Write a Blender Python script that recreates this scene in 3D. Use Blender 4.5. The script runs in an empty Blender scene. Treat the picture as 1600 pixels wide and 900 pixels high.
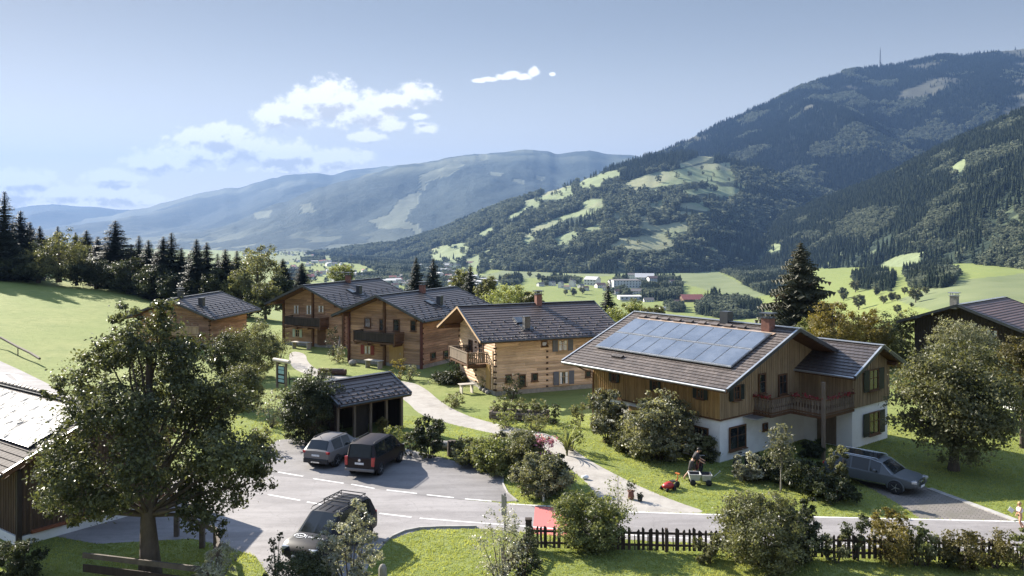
import bpy, bmesh, math, random
import numpy as np
from mathutils import Vector, Matrix
from mathutils.geometry import tessellate_polygon
R = math.radians
sc = bpy.context.scene
C = sc.collection

# ---------------------------------------------------------------- camera, sky, sun, exposure
FPX, HOR, EYE = 1376.0, 349.0, 14.0          # focal length and horizon row of the 1600 px photograph, drone height
cam_d = bpy.data.cameras.new('camera'); cam = bpy.data.objects.new('camera', cam_d); C.objects.link(cam)
cam.location = (0, 0, EYE); cam.rotation_euler = (R(90), 0, 0)
cam_d.sensor_width = 36; cam_d.lens = 36 * FPX / 1600
cam_d.shift_y = -(450 - HOR) / 1600
cam_d.clip_start = 0.5; cam_d.clip_end = 60000
sc.camera = cam

SUN_AZ, SUN_EL = -48.0, 29.5                  # degrees left of the view axis, degrees up
SKY_STRENGTH, SUN_STRENGTH, EXPOSURE = 0.048, 5.0, 1.74
HAZE_DENSITY = 5.8e-5
HAZE_COLOR = (0.16, 0.275, 0.51)

sd = bpy.data.lights.new('sun', 'SUN'); sun = bpy.data.objects.new('sun', sd); C.objects.link(sun)
sd.energy = SUN_STRENGTH; sd.angle = R(0.5); sd.color = (1.0, 0.93, 0.82)
_s = Vector((math.sin(R(SUN_AZ)) * math.cos(R(SUN_EL)), math.cos(R(SUN_AZ)) * math.cos(R(SUN_EL)), math.sin(R(SUN_EL))))
sun.rotation_euler = _s.to_track_quat('Z', 'Y').to_euler()
sun.location = (-60, 50, 60)

vs = sc.view_settings
vs.view_transform = 'Standard'; vs.look = 'None'; vs.exposure = EXPOSURE; vs.gamma = 1.0; vs.use_curve_mapping = False
sc.cycles.use_denoising = True
sc.cycles.max_bounces = 5; sc.cycles.diffuse_bounces = 3; sc.cycles.glossy_bounces = 2
sc.cycles.transmission_bounces = 2; sc.cycles.volume_bounces = 0; sc.cycles.transparent_max_bounces = 8
sc.cycles.sample_clamp_indirect = 6.0

def nd(nt, typ, ins=(), **kw):
    """a shader node; ins = {socket: value or output socket}"""
    n = nt.nodes.new(typ)
    for k, v in kw.items(): setattr(n, k, v)
    for k, v in dict(ins).items():
        s = n.inputs[k]
        if isinstance(v, bpy.types.NodeSocket): nt.links.new(v, s)
        else: s.default_value = v
    return n
def mth(nt, op, a, b=0.0, c=None, clamp=False):
    d = {0: a, 1: b}
    if c is not None: d[2] = c
    return nd(nt, 'ShaderNodeMath', d, operation=op, use_clamp=clamp).outputs[0]
def smooth(nt, x, lo, hi):
    n = nd(nt, 'ShaderNodeMapRange', {0: x, 1: lo, 2: hi, 3: 0.0, 4: 1.0}, interpolation_type='SMOOTHSTEP')
    return n.outputs[0]
def mixc(nt, f, a, b, mode='MIX'):
    n = nd(nt, 'ShaderNodeMix', {}, data_type='RGBA', blend_type=mode)
    for i, v in ((0, f), (6, a), (7, b)):
        if isinstance(v, bpy.types.NodeSocket): nt.links.new(v, n.inputs[i])
        else: n.inputs[i].default_value = (v if i == 0 else tuple(v) + ((1,) if len(v) == 3 else ()))
    return n.outputs[2]

# the sky: clear air with a bank of fair-weather cumulus towards the valley mouth (by direction, so it holds from anywhere)
CLOUDS = [(505,160,66,30),(560,172,60,26),(455,178,46,24),(612,160,40,14),(652,147,32,16),(425,185,30,16),
  (255,252,66,20),(340,216,64,22),(385,232,80,24),(440,240,66,20),(520,246,72,16),(300,240,60,18),(215,250,30,10),(470,262,90,10),
  (575,214,30,9),(610,195,22,10),(655,182,18,5),(665,200,22,9),(748,126,10,3),(768,124,15,4),(787,121,13,5),(803,116,13,6),(818,120,12,5),(834,113,9,7),(863,116,5,3),
  (30,282,80,18),(90,300,70,16),(175,275,48,11),(172,302,56,14),(10,300,80,18),(220,312,50,10),(70,318,140,14)]
def cloud_group():
    g = bpy.data.node_groups.new('cloud_density', 'ShaderNodeTree')
    g.interface.new_socket('P', in_out='INPUT', socket_type='NodeSocketVector')
    g.interface.new_socket('D', in_out='OUTPUT', socket_type='NodeSocketFloat')
    gi = g.nodes.new('NodeGroupInput'); go = g.nodes.new('NodeGroupOutput')
    p = gi.outputs[0]; m = None
    for (u, v, a, b) in CLOUDS:
        s = nd(g, 'ShaderNodeVectorMath', {0: p, 1: (u, v, 0)}, operation='SUBTRACT').outputs[0]
        s = nd(g, 'ShaderNodeVectorMath', {0: s, 1: (1/(a*1.22), 1/(b*1.22), 0)}, operation='MULTIPLY').outputs[0]
        d = nd(g, 'ShaderNodeVectorMath', {0: s}, operation='LENGTH').outputs['Value']
        d = mth(g, 'SUBTRACT', 1.0, d)
        m = d if m is None else mth(g, 'SMOOTH_MAX', m, d, 0.25)
    q = nd(g, 'ShaderNodeVectorMath', {0: p, 1: (1/62, 1/38, 0)}, operation='MULTIPLY').outputs[0]
    n1 = nd(g, 'ShaderNodeTexNoise', {'Vector': q, 'Scale': 1.0, 'Detail': 9.0, 'Roughness': 0.54, 'Distortion': 0.25}).outputs[0]
    q2 = nd(g, 'ShaderNodeVectorMath', {0: p, 1: (1/26, 1/20, 0)}, operation='MULTIPLY').outputs[0]
    wp = nd(g, 'ShaderNodeTexNoise', {'Vector': q2, 'Scale': 1.3, 'Detail': 5.0, 'Roughness': 0.65}).outputs['Color']
    q2 = nd(g, 'ShaderNodeVectorMath', {0: q2, 1: nd(g, 'ShaderNodeVectorMath', {0: wp, 1: (.9, .9, .9)}, operation='MULTIPLY').outputs[0]}, operation='ADD').outputs[0]
    v1 = nd(g, 'ShaderNodeTexVoronoi', {'Vector': q2, 'Scale': 1.2, 'Detail': 3.0, 'Roughness': 0.55}, feature='F1').outputs[0]
    n = mth(g, 'MULTIPLY_ADD', n1, 1.7, -0.85)
    n = mth(g, 'SUBTRACT', n, mth(g, 'MULTIPLY_ADD', v1, 0.60, -0.22))
    g.links.new(mth(g, 'ADD', mth(g, 'MULTIPLY', mth(g, 'MAXIMUM', m, -1.2), 1.25), n), go.inputs[0])
    return g
W = bpy.data.worlds.new('World'); sc.world = W; W.use_nodes = True
nt = W.node_tree; nt.nodes.clear()
sky = nd(nt, 'ShaderNodeTexSky', sky_type='NISHITA', sun_disc=False)
sky.sun_elevation = R(SUN_EL); sky.sun_rotation = R(SUN_AZ); sky.altitude = 900; sky.air_density = 1.0; sky.dust_density = 1.1; sky.ozone_density = 1.5
tc = nd(nt, 'ShaderNodeTexCoord').outputs['Generated']
sx = nd(nt, 'ShaderNodeSeparateXYZ', {0: tc})
yy = mth(nt, 'MAXIMUM', sx.outputs[1], 0.05)
pu = mth(nt, 'MULTIPLY_ADD', mth(nt, 'DIVIDE', sx.outputs[0], yy), FPX, 800.0)
pv = mth(nt, 'MULTIPLY_ADD', mth(nt, 'DIVIDE', sx.outputs[2], yy), -FPX, HOR)
P = nd(nt, 'ShaderNodeCombineXYZ', {0: pu, 1: pv}).outputs[0]
cg = cloud_group()
def cd(off):
    q = nd(nt, 'ShaderNodeVectorMath', {0: P, 1: off}, operation='ADD').outputs[0]
    n = nt.nodes.new('ShaderNodeGroup'); n.node_tree = cg; nt.links.new(q, n.inputs[0]); return n.outputs[0]
d0 = cd((0, 0, 0)); d1 = cd((-7, -14, 0))
alpha = mth(nt, 'MULTIPLY', smooth(nt, d0, -0.42, 0.14), smooth(nt, sx.outputs[1], 0.1, 0.3))
shade = smooth(nt, mth(nt, 'ADD', mth(nt, 'MULTIPLY', d1, 0.75), mth(nt, 'MULTIPLY', mth(nt, 'SUBTRACT', d1, d0), 0.55)), 0.02, 0.75)
ccol = mixc(nt, shade, (9.2, 9.1, 8.9), (5.3, 5.2, 5.05))
lum = nd(nt, 'ShaderNodeRGBToBW', {0: sky.outputs[0]}).outputs[0]
soft = mth(nt, 'DIVIDE', 2.65, mth(nt, 'MULTIPLY_ADD', lum, 0.42, 1.0))
skyc = mixc(nt, 1.0, sky.outputs[0], nd(nt, 'ShaderNodeCombineColor', {0: soft, 1: soft, 2: soft}).outputs[0], 'MULTIPLY')
sz = nd(nt, 'ShaderNodeSeparateXYZ', {0: nd(nt, 'ShaderNodeTexCoord').outputs['Generated']}).outputs[2]
low = smooth(nt, sz, 0.26, 0.0)                      # dusty air whitens and brightens the sky towards the horizon
high = smooth(nt, sz, 0.30, 0.60)  # upper sky, out of view, brightened to fill the shade
skyc = mixc(nt, mth(nt, 'SUBTRACT', mth(nt, 'MULTIPLY_ADD', low, 0.44, 0.52), mth(nt, 'MULTIPLY', high, 0.30)), skyc, nd(nt, 'ShaderNodeRGBToBW', {0: skyc}).outputs[0])
kb = mth(nt, 'ADD', mth(nt, 'MULTIPLY_ADD', low, 0.90, 0.70), mth(nt, 'MULTIPLY', high, 1.45))
skyc = mixc(nt, 1.0, skyc, nd(nt, 'ShaderNodeCombineColor', {0: kb, 1: kb, 2: kb}).outputs[0], 'MULTIPLY')
skyc = mixc(nt, 1.0, skyc, (0.985, 0.965, 0.935), 'MULTIPLY')
cc = mixc(nt, alpha, skyc, ccol)
# the costly cloud branch is only evaluated in the part of the sky that holds the clouds
inside = mth(nt, 'MULTIPLY', mth(nt, 'GREATER_THAN', sx.outputs[1], 0.3), mth(nt, 'MULTIPLY', mth(nt, 'MULTIPLY', mth(nt, 'GREATER_THAN', pu, -300.0), mth(nt, 'LESS_THAN', pu, 920.0)), mth(nt, 'MULTIPLY', mth(nt, 'GREATER_THAN', pv, 85.0), mth(nt, 'LESS_THAN', pv, 352.0))))
bg0 = nd(nt, 'ShaderNodeBackground', {0: skyc, 1: SKY_STRENGTH}).outputs[0]
bg1 = nd(nt, 'ShaderNodeBackground', {0: cc, 1: SKY_STRENGTH}).outputs[0]
bg = nd(nt, 'ShaderNodeMixShader', {0: inside, 1: bg0, 2: bg1})
nt.links.new(bg.outputs[0], nd(nt, 'ShaderNodeOutputWorld').inputs[0])

# ---------------------------------------------------------------- helpers
def G(u, v, z=0.0):
    """the point at height z that the photograph shows at pixel (u, v)"""
    Y = FPX * (EYE - z) / (v - HOR)
    return ((u - 800) / FPX * Y, Y)
def Zat(v, Y): return EYE - (v - HOR) / FPX * Y
def Xat(u, Y): return (u - 800) / FPX * Y
def tag(o, label=None, cat=None, group=None, kind=None):
    for k, v in (('label', label), ('category', cat), ('group', group), ('kind', kind)):
        if v: o[k] = v
    return o
def thing(name, label, cat, loc=(0, 0, 0), rz=0.0, group=None):
    o = bpy.data.objects.new(name, None); C.objects.link(o); o.empty_display_size = 0.3
    o.location = loc; o.rotation_euler = (0, 0, rz)
    return tag(o, label, cat, group)
def copy_tree(o, parent=None):
    c = o.copy(); C.objects.link(c)
    if parent: c.parent = parent
    for ch in o.children: copy_tree(ch, c)
    return c

class MB:
    """collects faces (with a per-face tint 0..1) and links them as one mesh object"""
    def __init__(s): s.v = []; s.f = []; s.t = []; s.m = []; s.sm = []
    def face(s, pts, tint=0.5, mi=0, smooth=False):
        n = len(s.v); s.v += [tuple(p) for p in pts]; s.f.append(tuple(range(n, n + len(pts)))); s.t.append(tint); s.m.append(mi); s.sm.append(smooth)
    def grid(s, rows, tint=0.5, mi=0, smooth=True, closed=False):
        n = len(s.v); w = len(rows[0])
        for r in rows: s.v += [tuple(p) for p in r]
        for i in range(len(rows) - 1):
            for j in range(w if closed else w - 1):
                k = (j + 1) % w
                s.f.append((n + i*w + j, n + i*w + k, n + (i+1)*w + k, n + (i+1)*w + j)); s.t.append(tint); s.m.append(mi); s.sm.append(smooth)
    def box(s, c, size, rot=None, tint=0.5, mi=0, bev=0.0):
        hx, hy, hz = size[0]/2, size[1]/2, size[2]/2
        M = rot if rot is not None else Matrix.Identity(3)
        c = Vector(c); P = [c + M @ Vector((x*hx, y*hy, z*hz)) for z in (-1, 1) for y in (-1, 1) for x in (-1, 1)]
        n = len(s.v); s.v += [tuple(p) for p in P]
        for f in ((0,2,3,1),(4,5,7,6),(0,1,5,4),(2,6,7,3),(0,4,6,2),(1,3,7,5)):
            s.f.append(tuple(n + i for i in f)); s.t.append(tint); s.m.append(mi); s.sm.append(False)
    def bar(s, a, b, w, h, tint=0.5, mi=0, up=(0, 0, 1)):
        """a squared bar from a to b, w wide and h high"""
        a, b = Vector(a), Vector(b); d = b - a; L = d.length
        if L < 1e-6: return
        x = d / L; u = Vector(up)
        if abs(x.dot(u)) > .98: u = Vector((0, 1, 0))
        y = u.cross(x).normalized(); z = x.cross(y)
        s.box((a + b) / 2, (L, w, h), Matrix((x, y, z)).transposed(), tint, mi)
    def tube(s, pts, rad, n=8, tint=0.5, mi=0, cap=True):
        pts = [Vector(p) for p in pts]
        if not hasattr(rad, '__len__'): rad = [rad] * len(pts)
        rows = []
        for i, p in enumerate(pts):
            d = (pts[min(i+1, len(pts)-1)] - pts[max(i-1, 0)]).normalized()
            u = Vector((0, 0, 1)) if abs(d.z) < .9 else Vector((1, 0, 0))
            a = d.cross(u).normalized(); b = d.cross(a)
            rows.append([p + (a * math.cos(2*math.pi*k/n) + b * math.sin(2*math.pi*k/n)) * rad[i] for k in range(n)])
        s.grid(rows, tint, mi, True, True)
        if cap: s.face(rows[0], tint, mi); s.face(rows[-1][::-1], tint, mi)
    def lathe(s, prof, c=(0, 0, 0), n=14, tint=0.5, mi=0, axis=None):
        M = axis if axis is not None else Matrix.Identity(3); c = Vector(c)
        rows = [[c + M @ Vector((r*math.cos(2*math.pi*k/n), r*math.sin(2*math.pi*k/n), z)) for k in range(n)] for r, z in prof]
        s.grid(rows, tint, mi, True, True)
        if prof[0][0] > 1e-4: s.face(rows[0][::-1], tint, mi)
        if prof[-1][0] > 1e-4: s.face(rows[-1], tint, mi)
    def prism(s, poly, z0, z1, tint=0.5, mi=0):
        """an upright prism over a counter-clockwise outline"""
        n = len(poly)
        for i in range(n):
            a, b = poly[i], poly[(i+1) % n]
            s.face([(a[0],a[1],z0),(b[0],b[1],z0),(b[0],b[1],z1),(a[0],a[1],z1)], tint, mi)
        for z, fl in ((z0, True), (z1, False)):
            for t in tessellate_polygon([[Vector((p[0], p[1], 0)) for p in poly]]):
                s.face([(poly[i][0], poly[i][1], z) for i in t], tint, mi)
    def blob(s, c, r, n=8, m=6, seed=0, rough=0.0, tint=0.5, mi=0, flat=1.0):
        rd = random.Random(seed); c = Vector(c); rows = []
        rx, ry, rz = (r, r, r*flat) if not hasattr(r, '__len__') else r
        for i in range(m + 1):
            ph = math.pi * i / m; rows.append([])
            for k in range(n):
                th = 2*math.pi*k/n; q = 1 + rd.uniform(-rough, rough)
                rows[-1].append(c + Vector((rx*q*math.sin(ph)*math.cos(th), ry*q*math.sin(ph)*math.sin(th), -rz*q*math.cos(ph))))
        s.grid(rows, tint, mi, True, True)
    def build(s, name, mats, parent=None, bevel=0.0, smooth_angle=None, loc=None):
        me = bpy.data.meshes.new(name); me.from_pydata(s.v, [], s.f)
        at = me.attributes.new('tint', 'FLOAT', 'FACE'); at.data.foreach_set('value', s.t)
        for m in (mats if isinstance(mats, (list, tuple)) else [mats]): me.materials.append(m)
        me.polygons.foreach_set('material_index', s.m); me.polygons.foreach_set('use_smooth', s.sm)
        bm = bmesh.new(); bm.from_mesh(me)
        if s.weld: bmesh.ops.remove_doubles(bm, verts=bm.verts, dist=1e-4)
        bmesh.ops.recalc_face_normals(bm, faces=bm.faces); bm.to_mesh(me); bm.free()
        o = bpy.data.objects.new(name, me); C.objects.link(o)
        if parent is not None: o.parent = parent
        if loc: o.location = loc
        if bevel:
            b = o.modifiers.new('bevel', 'BEVEL'); b.width = bevel; b.segments = 2; b.limit_method = 'ANGLE'; b.angle_limit = R(40)
        return o
    weld = False
def np_mesh(name, V, F, mats, tint=None, attrs=None, parent=None, smooth=False):
    """one mesh object from numpy arrays; F is (n,4) or (n,3)"""
    V = np.ascontiguousarray(V, np.float32); F = np.ascontiguousarray(F, np.int32); k = F.shape[1]
    me = bpy.data.meshes.new(name); me.vertices.add(len(V)); me.vertices.foreach_set('co', V.ravel())
    me.loops.add(F.size); me.loops.foreach_set('vertex_index', F.ravel())
    me.polygons.add(len(F)); me.polygons.foreach_set('loop_start', np.arange(0, F.size, k, dtype=np.int32))
    me.polygons.foreach_set('use_smooth', np.full(len(F), smooth, bool))
    if tint is not None: me.attributes.new('tint', 'FLOAT', 'FACE').data.foreach_set('value', np.ascontiguousarray(tint, np.float32))
    for nm, arr in (attrs or {}).items(): me.attributes.new(nm, 'FLOAT', 'POINT').data.foreach_set('value', np.ascontiguousarray(arr, np.float32))
    for m in (mats if isinstance(mats, (list, tuple)) else [mats]): me.materials.append(m)
    me.update(calc_edges=True)
    o = bpy.data.objects.new(name, me); C.objects.link(o)
    if parent is not None: o.parent = parent
    return o

# ---------------------------------------------------------------- materials
def newmat(name):
    m = bpy.data.materials.new(name); m.use_nodes = True; m.node_tree.nodes.clear(); return m, m.node_tree
def out(nt, sh): nt.links.new(sh, nd(nt, 'ShaderNodeOutputMaterial').inputs[0])
def noise(nt, vec, scale, detail=4, rough=.6, dist=0.0):
    return nd(nt, 'ShaderNodeTexNoise', {'Vector': vec, 'Scale': scale, 'Detail': detail, 'Roughness': rough, 'Distortion': dist}).outputs[0]
def attr(nt, name): return nd(nt, 'ShaderNodeAttribute', attribute_name=name).outputs['Fac']
def stretch(nt, vec, s): return nd(nt, 'ShaderNodeVectorMath', {0: vec, 1: s}, operation='MULTIPLY').outputs[0]
def pm(name, c1, c2=None, scale=3.0, rough=.7, bump=0.0, bscale=None, st=(1, 1, 1), tint=0.5, spec=.4, metal=0.0, dirt=0.0, coat=0.0, trans=0.0):
    """weathered surface: two tones by noise, per-piece tint, dirt patches, bump"""
    m, t = newmat(name); c2 = c2 or tuple(x * .7 for x in c1)
    ob = nd(t, 'ShaderNodeTexCoord').outputs['Object']; v = stretch(t, ob, st)
    n = noise(t, v, scale, 6, .65)
    col = mixc(t, smooth(t, n, .3, .7), c1, c2)
    if tint:
        ti = mth(t, 'MULTIPLY_ADD', attr(t, 'tint'), 2*tint*.7, 1 - tint*.7)
        cm = nd(t, 'ShaderNodeCombineColor', {0: ti, 1: ti, 2: ti}).outputs[0]
        col = mixc(t, 1.0, col, cm, 'MULTIPLY')
    if dirt:
        dn = noise(t, ob, scale * .23 + .15, 5, .7)
        col = mixc(t, mth(t, 'MULTIPLY', smooth(t, dn, .45, .75), dirt), col, tuple(x * .35 for x in c1))
    b = nd(t, 'ShaderNodeBsdfPrincipled', {'Base Color': col, 'Roughness': rough, 'Metallic': metal, 'Specular IOR Level': spec, 'Coat Weight': coat})
    if bump:
        bn = noise(t, v, bscale or scale * 4, 5, .7)
        t.links.new(nd(t, 'ShaderNodeBump', {'Strength': bump, 'Height': bn, 'Distance': .03}).outputs[0], b.inputs['Normal'])
    sh = b.outputs[0]
    if trans:
        tr = nd(t, 'ShaderNodeBsdfTranslucent', {0: col}).outputs[0]
        sh = nd(t, 'ShaderNodeMixShader', {0: trans, 1: sh, 2: tr}).outputs[0]
    out(t, sh); return m
def leafmat(name, dark, light, rough=.5, trans=.32, autumn=None, spec=.28):
    m, t = newmat(name)
    ti = attr(t, 'tint'); ob = nd(t, 'ShaderNodeTexCoord').outputs['Object']
    n = noise(t, ob, .55, 3)
    col = mixc(t, smooth(t, mth(t, 'ADD', mth(t, 'MULTIPLY', ti, .75), mth(t, 'MULTIPLY', n, .5)), .15, 1.0), dark, light)
    if autumn: col = mixc(t, smooth(t, ti, .84, .95), col, autumn)
    oi = nd(t, 'ShaderNodeObjectInfo').outputs['Random']
    k = mth(t, 'MULTIPLY_ADD', oi, .35, .82)
    col = mixc(t, 1.0, col, nd(t, 'ShaderNodeCombineColor', {0: k, 1: k, 2: k}).outputs[0], 'MULTIPLY')
    b = nd(t, 'ShaderNodeBsdfPrincipled', {'Base Color': col, 'Roughness': rough, 'Specular IOR Level': spec}).outputs[0]
    tc_ = mixc(t, 1.0, col, (1.35, 1.35, .75), 'MULTIPLY')
    tr = nd(t, 'ShaderNodeBsdfTranslucent', {0: tc_}).outputs[0]
    out(t, nd(t, 'ShaderNodeMixShader', {0: trans, 1: b, 2: tr}).outputs[0]); return m
# ---------------------------------------------------------------- terrain
_rng = np.random.default_rng(11)
_lat = _rng.random((256, 256)).astype(np.float64)
def vnoise(x, y):
    xi = np.floor(x).astype(int); yi = np.floor(y).astype(int); fx = x - xi; fy = y - yi
    fx = fx*fx*(3-2*fx); fy = fy*fy*(3-2*fy)
    a = _lat[xi % 256, yi % 256]; b = _lat[(xi+1) % 256, yi % 256]; c = _lat[xi % 256, (yi+1) % 256]; d = _lat[(xi+1) % 256, (yi+1) % 256]
    return (a*(1-fx)+b*fx)*(1-fy) + (c*(1-fx)+d*fx)*fy
def fbm(x, y, oct=5, g=.5):
    s = 0; a = 1; t = 0
    for i in range(oct): s = s + a*vnoise(x*2**i + 17.3*i, y*2**i + 5.1*i); t += a; a *= g
    return s / t
def sstep(x, a, b):
    t = np.clip((x-a)/(b-a), 0, 1); return t*t*(3-2*t)
def softplus(x, k): return k*np.logaddexp(0, x/k)
def inpoly(u, v, poly):
    ins = np.zeros(np.shape(u), bool); n = len(poly)
    for i in range(n):
        x1, y1 = poly[i]; x2, y2 = poly[(i+1) % n]
        if y1 == y2: continue
        c = ((y1 > v) != (y2 > v)) & (u < (x2-x1)*(v-y1)/(y2-y1)+x1); ins ^= c
    return ins
def pix(x, y, z): return 800 + FPX*x/y, HOR + FPX*(EYE-z)/y

YS = 1.29
def ground_z(x, y):
    """plateau of the hamlet, meadow rising to the left, drop into the valley, valley floor with a bench on the right"""
    x = np.asarray(x, float); y = np.asarray(y, float)/YS
    rise = .105*softplus(-(x+44), 4) * sstep(y, 30, 60)
    edge = np.interp(x, [-400, -97, -70, -34, -18, 0, 30, 60, 120, 400], [260, 136, 122, 97, 101, 92, 84, 100, 130, 200])
    d = softplus(y - edge - 4, 5)
    z = rise*(1 - sstep(y - edge, 30, 200)) - .22*d
    u = 800 + FPX*x/np.maximum(y*YS, 1)
    floor = -112 - .02*np.maximum(y - 1500, 0) + 62*sstep(u, 1120, 1560)*sstep(y, 5000, 2500)
    floor = floor + (fbm(x/160, y/160, 3) - .5)*9*sstep(y, 300, 900)
    k = 14.0
    z2 = k*np.logaddexp(z/k, floor/k)
    return np.where(d < .5, z, z + (z2 - z)*sstep(d, 20, 90))
def polar(name, us, Ys, zf, mats, attrs=None):
    """a terrain sheet over rays us (as pixel columns) and distances Ys; zf(x, y, u) -> z"""
    U, Y = np.meshgrid(us, Ys); X = (U-800)/FPX*Y
    Z = zf(X, Y, U); n, m = U.shape
    V = np.stack([X, Y, Z], -1).reshape(-1, 3)
    i = np.arange(n*m).reshape(n, m)
    F = np.stack([i[:-1, :-1], i[:-1, 1:], i[1:, 1:], i[1:, :-1]], -1).reshape(-1, 4)
    at = {k: f(X, Y, Z).ravel() for k, f in (attrs or {}).items()}
    o = np_mesh(name, V, F, mats, attrs=at, smooth=True); o['kind'] = 'structure'
    return o, X, Y, Z

def meadow_mat(name, lawn=True):
    m, t = newmat(name)
    ob = nd(t, 'ShaderNodeTexCoord').outputs['Object']
    n1 = noise(t, ob, .09, 5, .6); n2 = noise(t, ob, .7, 6, .7); n3 = noise(t, stretch(t, ob, (1, 1, 1)), 7.0, 4, .75); n4 = noise(t, ob, .22, 5, .7)
    w = attr(t, 'wood'); fm = attr(t, 'field')
    col = mixc(t, smooth(t, n1, .3, .7), (.155, .195, .050), (.200, .222, .070))
    col = mixc(t, smooth(t, n2, .42, .72), col, (.130, .165, .040))
    col = mixc(t, mth(t, 'MULTIPLY', smooth(t, n3, .45, .8), .55), col, (.270, .255, .105))
    col = mixc(t, mth(t, 'MULTIPLY', smooth(t, n4, .5, .72), .55), col, (.115, .155, .040))
    col = mixc(t, fm, col, mixc(t, smooth(t, noise(t, ob, .012, 4), .3, .7), (.165, .185, .088), (.125, .150, .066)))
    col = mixc(t, w, col, (.030, .042, .022))
    b = nd(t, 'ShaderNodeBsdfPrincipled', {'Base Color': col, 'Roughness': .85, 'Specular IOR Level': .15})
    h = mth(t, 'ADD', mth(t, 'MULTIPLY', n2, 1.0), mth(t, 'MULTIPLY', noise(t, ob, 16, 4, .8), .35))
    t.links.new(nd(t, 'ShaderNodeBump', {'Strength': .75, 'Height': h, 'Distance': .16}).outputs[0], b.inputs['Normal'])
    out(t, b.outputs[0]); return m
def hill_mat(name, forest=(.022, .032, .020), meadow=(.205, .240, .125), scale=.02, bumpd=9.0):
    m, t = newmat(name)
    ob = nd(t, 'ShaderNodeTexCoord').outputs['Object']
    w = attr(t, 'wood'); tone = attr(t, 'tone')
    n1 = noise(t, ob, scale*.25, 5, .65); n2 = noise(t, ob, scale, 6, .8)
    me = mixc(t, smooth(t, n1, .3, .7), meadow, tuple(x*.78 for x in meadow))
    me = mixc(t, tone, me, (.255, .235, .15))
    me = mixc(t, smooth(t, noise(t, ob, scale*2.2, 5, .75), .45, .75), me, tuple(x*.62 for x in meadow))
    fo = mixc(t, smooth(t, n2, .3, .72), forest, tuple(x*1.6 for x in forest))
    col = mixc(t, w, me, fo)
    b = nd(t, 'ShaderNodeBsdfPrincipled', {'Base Color': col, 'Roughness': .9, 'Specular IOR Level': .1})
    hh = mth(t, 'MULTIPLY', n2, mth(t, 'ADD', w, .12))
    t.links.new(nd(t, 'ShaderNodeBump', {'Strength': 1.0, 'Height': hh, 'Distance': bumpd}).outputs[0], b.inputs['Normal'])
    out(t, b.outputs[0]); return m

def conv(pts, s, ox, oy): return [(ox + x/s, oy + y/s) for x, y in pts]
# --- clearings of the wooded hill across the valley, and groves of the valley floor
z3 = lambda p: conv(p, 2.6467, 440, 220); z4 = lambda p: conv(p, 2.58, 980, 60); z5 = lambda p: conv(p, 2.667, 640, 330)
k1 = lambda p: conv(p, 4.5, 640, 230); k2 = lambda p: conv(p, 4.5, 920, 230); k3 = lambda p: conv(p, 3.636, 1160, 330)
MEADOWS_HILL = [k1(p) for p in (
  [(895,352),(1000,298),(1150,265),(1155,332),(1060,368),(950,368)], [(1180,245),(1355,190),(1355,272),(1250,285),(1200,272)], [(785,388),(850,366),(935,352),(905,432),(860,415),(835,420)], [(670,500),(830,412),(810,452),(720,497)],
  [(478,612),(592,546),(585,592),(500,634)], [(775,662),(825,580),(960,522),(1120,466),(1250,436),(1265,472),(1120,500),(1000,555),(905,600),(882,644),(810,686)], [(1005,642),(1160,590),(1215,612),(1120,670),(1030,695)],
  [(110,732),(250,686),(425,670),(405,744),(345,806),(180,815)], [(385,802),(480,762),(505,790),(470,856),(405,856)], [(525,780),(592,765),(605,802),(560,815)], [(1195,402),(1260,366),(1355,360),(1355,424),(1230,428)], [(1195,582),(1355,536),(1355,574),(1240,594)], [(1045,747),(1135,720),(1125,750)])] + [k2(p) for p in (
  [(0,220),(130,172),(225,162),(222,204),(120,218),(90,254),(0,258)], [(200,268),(330,222),(450,180),(600,160),(800,120),(985,105),(1005,150),(1045,222),(1000,245),(800,230),(640,255),(520,276),(430,286),(330,280)], [(635,122),(820,46),(905,58),(800,104),(660,144)],
  [(645,300),(770,286),(880,292),(990,276),(1095,300),(970,356),(880,320),(740,334),(660,328)], [(405,392),(532,366),(532,424),(440,424)], [(635,390),(760,386),(885,442),(800,450),(650,424)],
  [(345,532),(358,488),(422,476),(434,540),(520,545),(600,526),(705,520),(695,584),(615,604),(606,684),(520,722),(420,712),(280,716),(140,694),(230,642),(370,626),(480,620),(530,590),(430,584),(366,572)], [(0,368),(112,368),(102,418),(40,444),(0,412)], [(160,460),(244,452),(232,504),(178,494)], [(0,572),(60,538),(112,543),(40,580)], [(195,790),(284,776),(274,824),(208,824)])]
PALE_RIDGE = [k3(p) for p in ([(520,95),(620,25),(720,-10),(890,-10),(860,60),(740,152),(560,172)], [(1190,335),(1350,275),(1620,255),(1620,395),(1400,360)], [(960,195),(1150,165),(1260,250),(1100,235)], [(60,180),(90,120),(130,150),(110,190)], [(330,130),(440,120),(460,160),(350,165)])] + [[(1470,262),(1500,245),(1545,235),(1590,222),(1600,236),(1540,256),(1490,280)], [(1535,345),(1600,320),(1600,400),(1550,400)]]
MEADOWS_RIDGE = [k2([(910,742),(1000,696),(1150,680),(1355,685),(1355,724),(1240,744),(1200,814),(1080,806),(980,776)]),
  k3([(745,335),(825,278),(960,236),(1090,230),(1010,262),(980,315),(900,336)]), [(1180,452),(1190,446),(1235,440),(1225,455)],
  [(1480,268),(1500,250),(1512,246),(1510,262),(1490,275)]]
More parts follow.
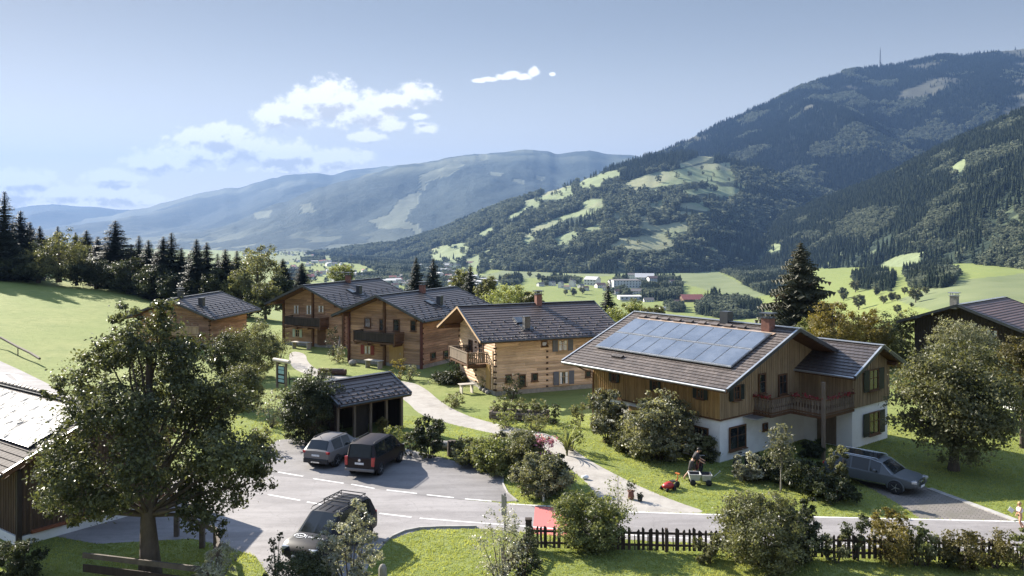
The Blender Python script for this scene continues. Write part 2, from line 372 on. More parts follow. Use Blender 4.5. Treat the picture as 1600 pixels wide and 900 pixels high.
GROVES = [z5(p) for p in (
  [(1235,185),(1330,200),(1480,225),(1610,200),(1610,340),(1490,352),(1400,312),(1345,272),(1245,235)],
  [(1195,400),(1265,350),(1330,378),(1380,370),(1465,392),(1475,445),(1330,455),(1195,430)],
  [(560,310),(600,275),(650,285),(720,290),(700,305),(640,300)], [(955,300),(1000,282),(1130,290),(1135,350),(1050,372),(960,350)],
  [(370,290),(450,275),(475,292),(440,310),(385,308)], [(830,315),(860,280),(930,290),(900,330),(850,350)], [(860,345),(1130,355),(1120,375),(880,375)],
  [(1065,400),(1110,385),(1140,400),(1140,425),(1075,420)], [(-60,350),(60,325),(120,350),(330,330),(345,390),(40,420)],
  [(590,238),(645,232),(640,246),(595,250)], [(280,250),(355,222),(362,228),(290,262)])] + [
  [(515,402),(560,392),(600,390),(660,385),(700,392),(690,425),(650,442),(610,432),(560,412),(520,409)],
  [(470,405),(505,400),(508,408),(472,410)], [(1410,425),(1480,415),(1500,432),(1480,450),(1425,452)], [(1330,432),(1370,425),(1400,435),(1395,455),(1345,452)],
  [(440,428),(470,424),(475,436),(440,440)], [(560,432),(600,428),(605,446),(560,446)]]
FIELDS = [[(380,386),(480,384),(560,391),(520,402),(440,412),(380,410)], z5([(440,235),(540,210),(600,240),(900,235),(1010,240),(980,265),(560,275),(300,300),(290,270)]),
  z5([(1010,262),(1230,225),(1480,350),(1400,372),(1130,300)]), [(1400,470),(1480,440),(1620,425),(1620,470),(1560,475),(1480,492)]]
def any_poly(polys, grow=0.0):
    def f(X, Y, Z):
        u, v = pix(X, Y, Z)
        u = u + (fbm(X/45, Y/45, 3)-.5)*6; v = v + (fbm(Y/45+9, X/45+3, 3)-.5)*3.5
        r = np.zeros(X.shape, bool)
        for p in polys: r |= inpoly(u, v, p)
        return r.astype(float)
    return f
GMAT = meadow_mat('meadow_grass')
us = np.concatenate([np.linspace(-2200, -150, 90), np.linspace(-140, 1740, 420), np.linspace(1750, 3800, 90)])
Yn = np.concatenate([np.linspace(4, 130, 220), np.geomspace(130.6, 9500, 330)])
def gwood(X, Y, Z): return any_poly(GROVES)(X, Y, Z) * (Y > 150)
def gfield(X, Y, Z): return any_poly(FIELDS)(X, Y, Z) * (Y > 150)
ground, GX, GY, GZ = polar('ground', us, Yn, lambda x, y, u: ground_z(x, y), GMAT, {'wood': gwood, 'field': gfield})

def ridge_layer(name, ru, rv, ryu, ry, fyu, fy, urange, n_u, n_t, mat, amp, nsc, attrs, prof=1.0, seed=0.0, jag=0.0, zfoot=None, back=.5):
    """a mountainside rising from its foot (distance fy, on the valley floor) to its ridge (seen at row rv, distance ry)"""
    us_ = np.linspace(*urange, n_u); t = np.concatenate([np.linspace(0, 1, n_t), 1 + np.geomspace(.02, back, n_t//6)])
    vr = np.interp(us_, ru, rv); yr = np.interp(us_, ryu, ry)*YS; yf = np.interp(us_, fyu, fy)*YS
    zr = EYE + (HOR - vr)/FPX*yr + jag*(fbm(us_/25 + seed, us_*0 + 3.3, 5) - .5)*yr/FPX
    U, T = np.meshgrid(us_, t); Y = yf[None] + (yr - yf)[None]*T; X = (U-800)/FPX*Y
    zf = (ground_z((us_-800)/FPX*yf, yf) - 6) if zfoot is None else np.full(n_u, zfoot)
    p = np.clip(T, 0, 1)**prof
    Z = zf[None] + (zr - zf)[None]*p
    w = np.clip(T, 0, 1)*np.clip(1-T, 0, 1)*4
    nz = fbm(X/nsc + seed, Y/nsc*.55 + seed, 6, .52) - .5
    rg = 1 - np.abs(2*fbm(X/(nsc*1.3) + seed*2, Y/(nsc*3.2) + 7, 4) - 1)
    Z = Z + amp*(nz*1.2 + (rg - .75)*1.0)*w - np.clip(T-1, 0, 9)*(zr - zf)[None]*1.1
    n, m = U.shape; i = np.arange(n*m).reshape(n, m)
    F = np.stack([i[:-1, :-1], i[:-1, 1:], i[1:, 1:], i[1:, :-1]], -1).reshape(-1, 4)
    at = {k: f(X, Y, Z).ravel() for k, f in attrs.items()}
    o = np_mesh(name, np.stack([X, Y, Z], -1).reshape(-1, 3), F, mat, attrs=at, smooth=True); o['kind'] = 'structure'
    return o, X, Y, Z, T
zero = lambda X, Y, Z: X*0
one = lambda X, Y, Z: X*0 + 1
HILLM = hill_mat('hillside', scale=.05, bumpd=3.0)
def hill_wood(X, Y, Z): return (1 - any_poly(MEADOWS_HILL)(X, Y, Z))*(1 - .9*sstep(fbm(X/95 + 3, Y/60, 4), .575, .66)*(Z < 210))
def hill_tone(X, Y, Z): return sstep(fbm(X/260, Y/260, 2), .54, .64)*.55
hillA = ridge_layer('hill', [480,560,620,700,760,830,900,960,1010,1060,1120,1180,1260,1350,1450,1600], [398,393,385,356,331,306,286,263,246,240,246,260,290,322,350,372],
  [480,620,700,800,1010,1200,1600], [4200,3900,3600,3250,3000,2900,2800], [480,560,700,800,950,1050,1150,1250,1600], [3700,3450,2300,1900,1740,1800,1950,2100,2300],
  (480, 1600), 300, 130, HILLM, 60, 420, {'wood': hill_wood, 'tone': hill_tone}, prof=.95, seed=2.0, jag=6)
def ridge_wood(X, Y, Z): return (1 - any_poly(MEADOWS_RIDGE)(X, Y, Z))*(1 - .6*sstep(fbm(X/80 + 9, Y/60, 4), .66, .74))
hillC = ridge_layer('wooded_ridge', [1060,1140,1200,1300,1400,1500,1600,1750,2000,2600], [392,376,352,312,272,222,176,112,70,60],
  [1060,1140,1300,1450,1600,1800,2600], [2500,2500,2300,2100,1900,1800,1700], [1060,1150,1220,1300,1400,1500,1600,1800,2600], [2250,2100,1850,1600,1300,1120,960,850,800],
  (1060, 2600), 330, 130, HILLM, 45, 330, {'wood': ridge_wood, 'tone': zero}, prof=1.05, seed=5.0, jag=10)
def big_wood(X, Y, Z):
    u, v = pix(X, Y, Z)
    top = sstep(fbm(X/300, Y/300, 4) + .0011*(160 - v), .60, .72)
    return 1 - top
hillB = ridge_layer('mountain', [900,960,1010,1050,1130,1200,1250,1330,1400,1470,1520,1600,1700,1900,2600], [300,268,248,230,192,162,134,110,102,86,86,76,64,50,90],
  [900,1010,1250,1600,2600], [4300,4300,4700,4900,5200], [900,1200,1600,2600], [2900,2700,2500,2300],
  (900, 2600), 330, 150, hill_mat('mountain_forest', forest=(.012, .018, .013), meadow=(.085, .085, .062), scale=.03, bumpd=8), 190, 900, {'wood': big_wood, 'tone': zero}, prof=.92, seed=9.0, jag=9, zfoot=-60)
RUNS = [[(655,275),(672,268),(690,262),(712,248),(724,258),(704,274),(676,282),(660,286)], [(655,278),(666,278),(665,298),(656,296)],
  [(640,304),(656,298),(652,322),(636,330)], [(574,345),(606,336),(622,312),(642,302),(640,330),(632,350),(600,356)], [(640,352),(652,350),(662,368),(652,372)],
  [(585,350),(640,346),(645,356),(590,358)], [(470,320),(484,316),(492,332),(470,334)], [(746,240),(762,238),(760,250),(748,252)],
  [(800,278),(820,280),(816,288),(802,284)], [(765,268),(785,271),(784,276),(766,273)], [(836,272),(850,276),(848,284),(838,280)], [(395,332),(425,328),(420,340),(398,342)]]
def far_wood(X, Y, Z):
    u, v = pix(X, Y, Z)
    r = any_poly(RUNS)(X, Y, Z)
    low = sstep(v, 340, 388)*sstep(fbm(X/200, Y/260, 5), .50, .57)
    vr = np.interp(u, [180,300,400,480,560,620,700,820,920,1100], [335,305,290,272,264,258,246,233,238,262])
    hi = sstep(v - vr, 22, 4)*sstep(fbm(X/500+3, Y/900, 4), .42, .58)
    return 1 - np.clip(r*.85 + low*.8 + hi*.7, 0, 1)
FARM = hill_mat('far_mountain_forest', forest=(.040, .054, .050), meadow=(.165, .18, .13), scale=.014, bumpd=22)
ridge_layer('mountain', [-200,180,240,330,370,430,500,560,620,700,740,760,790,820,850,870,895,920,950,980,1010,1100,1300], [395,384,370,358,346,320,294,277,258,247,240,240,237,232,234,240,238,236,240,241,245,262,300],
  [-200,400,820,1300], [6500,7000,8600,8600], [-200,380,560,1300], [4300,4500,4700,4800], (-200, 1300), 420, 200, FARM, 260, 1500, {'wood': far_wood, 'tone': zero}, prof=.85, seed=3.0, jag=7)
ridge_layer('mountain', [-600,60,180,240,300,350,400,440,480,520,540,600,700,900], [372,352,336,320,305,296,287,276,271,272,266,258,262,280],
  [-600,900], [11500,11500], [-600,900], [7000,7000], (-600, 900), 330, 120, FARM, 320, 1900, {'wood': far_wood, 'tone': zero}, prof=.85, seed=6.0, jag=8, zfoot=-180)
ridge_layer('far_mountain', [-1500,-300,-60,0,50,80,130,180,250,400], [260,300,322,330,322,319,323,326,331,345],
  [-1500,400], [13200,13200], [-1500,400], [9800,9800], (-1500, 400), 240, 60, FARM, 300, 2500, {'wood': one, 'tone': zero}, prof=.85, seed=8.0, jag=5, zfoot=-180)

# the air: one closed box round everything on the ground, sky and clouds outside it
hz = MB(); hz.box((0, 8700, 590), (40000, 20600, 1800)); HZM, t = newmat('haze_air')
t.links.new(nd(t, 'ShaderNodeVolumePrincipled', {'Color': HAZE_COLOR + (1,), 'Density': HAZE_DENSITY, 'Anisotropy': .22}).outputs[0], nd(t, 'ShaderNodeOutputMaterial').inputs['Volume'])
haze = hz.build('haze', HZM); haze['kind'] = 'stuff'; tag(haze, 'pale blue haze that fades the far mountains')
# ---------------------------------------------------------------- roads and paths (sheets a few millimetres above the ground)
def px(pts, z=0.0): return [G(u, v, z) for u, v in pts]
def sheet(name, poly, z, m, kind='structure', par=None):
    mb = MB()
    for t in tessellate_polygon([[Vector((p[0], p[1], 0)) for p in poly]]): mb.face([(poly[i][0], poly[i][1], z) for i in t])
    o = mb.build(name, m, par)
    if kind: o['kind'] = kind
    return o
def rounded(pts, n=2):
    for _ in range(n):
        q = []
        for i in range(len(pts)):
            a, b = pts[i], pts[(i+1) % len(pts)]
            q += [(a[0]*.75+b[0]*.25, a[1]*.75+b[1]*.25), (a[0]*.25+b[0]*.75, a[1]*.25+b[1]*.75)]
        pts = q
    return pts
def asphalt(name, c1, c2):
    m, t = newmat(name); ob = nd(t, 'ShaderNodeTexCoord').outputs['Object']
    n1 = noise(t, stretch(t, ob, (.35, 1.3, 1)), .55, 6, .68); n2 = noise(t, ob, 2.2, 5, .7); n3 = noise(t, ob, 45, 2, .6)
    col = mixc(t, smooth(t, n1, .35, .65), tuple(x*.86 for x in c1), c2)
    col = mixc(t, mth(t, 'MULTIPLY', smooth(t, noise(t, nd(t, 'ShaderNodeMapping', {'Vector': ob, 'Rotation': (0, 0, R(9)), 'Scale': (.08, 1.6, 1)}).outputs[0], 1.0, 4, .6), .48, .7), .45), col, tuple(x*.74 for x in c1))
    col = mixc(t, mth(t, 'MULTIPLY', smooth(t, n2, .50, .72), .6), col, tuple(x*.7 for x in c1))
    col = mixc(t, mth(t, 'MULTIPLY', smooth(t, n3, .45, .7), .3), col, tuple(x*1.5 for x in c2))
    cr = nd(t, 'ShaderNodeTexVoronoi', {'Vector': nd(t, 'ShaderNodeVectorMath', {0: ob, 1: nd(t, 'ShaderNodeTexNoise', {'Vector': ob, 'Scale': .8, 'Detail': 4}).outputs['Color']}, operation='ADD').outputs[0], 'Scale': .22}, feature='DISTANCE_TO_EDGE').outputs[0]
    col = mixc(t, mth(t, 'MULTIPLY', smooth(t, cr, .007, .002), .22), col, tuple(x*.45 for x in c1))
    b = nd(t, 'ShaderNodeBsdfPrincipled', {'Base Color': col, 'Roughness': .82, 'Specular IOR Level': .35})
    t.links.new(nd(t, 'ShaderNodeBump', {'Strength': .35, 'Height': noise(t, ob, 60, 3, .7), 'Distance': .01}).outputs[0], b.inputs['Normal'])
    out(t, b.outputs[0]); return m
ASPH = asphalt('old_asphalt', (.205, .190, .186), (.255, .238, .232)); ASPH2 = asphalt('parking_asphalt', (.155, .145, .143), (.20, .188, .184))
GRAV = pm('pale_gravel', (.30, .275, .245), (.37, .345, .31), 1.2, .95, .5, 40, tint=0, spec=.15, dirt=.35)
PAINT = pm('road_paint', (.74, .72, .70), (.50, .48, .46), 6, .7, tint=0, spec=.3); REDP = pm('red_road_paint', (.50, .135, .125), (.40, .13, .12), 3, .8, tint=0, spec=.3)
ROAD_PX = [(-120,800),(120,760),(270,745),(400,735),(520,752),(640,772),(700,779),(795,787),(870,794),(990,800),(1112,803),(1270,807),(1600,815),(1900,822),
           (1900,878),(1600,866),(1285,857),(1020,846),(832,833),(745,826),(655,828),(604,846),(583,872),(560,915),(430,915),(400,870),(345,852),(300,842),(150,850)]
PARK_PX = [(398,740),(415,700),(440,684),(520,690),(600,694),(655,706),(715,722),(765,731),(788,741),(785,756),(795,772),(812,786),(700,779.5),(640,772.5),(520,752.5)]
PATH1_PX = [(452,548),(478,552),(480,566),(500,581),(540,589),(575,591),(640,596),(664,606),(692,631),(730,650),(770,661),(815,671),(860,678),(893,700),(925,722),(963,742),(1008,764),(1062,786),(1112,802),(1040,801),(952,799),(928,775),(922,758),(880,724),(845,698),(800,683),(745,672),(698,661),(655,648),(636,627),(600,606),(560,600),(510,592),(470,583),(452,570)]
DRIVE_PX = [(1290,728),(1330,716),(1400,735),(1452,764),(1520,789),(1588,814),(1510,813),(1437,810),(1398,784),(1340,752)]
road = sheet('road', px(ROAD_PX), .008, ASPH); park = sheet('parking_area', rounded(px(PARK_PX), 1), .012, ASPH2)
path = sheet('gravel_path', rounded(px(PATH1_PX), 2), .004, GRAV)
# paved driveway with its own joints
m, t = newmat('paving_blocks'); ob = nd(t, 'ShaderNodeTexCoord').outputs['Object']
mp = nd(t, 'ShaderNodeMapping', {'Vector': ob, 'Rotation': (0, 0, R(38))}).outputs[0]
br = nd(t, 'ShaderNodeTexBrick', {'Vector': mp, 'Color1': (.20, .175, .155, 1), 'Color2': (.15, .135, .122, 1), 'Mortar': (.055, .05, .045, 1), 'Scale': 1.0, 'Brick Width': .32, 'Row Height': .2, 'Mortar Size': .018}).outputs[0]
out(t, nd(t, 'ShaderNodeBsdfPrincipled', {'Base Color': mixc(t, smooth(t, noise(t, ob, 1.1, 4), .35, .7), br, (.12, .11, .09)), 'Roughness': .85}).outputs[0]); PAVE = m
sheet('driveway', px(DRIVE_PX), .005, PAVE)
def kerb(name, pts, w=.12, h=.10):
    mb = MB(); mb2 = [(p[0], p[1], h/2) for p in pts]
    for a, b in zip(mb2[:-1], mb2[1:]): mb.bar(a, b, w, h, random.random())
    o = mb.build(name, CONC); o['kind'] = 'structure'
random.seed(3)
CONC = pm('concrete', (.34, .325, .30), (.26, .25, .235), 2.5, .85, .3, 18, tint=.3, dirt=.4)
kerb('kerb', px([(600,849),(612,840),(632,831),(655,826.5),(690,824.8),(745,824.2)]))
kerb('kerb', px([(764,731),(787,741),(785.5,756),(793,771),(808,783.5)]), .09, .06)
kerb('kerb', px([(1452,764),(1520,789),(1588,814)]), .35, .05)
def marks(name, segs, w=.12, z=.014, m=None, ext=None):
    mb = MB()
    for (a, b) in segs:
        A, B = Vector(G(*a)).to_3d(), Vector(G(*b)).to_3d(); d = (B-A).normalized(); s = Vector((-d.y, d.x, 0))*w/2
        zz = Vector((0, 0, z)); mb.face([A-s+zz, B-s+zz, B+s+zz, A+s+zz])
    o = mb.build(name, m or PAINT); o['kind'] = 'structure'; return o
marks('road_marking', [((350,722),(388,730)),((434.7,738),(473.7,744.6)),((489.6,748.3),(537,755.6)),((548.8,757),(585,763.7)),((603.7,766),(651.4,771.5)),((667,773.5),(709,778)),((726.6,780),(768.5,783.6))], .13, .017)
marks('road_marking', [((340,760),(372,765)),((418.8,773),(469,782.2)),((479.5,784.5),(505,789)),((573,797),(582,800.7)),((592.8,802.4),(643,808.5))], .13)
marks('road_marking', [((655.8,810),(744,817)),((744,817),(800,821)),((800,821),(1020,839)),((1020,839),(1285,850)),((1285,850),(1650,860))], .11)
marks('road_marking', [((794.5,787.4),(875.5,792.3)),((875.5,792.3),(988,800.3)),((988,800.3),(1112,804.3)),((1112,804.3),(1271,808)),((1271,808),(1584,815)),((1584,815),(1800,820))], .14)
sheet('red_road_patch', px([(836,791.6),(897,794.8),(884,839),(832,834)]), .011, REDP)
# the lane that climbs past the meadow, with its white zone roundel
def drape(name, rows, m, dz=.05):
    mb = MB(); mb.grid([[(x, y, float(ground_z(x, y)) + dz) for x, y in r] for r in rows]); o = mb.build(name, m); o['kind'] = 'structure'; return o
def lane_pt(u, v):
    z = 0.0
    for _ in range(12): x, y = G(u, v, z); z = float(ground_z(x, y))
    return x, y
up = [lane_pt(u, v) for u, v in ((-260,528),(-130,543),(-10,560),(30,578),(75,600),(130,636),(200,700),(262,744))]
lo = [lane_pt(u, v) for u, v in ((-420,560),(-260,583),(-120,610),(-40,640),(20,668),(80,700),(150,735),(200,765))]
drape('road', [[(a[0]*(1-k/10)+b[0]*k/10, a[1]*(1-k/10)+b[1]*k/10) for k in range(11)] for a, b in zip(up, lo)], ASPH, .03)
oc = lane_pt(-4, 591); ov = [lane_pt(u, v) for u, v in ((42,593),(33,599),(-4,601),(-45,596),(-52,588),(-36,581),(-2,581.5),(30,586))]
mb = MB(); rv = rounded(ov, 2)
for i in range(len(rv)):
    a, b = rv[i], rv[(i+1) % len(rv)]; mb.face([(q[0], q[1], float(ground_z(q[0], q[1])) + .05) for q in (oc, a, b)])
o = mb.build('road_marking', PAINT); o['kind'] = 'structure'
def glyph(segs, w):
    mb = MB()
    for a, b in segs:
        A = Vector((*lane_pt(*a), 0)); B = Vector((*lane_pt(*b), 0)); A.z = float(ground_z(A.x, A.y)); B.z = float(ground_z(B.x, B.y)); d = (B-A).normalized(); s = Vector((-d.y, d.x, 0))*w/2; zz = Vector((0, 0, .062))
        mb.face([A-s+zz, B-s+zz, B+s+zz, A+s+zz])
    return mb
o = glyph([((3,586),(14,585)),((12,585.2),(23,595.5)),((21,596),(31,593.5)),((-14,590),(-2,596)),((-20,586),(-12,590))], .42).build('road_lettering', ASPH2); o['kind'] = 'structure'

# ---------------------------------------------------------------- materials of the houses
LOG = pm('larch_logs', (.62, .44, .30), (.50, .34, .22), 1.3, .72, .35, 9, (.35, .35, 2.2), tint=.55, spec=.25, dirt=.35)
LOGD = pm('darkened_logs', (.41, .255, .16), (.285, .17, .102), 1.3, .75, .35, 9, (.35, .35, 2.2), tint=.55, spec=.25, dirt=.4)
ENDG = pm('log_end_grain', (.060, .036, .02), (.10, .06, .034), 8, .85, .3, 20, tint=.5, spec=.2)
WOODL = pm('pale_planed_wood', (.44, .31, .19), (.36, .24, .135), 2, .65, .2, 12, (3, 3, .6), tint=.4, spec=.3)
WOODB = pm('brown_beams', (.14, .072, .036), (.095, .048, .026), 2, .7, .3, 12, tint=.45, spec=.25)
WOODD = pm('dark_stained_boards', (.048, .036, .029), (.03, .023, .019), 2, .75, .3, 12, (3, 3, .5), tint=.6, spec=.25)
GABLE = pm('silvered_honey_boards', (.36, .27, .165), (.27, .195, .115), 1.4, .75, .3, 12, (4, 4, .5), tint=.45, spec=.2, dirt=.35)
WOODG = pm('greyed_boards', (.20, .158, .118), (.145, .11, .08), 1.6, .8, .3, 14, (4, 4, .5), tint=.55, spec=.2, dirt=.4)
BOARD = pm('honey_boarding', (.40, .255, .105), (.29, .18, .07), 1.4, .7, .3, 12, (4, 4, .5), tint=.45, spec=.25, dirt=.35)
TILE = pm('brown_roof_tiles', (.098, .074, .064), (.072, .054, .048), .8, .5, .3, 14, tint=.55, spec=.5, dirt=.25)
TILED = pm('anthracite_roof_tiles', (.075, .062, .058), (.055, .046, .044), .8, .48, .3, 14, tint=.5, spec=.5, dirt=.25)
TILES = pm('weathered_roof_tiles', (.120, .098, .086), (.082, .066, .058), 1.2, .6, .4, 14, tint=.75, spec=.4, dirt=.3)
METD = pm('dark_sheet_metal', (.052, .056, .062), (.04, .043, .048), 1, .42, tint=.2, spec=.6, metal=.3)
METL = pm('bright_sheet_metal', (.42, .43, .44), (.33, .34, .35), 2, .35, tint=.2, spec=.6, metal=.6)
PLAS = pm('white_render', (.78, .78, .76), (.70, .69, .67), .7, .9, .25, 30, tint=0, spec=.2, dirt=.22)
STONE = pm('field_stone', (.30, .28, .25), (.20, .185, .165), 3, .9, .7, 6, tint=.6, spec=.2, dirt=.3)
BRICK = pm('chimney_brick', (.215, .105, .078), (.155, .078, .06), 6, .85, .4, 20, tint=.4, spec=.2)
GREYP = pm('blue_grey_shutter_paint', (.125, .128, .150), (.105, .108, .128), 4, .6, tint=.25, spec=.35)
GRNP = pm('dark_green_shutter_paint', (.026, .034, .026), (.02, .026, .02), 4, .6, tint=.25, spec=.35)
REDS = pm('red_shutter_paint', (.26, .045, .035), (.20, .036, .03), 4, .6, tint=.25, spec=.35)
REDB = pm('dark_red_post', (.105, .032, .022), (.08, .026, .02), 4, .7, tint=.3)
MINT = pm('pale_green_shutter_paint', (.45, .52, .43), (.38, .45, .37), 4, .6, tint=.25, spec=.35)
DOORY = pm('honey_door_wood', (.42, .265, .10), (.34, .20, .075), 3, .55, .2, 12, (3, 3, .5), tint=.3)
m, t = newmat('window_glass')
ob = nd(t, 'ShaderNodeTexCoord').outputs['Object']
out(t, nd(t, 'ShaderNodeBsdfPrincipled', {'Base Color': mixc(t, smooth(t, noise(t, ob, 1.7, 3), .4, .6), (.012, .015, .018), (.04, .045, .045)), 'Roughness': .06, 'Specular IOR Level': .8}).outputs[0]); GLASS = m
CURT = pm('white_curtain', (.74, .72, .68), (.6, .58, .55), 6, .9, tint=0)

# ---------------------------------------------------------------- house building
class House:
    """a house frame: x along the ridge, y towards the far eave, z up; o is the Empty the parts hang from"""
    def __init__(s, name, label, cat, c, rot, z0=0.0, group=None):
        s.c = Vector((c[0], c[1], z0)); s.r = R(rot); s.o = thing(name, label, cat, s.c, s.r, group)
        s.M = Matrix.Rotation(-s.r, 3, 'Z')
    def ray(s, u, v):
        d = s.M @ Vector(((u-800)/FPX, 1, -(v-HOR)/FPX)); p = s.M @ (Vector((0, 0, EYE)) - s.c); return p, d
    def on_y(s, y, u, v): p, d = s.ray(u, v); k = (y-p.y)/d.y; q = p + d*k; return q.x, q.z
    def on_x(s, x, u, v): p, d = s.ray(u, v); k = (x-p.x)/d.x; q = p + d*k; return q.y, q.z
def log_wall(mb, a, b, z0, zt, gable=None, h=.24, bulge=.045, rd=random):
    """logs between plan points a and b (outside on the right-hand side of a->b), up to zt; gable = (ridge height, tan)"""
    a, b = Vector((*a, 0)), Vector((*b, 0)); L = (b-a).length; d = (b-a)/L; n = Vector((d.y, -d.x, 0))
    zmax = gable[0] if gable else zt; k = 0; z = z0
    while z < zmax - .02:
        z1 = min(z + h, zmax)
        def lim(zz):
            if not gable or zz <= zt: return 0, L
            q = min((zz - zt)/gable[1], L/2 - .01); return q, L - q
        cuts = sorted([rd.uniform(.15, .85) for _ in range(2 if L > 6 else 1)]); cuts = [0] + cuts + [1]
        for c0, c1 in zip(cuts[:-1], cuts[1:]):
            ti = rd.uniform(.15, .9); rows = []
            for zz, off in ((z, 0), (z + (z1-z)*.22, bulge*.8), (z + (z1-z)*.78, bulge*.8), (z1, 0)):
                s0, s1 = lim(zz); e0, e1 = s0 + (s1-s0)*c0, s0 + (s1-s0)*c1
                rows.append([a + d*e0 + n*off + Vector((0, 0, zz)), a + d*e1 + n*off + Vector((0, 0, zz))])
            for r0, r1 in zip(rows[:-1], rows[1:]): mb.face([r0[0], r0[1], r1[1], r1[0]], ti)
        z = z1; k += 1
def plain_wall(mb, a, b, z0, zt, gable=None, tint=.5, off=0.0):
    a, b = Vector((*a, 0)), Vector((*b, 0)); L = (b-a).length; d = (b-a)/L; n = Vector((d.y, -d.x, 0))*off; a = a + n; b = b + n
    P = [a + Vector((0, 0, z0)), b + Vector((0, 0, z0)), b + Vector((0, 0, zt))]
    if gable: P.append((a+b)/2 + Vector((0, 0, gable[0])))
    P.append(a + Vector((0, 0, zt))); mb.face(P, tint)
def board_wall(mb, a, b, z0, zt, gable=None, w=.19, rd=random):
    """upright boards with cover battens"""
    a, b = Vector((*a, 0)), Vector((*b, 0)); L = (b-a).length; d = (b-a)/L; n = Vector((d.y, -d.x, 0)); k = max(1, int(L/w))
    for i in range(k):
        s0, s1 = L*i/k, L*(i+1)/k
        top = lambda s: min(gable[0], zt + gable[1]*min(s, L-s)) if gable else zt
        mb.face([a+d*s0+Vector((0,0,z0)), a+d*s1+Vector((0,0,z0)), a+d*s1+Vector((0,0,top(s1))), a+d*s0+Vector((0,0,top(s0)))], rd.uniform(.2, .8))
        zt_ = top(s0) - .03; c = a + d*s0 + n*.016 + Vector((0, 0, (z0+zt_)/2))
        mb.box(c, (.055, .03, zt_-z0), Matrix((d, n, Vector((0,0,1)))).transposed(), rd.uniform(.1, .7))
def tiled_slope(mb, x0, x1, yr, zr, ye, ze, step=.36, tile=.42, lip=.035, rd=random, joint=.0):
    """one roof slope of overlapping courses from ridge (yr, zr) to eave (ye, ze)"""
    S = math.hypot(ye-yr, ze-zr); n = max(1, round(S/step)); nx = max(1, round((x1-x0)/tile))
    nv = Vector((0, (zr-ze), abs(ye-yr))) ; nv = Vector((0, math.copysign(zr-ze, ye-yr), abs(ye-yr))).normalized()
    for i in range(n):
        f0, f1 = i/n, (i+1)/n
        p0 = Vector((0, yr+(ye-yr)*f0, zr+(ze-zr)*f0)); p1 = Vector((0, yr+(ye-yr)*f1, zr+(ze-zr)*f1)) + nv*lip; p2 = p1 - nv*lip
        sh = (i % 2)*.5*(x1-x0)/nx; rowt = rd.uniform(-.08, .08)
        xs = [x0] + [x0 + sh + (x1-x0)*k/nx for k in range(nx+1) if x0 + .05 < x0 + sh + (x1-x0)*k/nx < x1 - .05] + [x1]
        for xa, xb in zip(xs[:-1], xs[1:]):
            ti = rd.uniform(.3, .7) + rowt; ux = Vector((1, 0, 0)); g = joint/2
            mb.face([p0+ux*(xa+g), p1+ux*(xa+g), p1+ux*(xb-g), p0+ux*(xb-g)], ti)
        ux = Vector((1, 0, 0)); mb.face([p1+ux*x0, p2+ux*x0, p2+ux*x1, p1+ux*x1], .15)
def gable_roof(H, L, hw, ze, zr, x0=None, x1=None, yc=0.0, tile=TILE, under=WOODB, fascia=METD, cap=METD, step=.36, tsize=.42, joint=.0, thick=.2, verge=.2, par=None, guards=0, rd=None, vmat=None, gutter=True):
    """tiles on both slopes, soffit boards, verge boards, ridge cap, gutters"""
    rd = rd or random.Random(5); x0 = -L/2 if x0 is None else x0; x1 = L/2 if x1 is None else x1; par = par or H.o
    mb = MB()
    for s in (-1, 1): tiled_slope(mb, x0, x1, yc, zr, yc + s*hw, ze, step, tsize, .04, rd, joint)
    if guards:
        t_ = (zr-ze)/hw
        for row in range(1, 6):
            f = 1.03 - row*.105
            for i in range(int((x1-x0)/1.15)):
                x = x0 + .3 + i*1.15 + (.55 if row % 2 else 0)
                if x < x1 - .2: mb.box((x, yc-hw*f, zr+(ze-zr)*f+.07), (.12, .14, .07), Matrix.Rotation(math.atan(t_), 3, 'X'), .2, 1)
        for i in range(int((x1-x0)/.42)):
            f = .955; mb.box((x0 + .3 + i*.42, yc-hw*f, zr+(ze-zr)*f+.08), (.09, .16, .09), Matrix.Rotation(math.atan(t_), 3, 'X'), .2, 1)
    roof = mb.build('roof', [tile, METD], par)
    mb = MB(); t = (zr-ze)/hw
    for s in (-1, 1):
        A, B = (yc, zr-.03), (yc+s*hw, ze-.03); q = thick
        nb = max(2, int((x1-x0)/.3))
        for k in range(nb):
            xa, xb = x0+.03+(x1-x0-.06)*k/nb, x0+.03+(x1-x0-.06)*(k+1)/nb
            mb.face([(xa,A[0],A[1]-q),(xb,A[0],A[1]-q),(xb,B[0],B[1]-q),(xa,B[0],B[1]-q)], rd.uniform(.3,.7))
        mb.face([(x0,B[0],B[1]-q),(x1,B[0],B[1]-q),(x1,B[0],B[1]),(x0,B[0],B[1])], .4)
    mb.build('soffit', under, roof)
    for xe, sg in ((x0, -1), (x1, 1)):
        mb = MB()
        for s in (-1, 1):
            a = Vector((xe + sg*.022, yc + s*.0, zr - verge/2 + .03)); b = Vector((xe + sg*.022, yc + s*(hw+.02), ze - verge/2 + .03))
            mb.bar(a, b, .045, verge, .5)
        mb.build('verge_board', vmat or fascia, roof)
        mb = MB()
        for s in (-1, 1):
            mb.bar((xe, yc, zr + .055), (xe, yc + s*(hw+.03), ze + .055), .13, .03, .6)
        mb.build('verge_flashing', fascia, roof)
    mb = MB()
    for s in (-1, 1): mb.bar((x0-.05, yc + s*.10, zr+.055-.10*t*.6), (x1+.05, yc + s*.10, zr+.055-.10*t*.6), .24, .035, .5)
    mb.build('ridge_cap', cap, roof)
    if gutter:
        for s in (-1, 1):
            mb = MB(); mb.tube([(x0+.05, yc+s*(hw+.08), ze-.08), (x1-.05, yc+s*(hw+.08), ze-.08)], .075, 8, .5); mb.build('gutter', fascia, roof)
    return roof
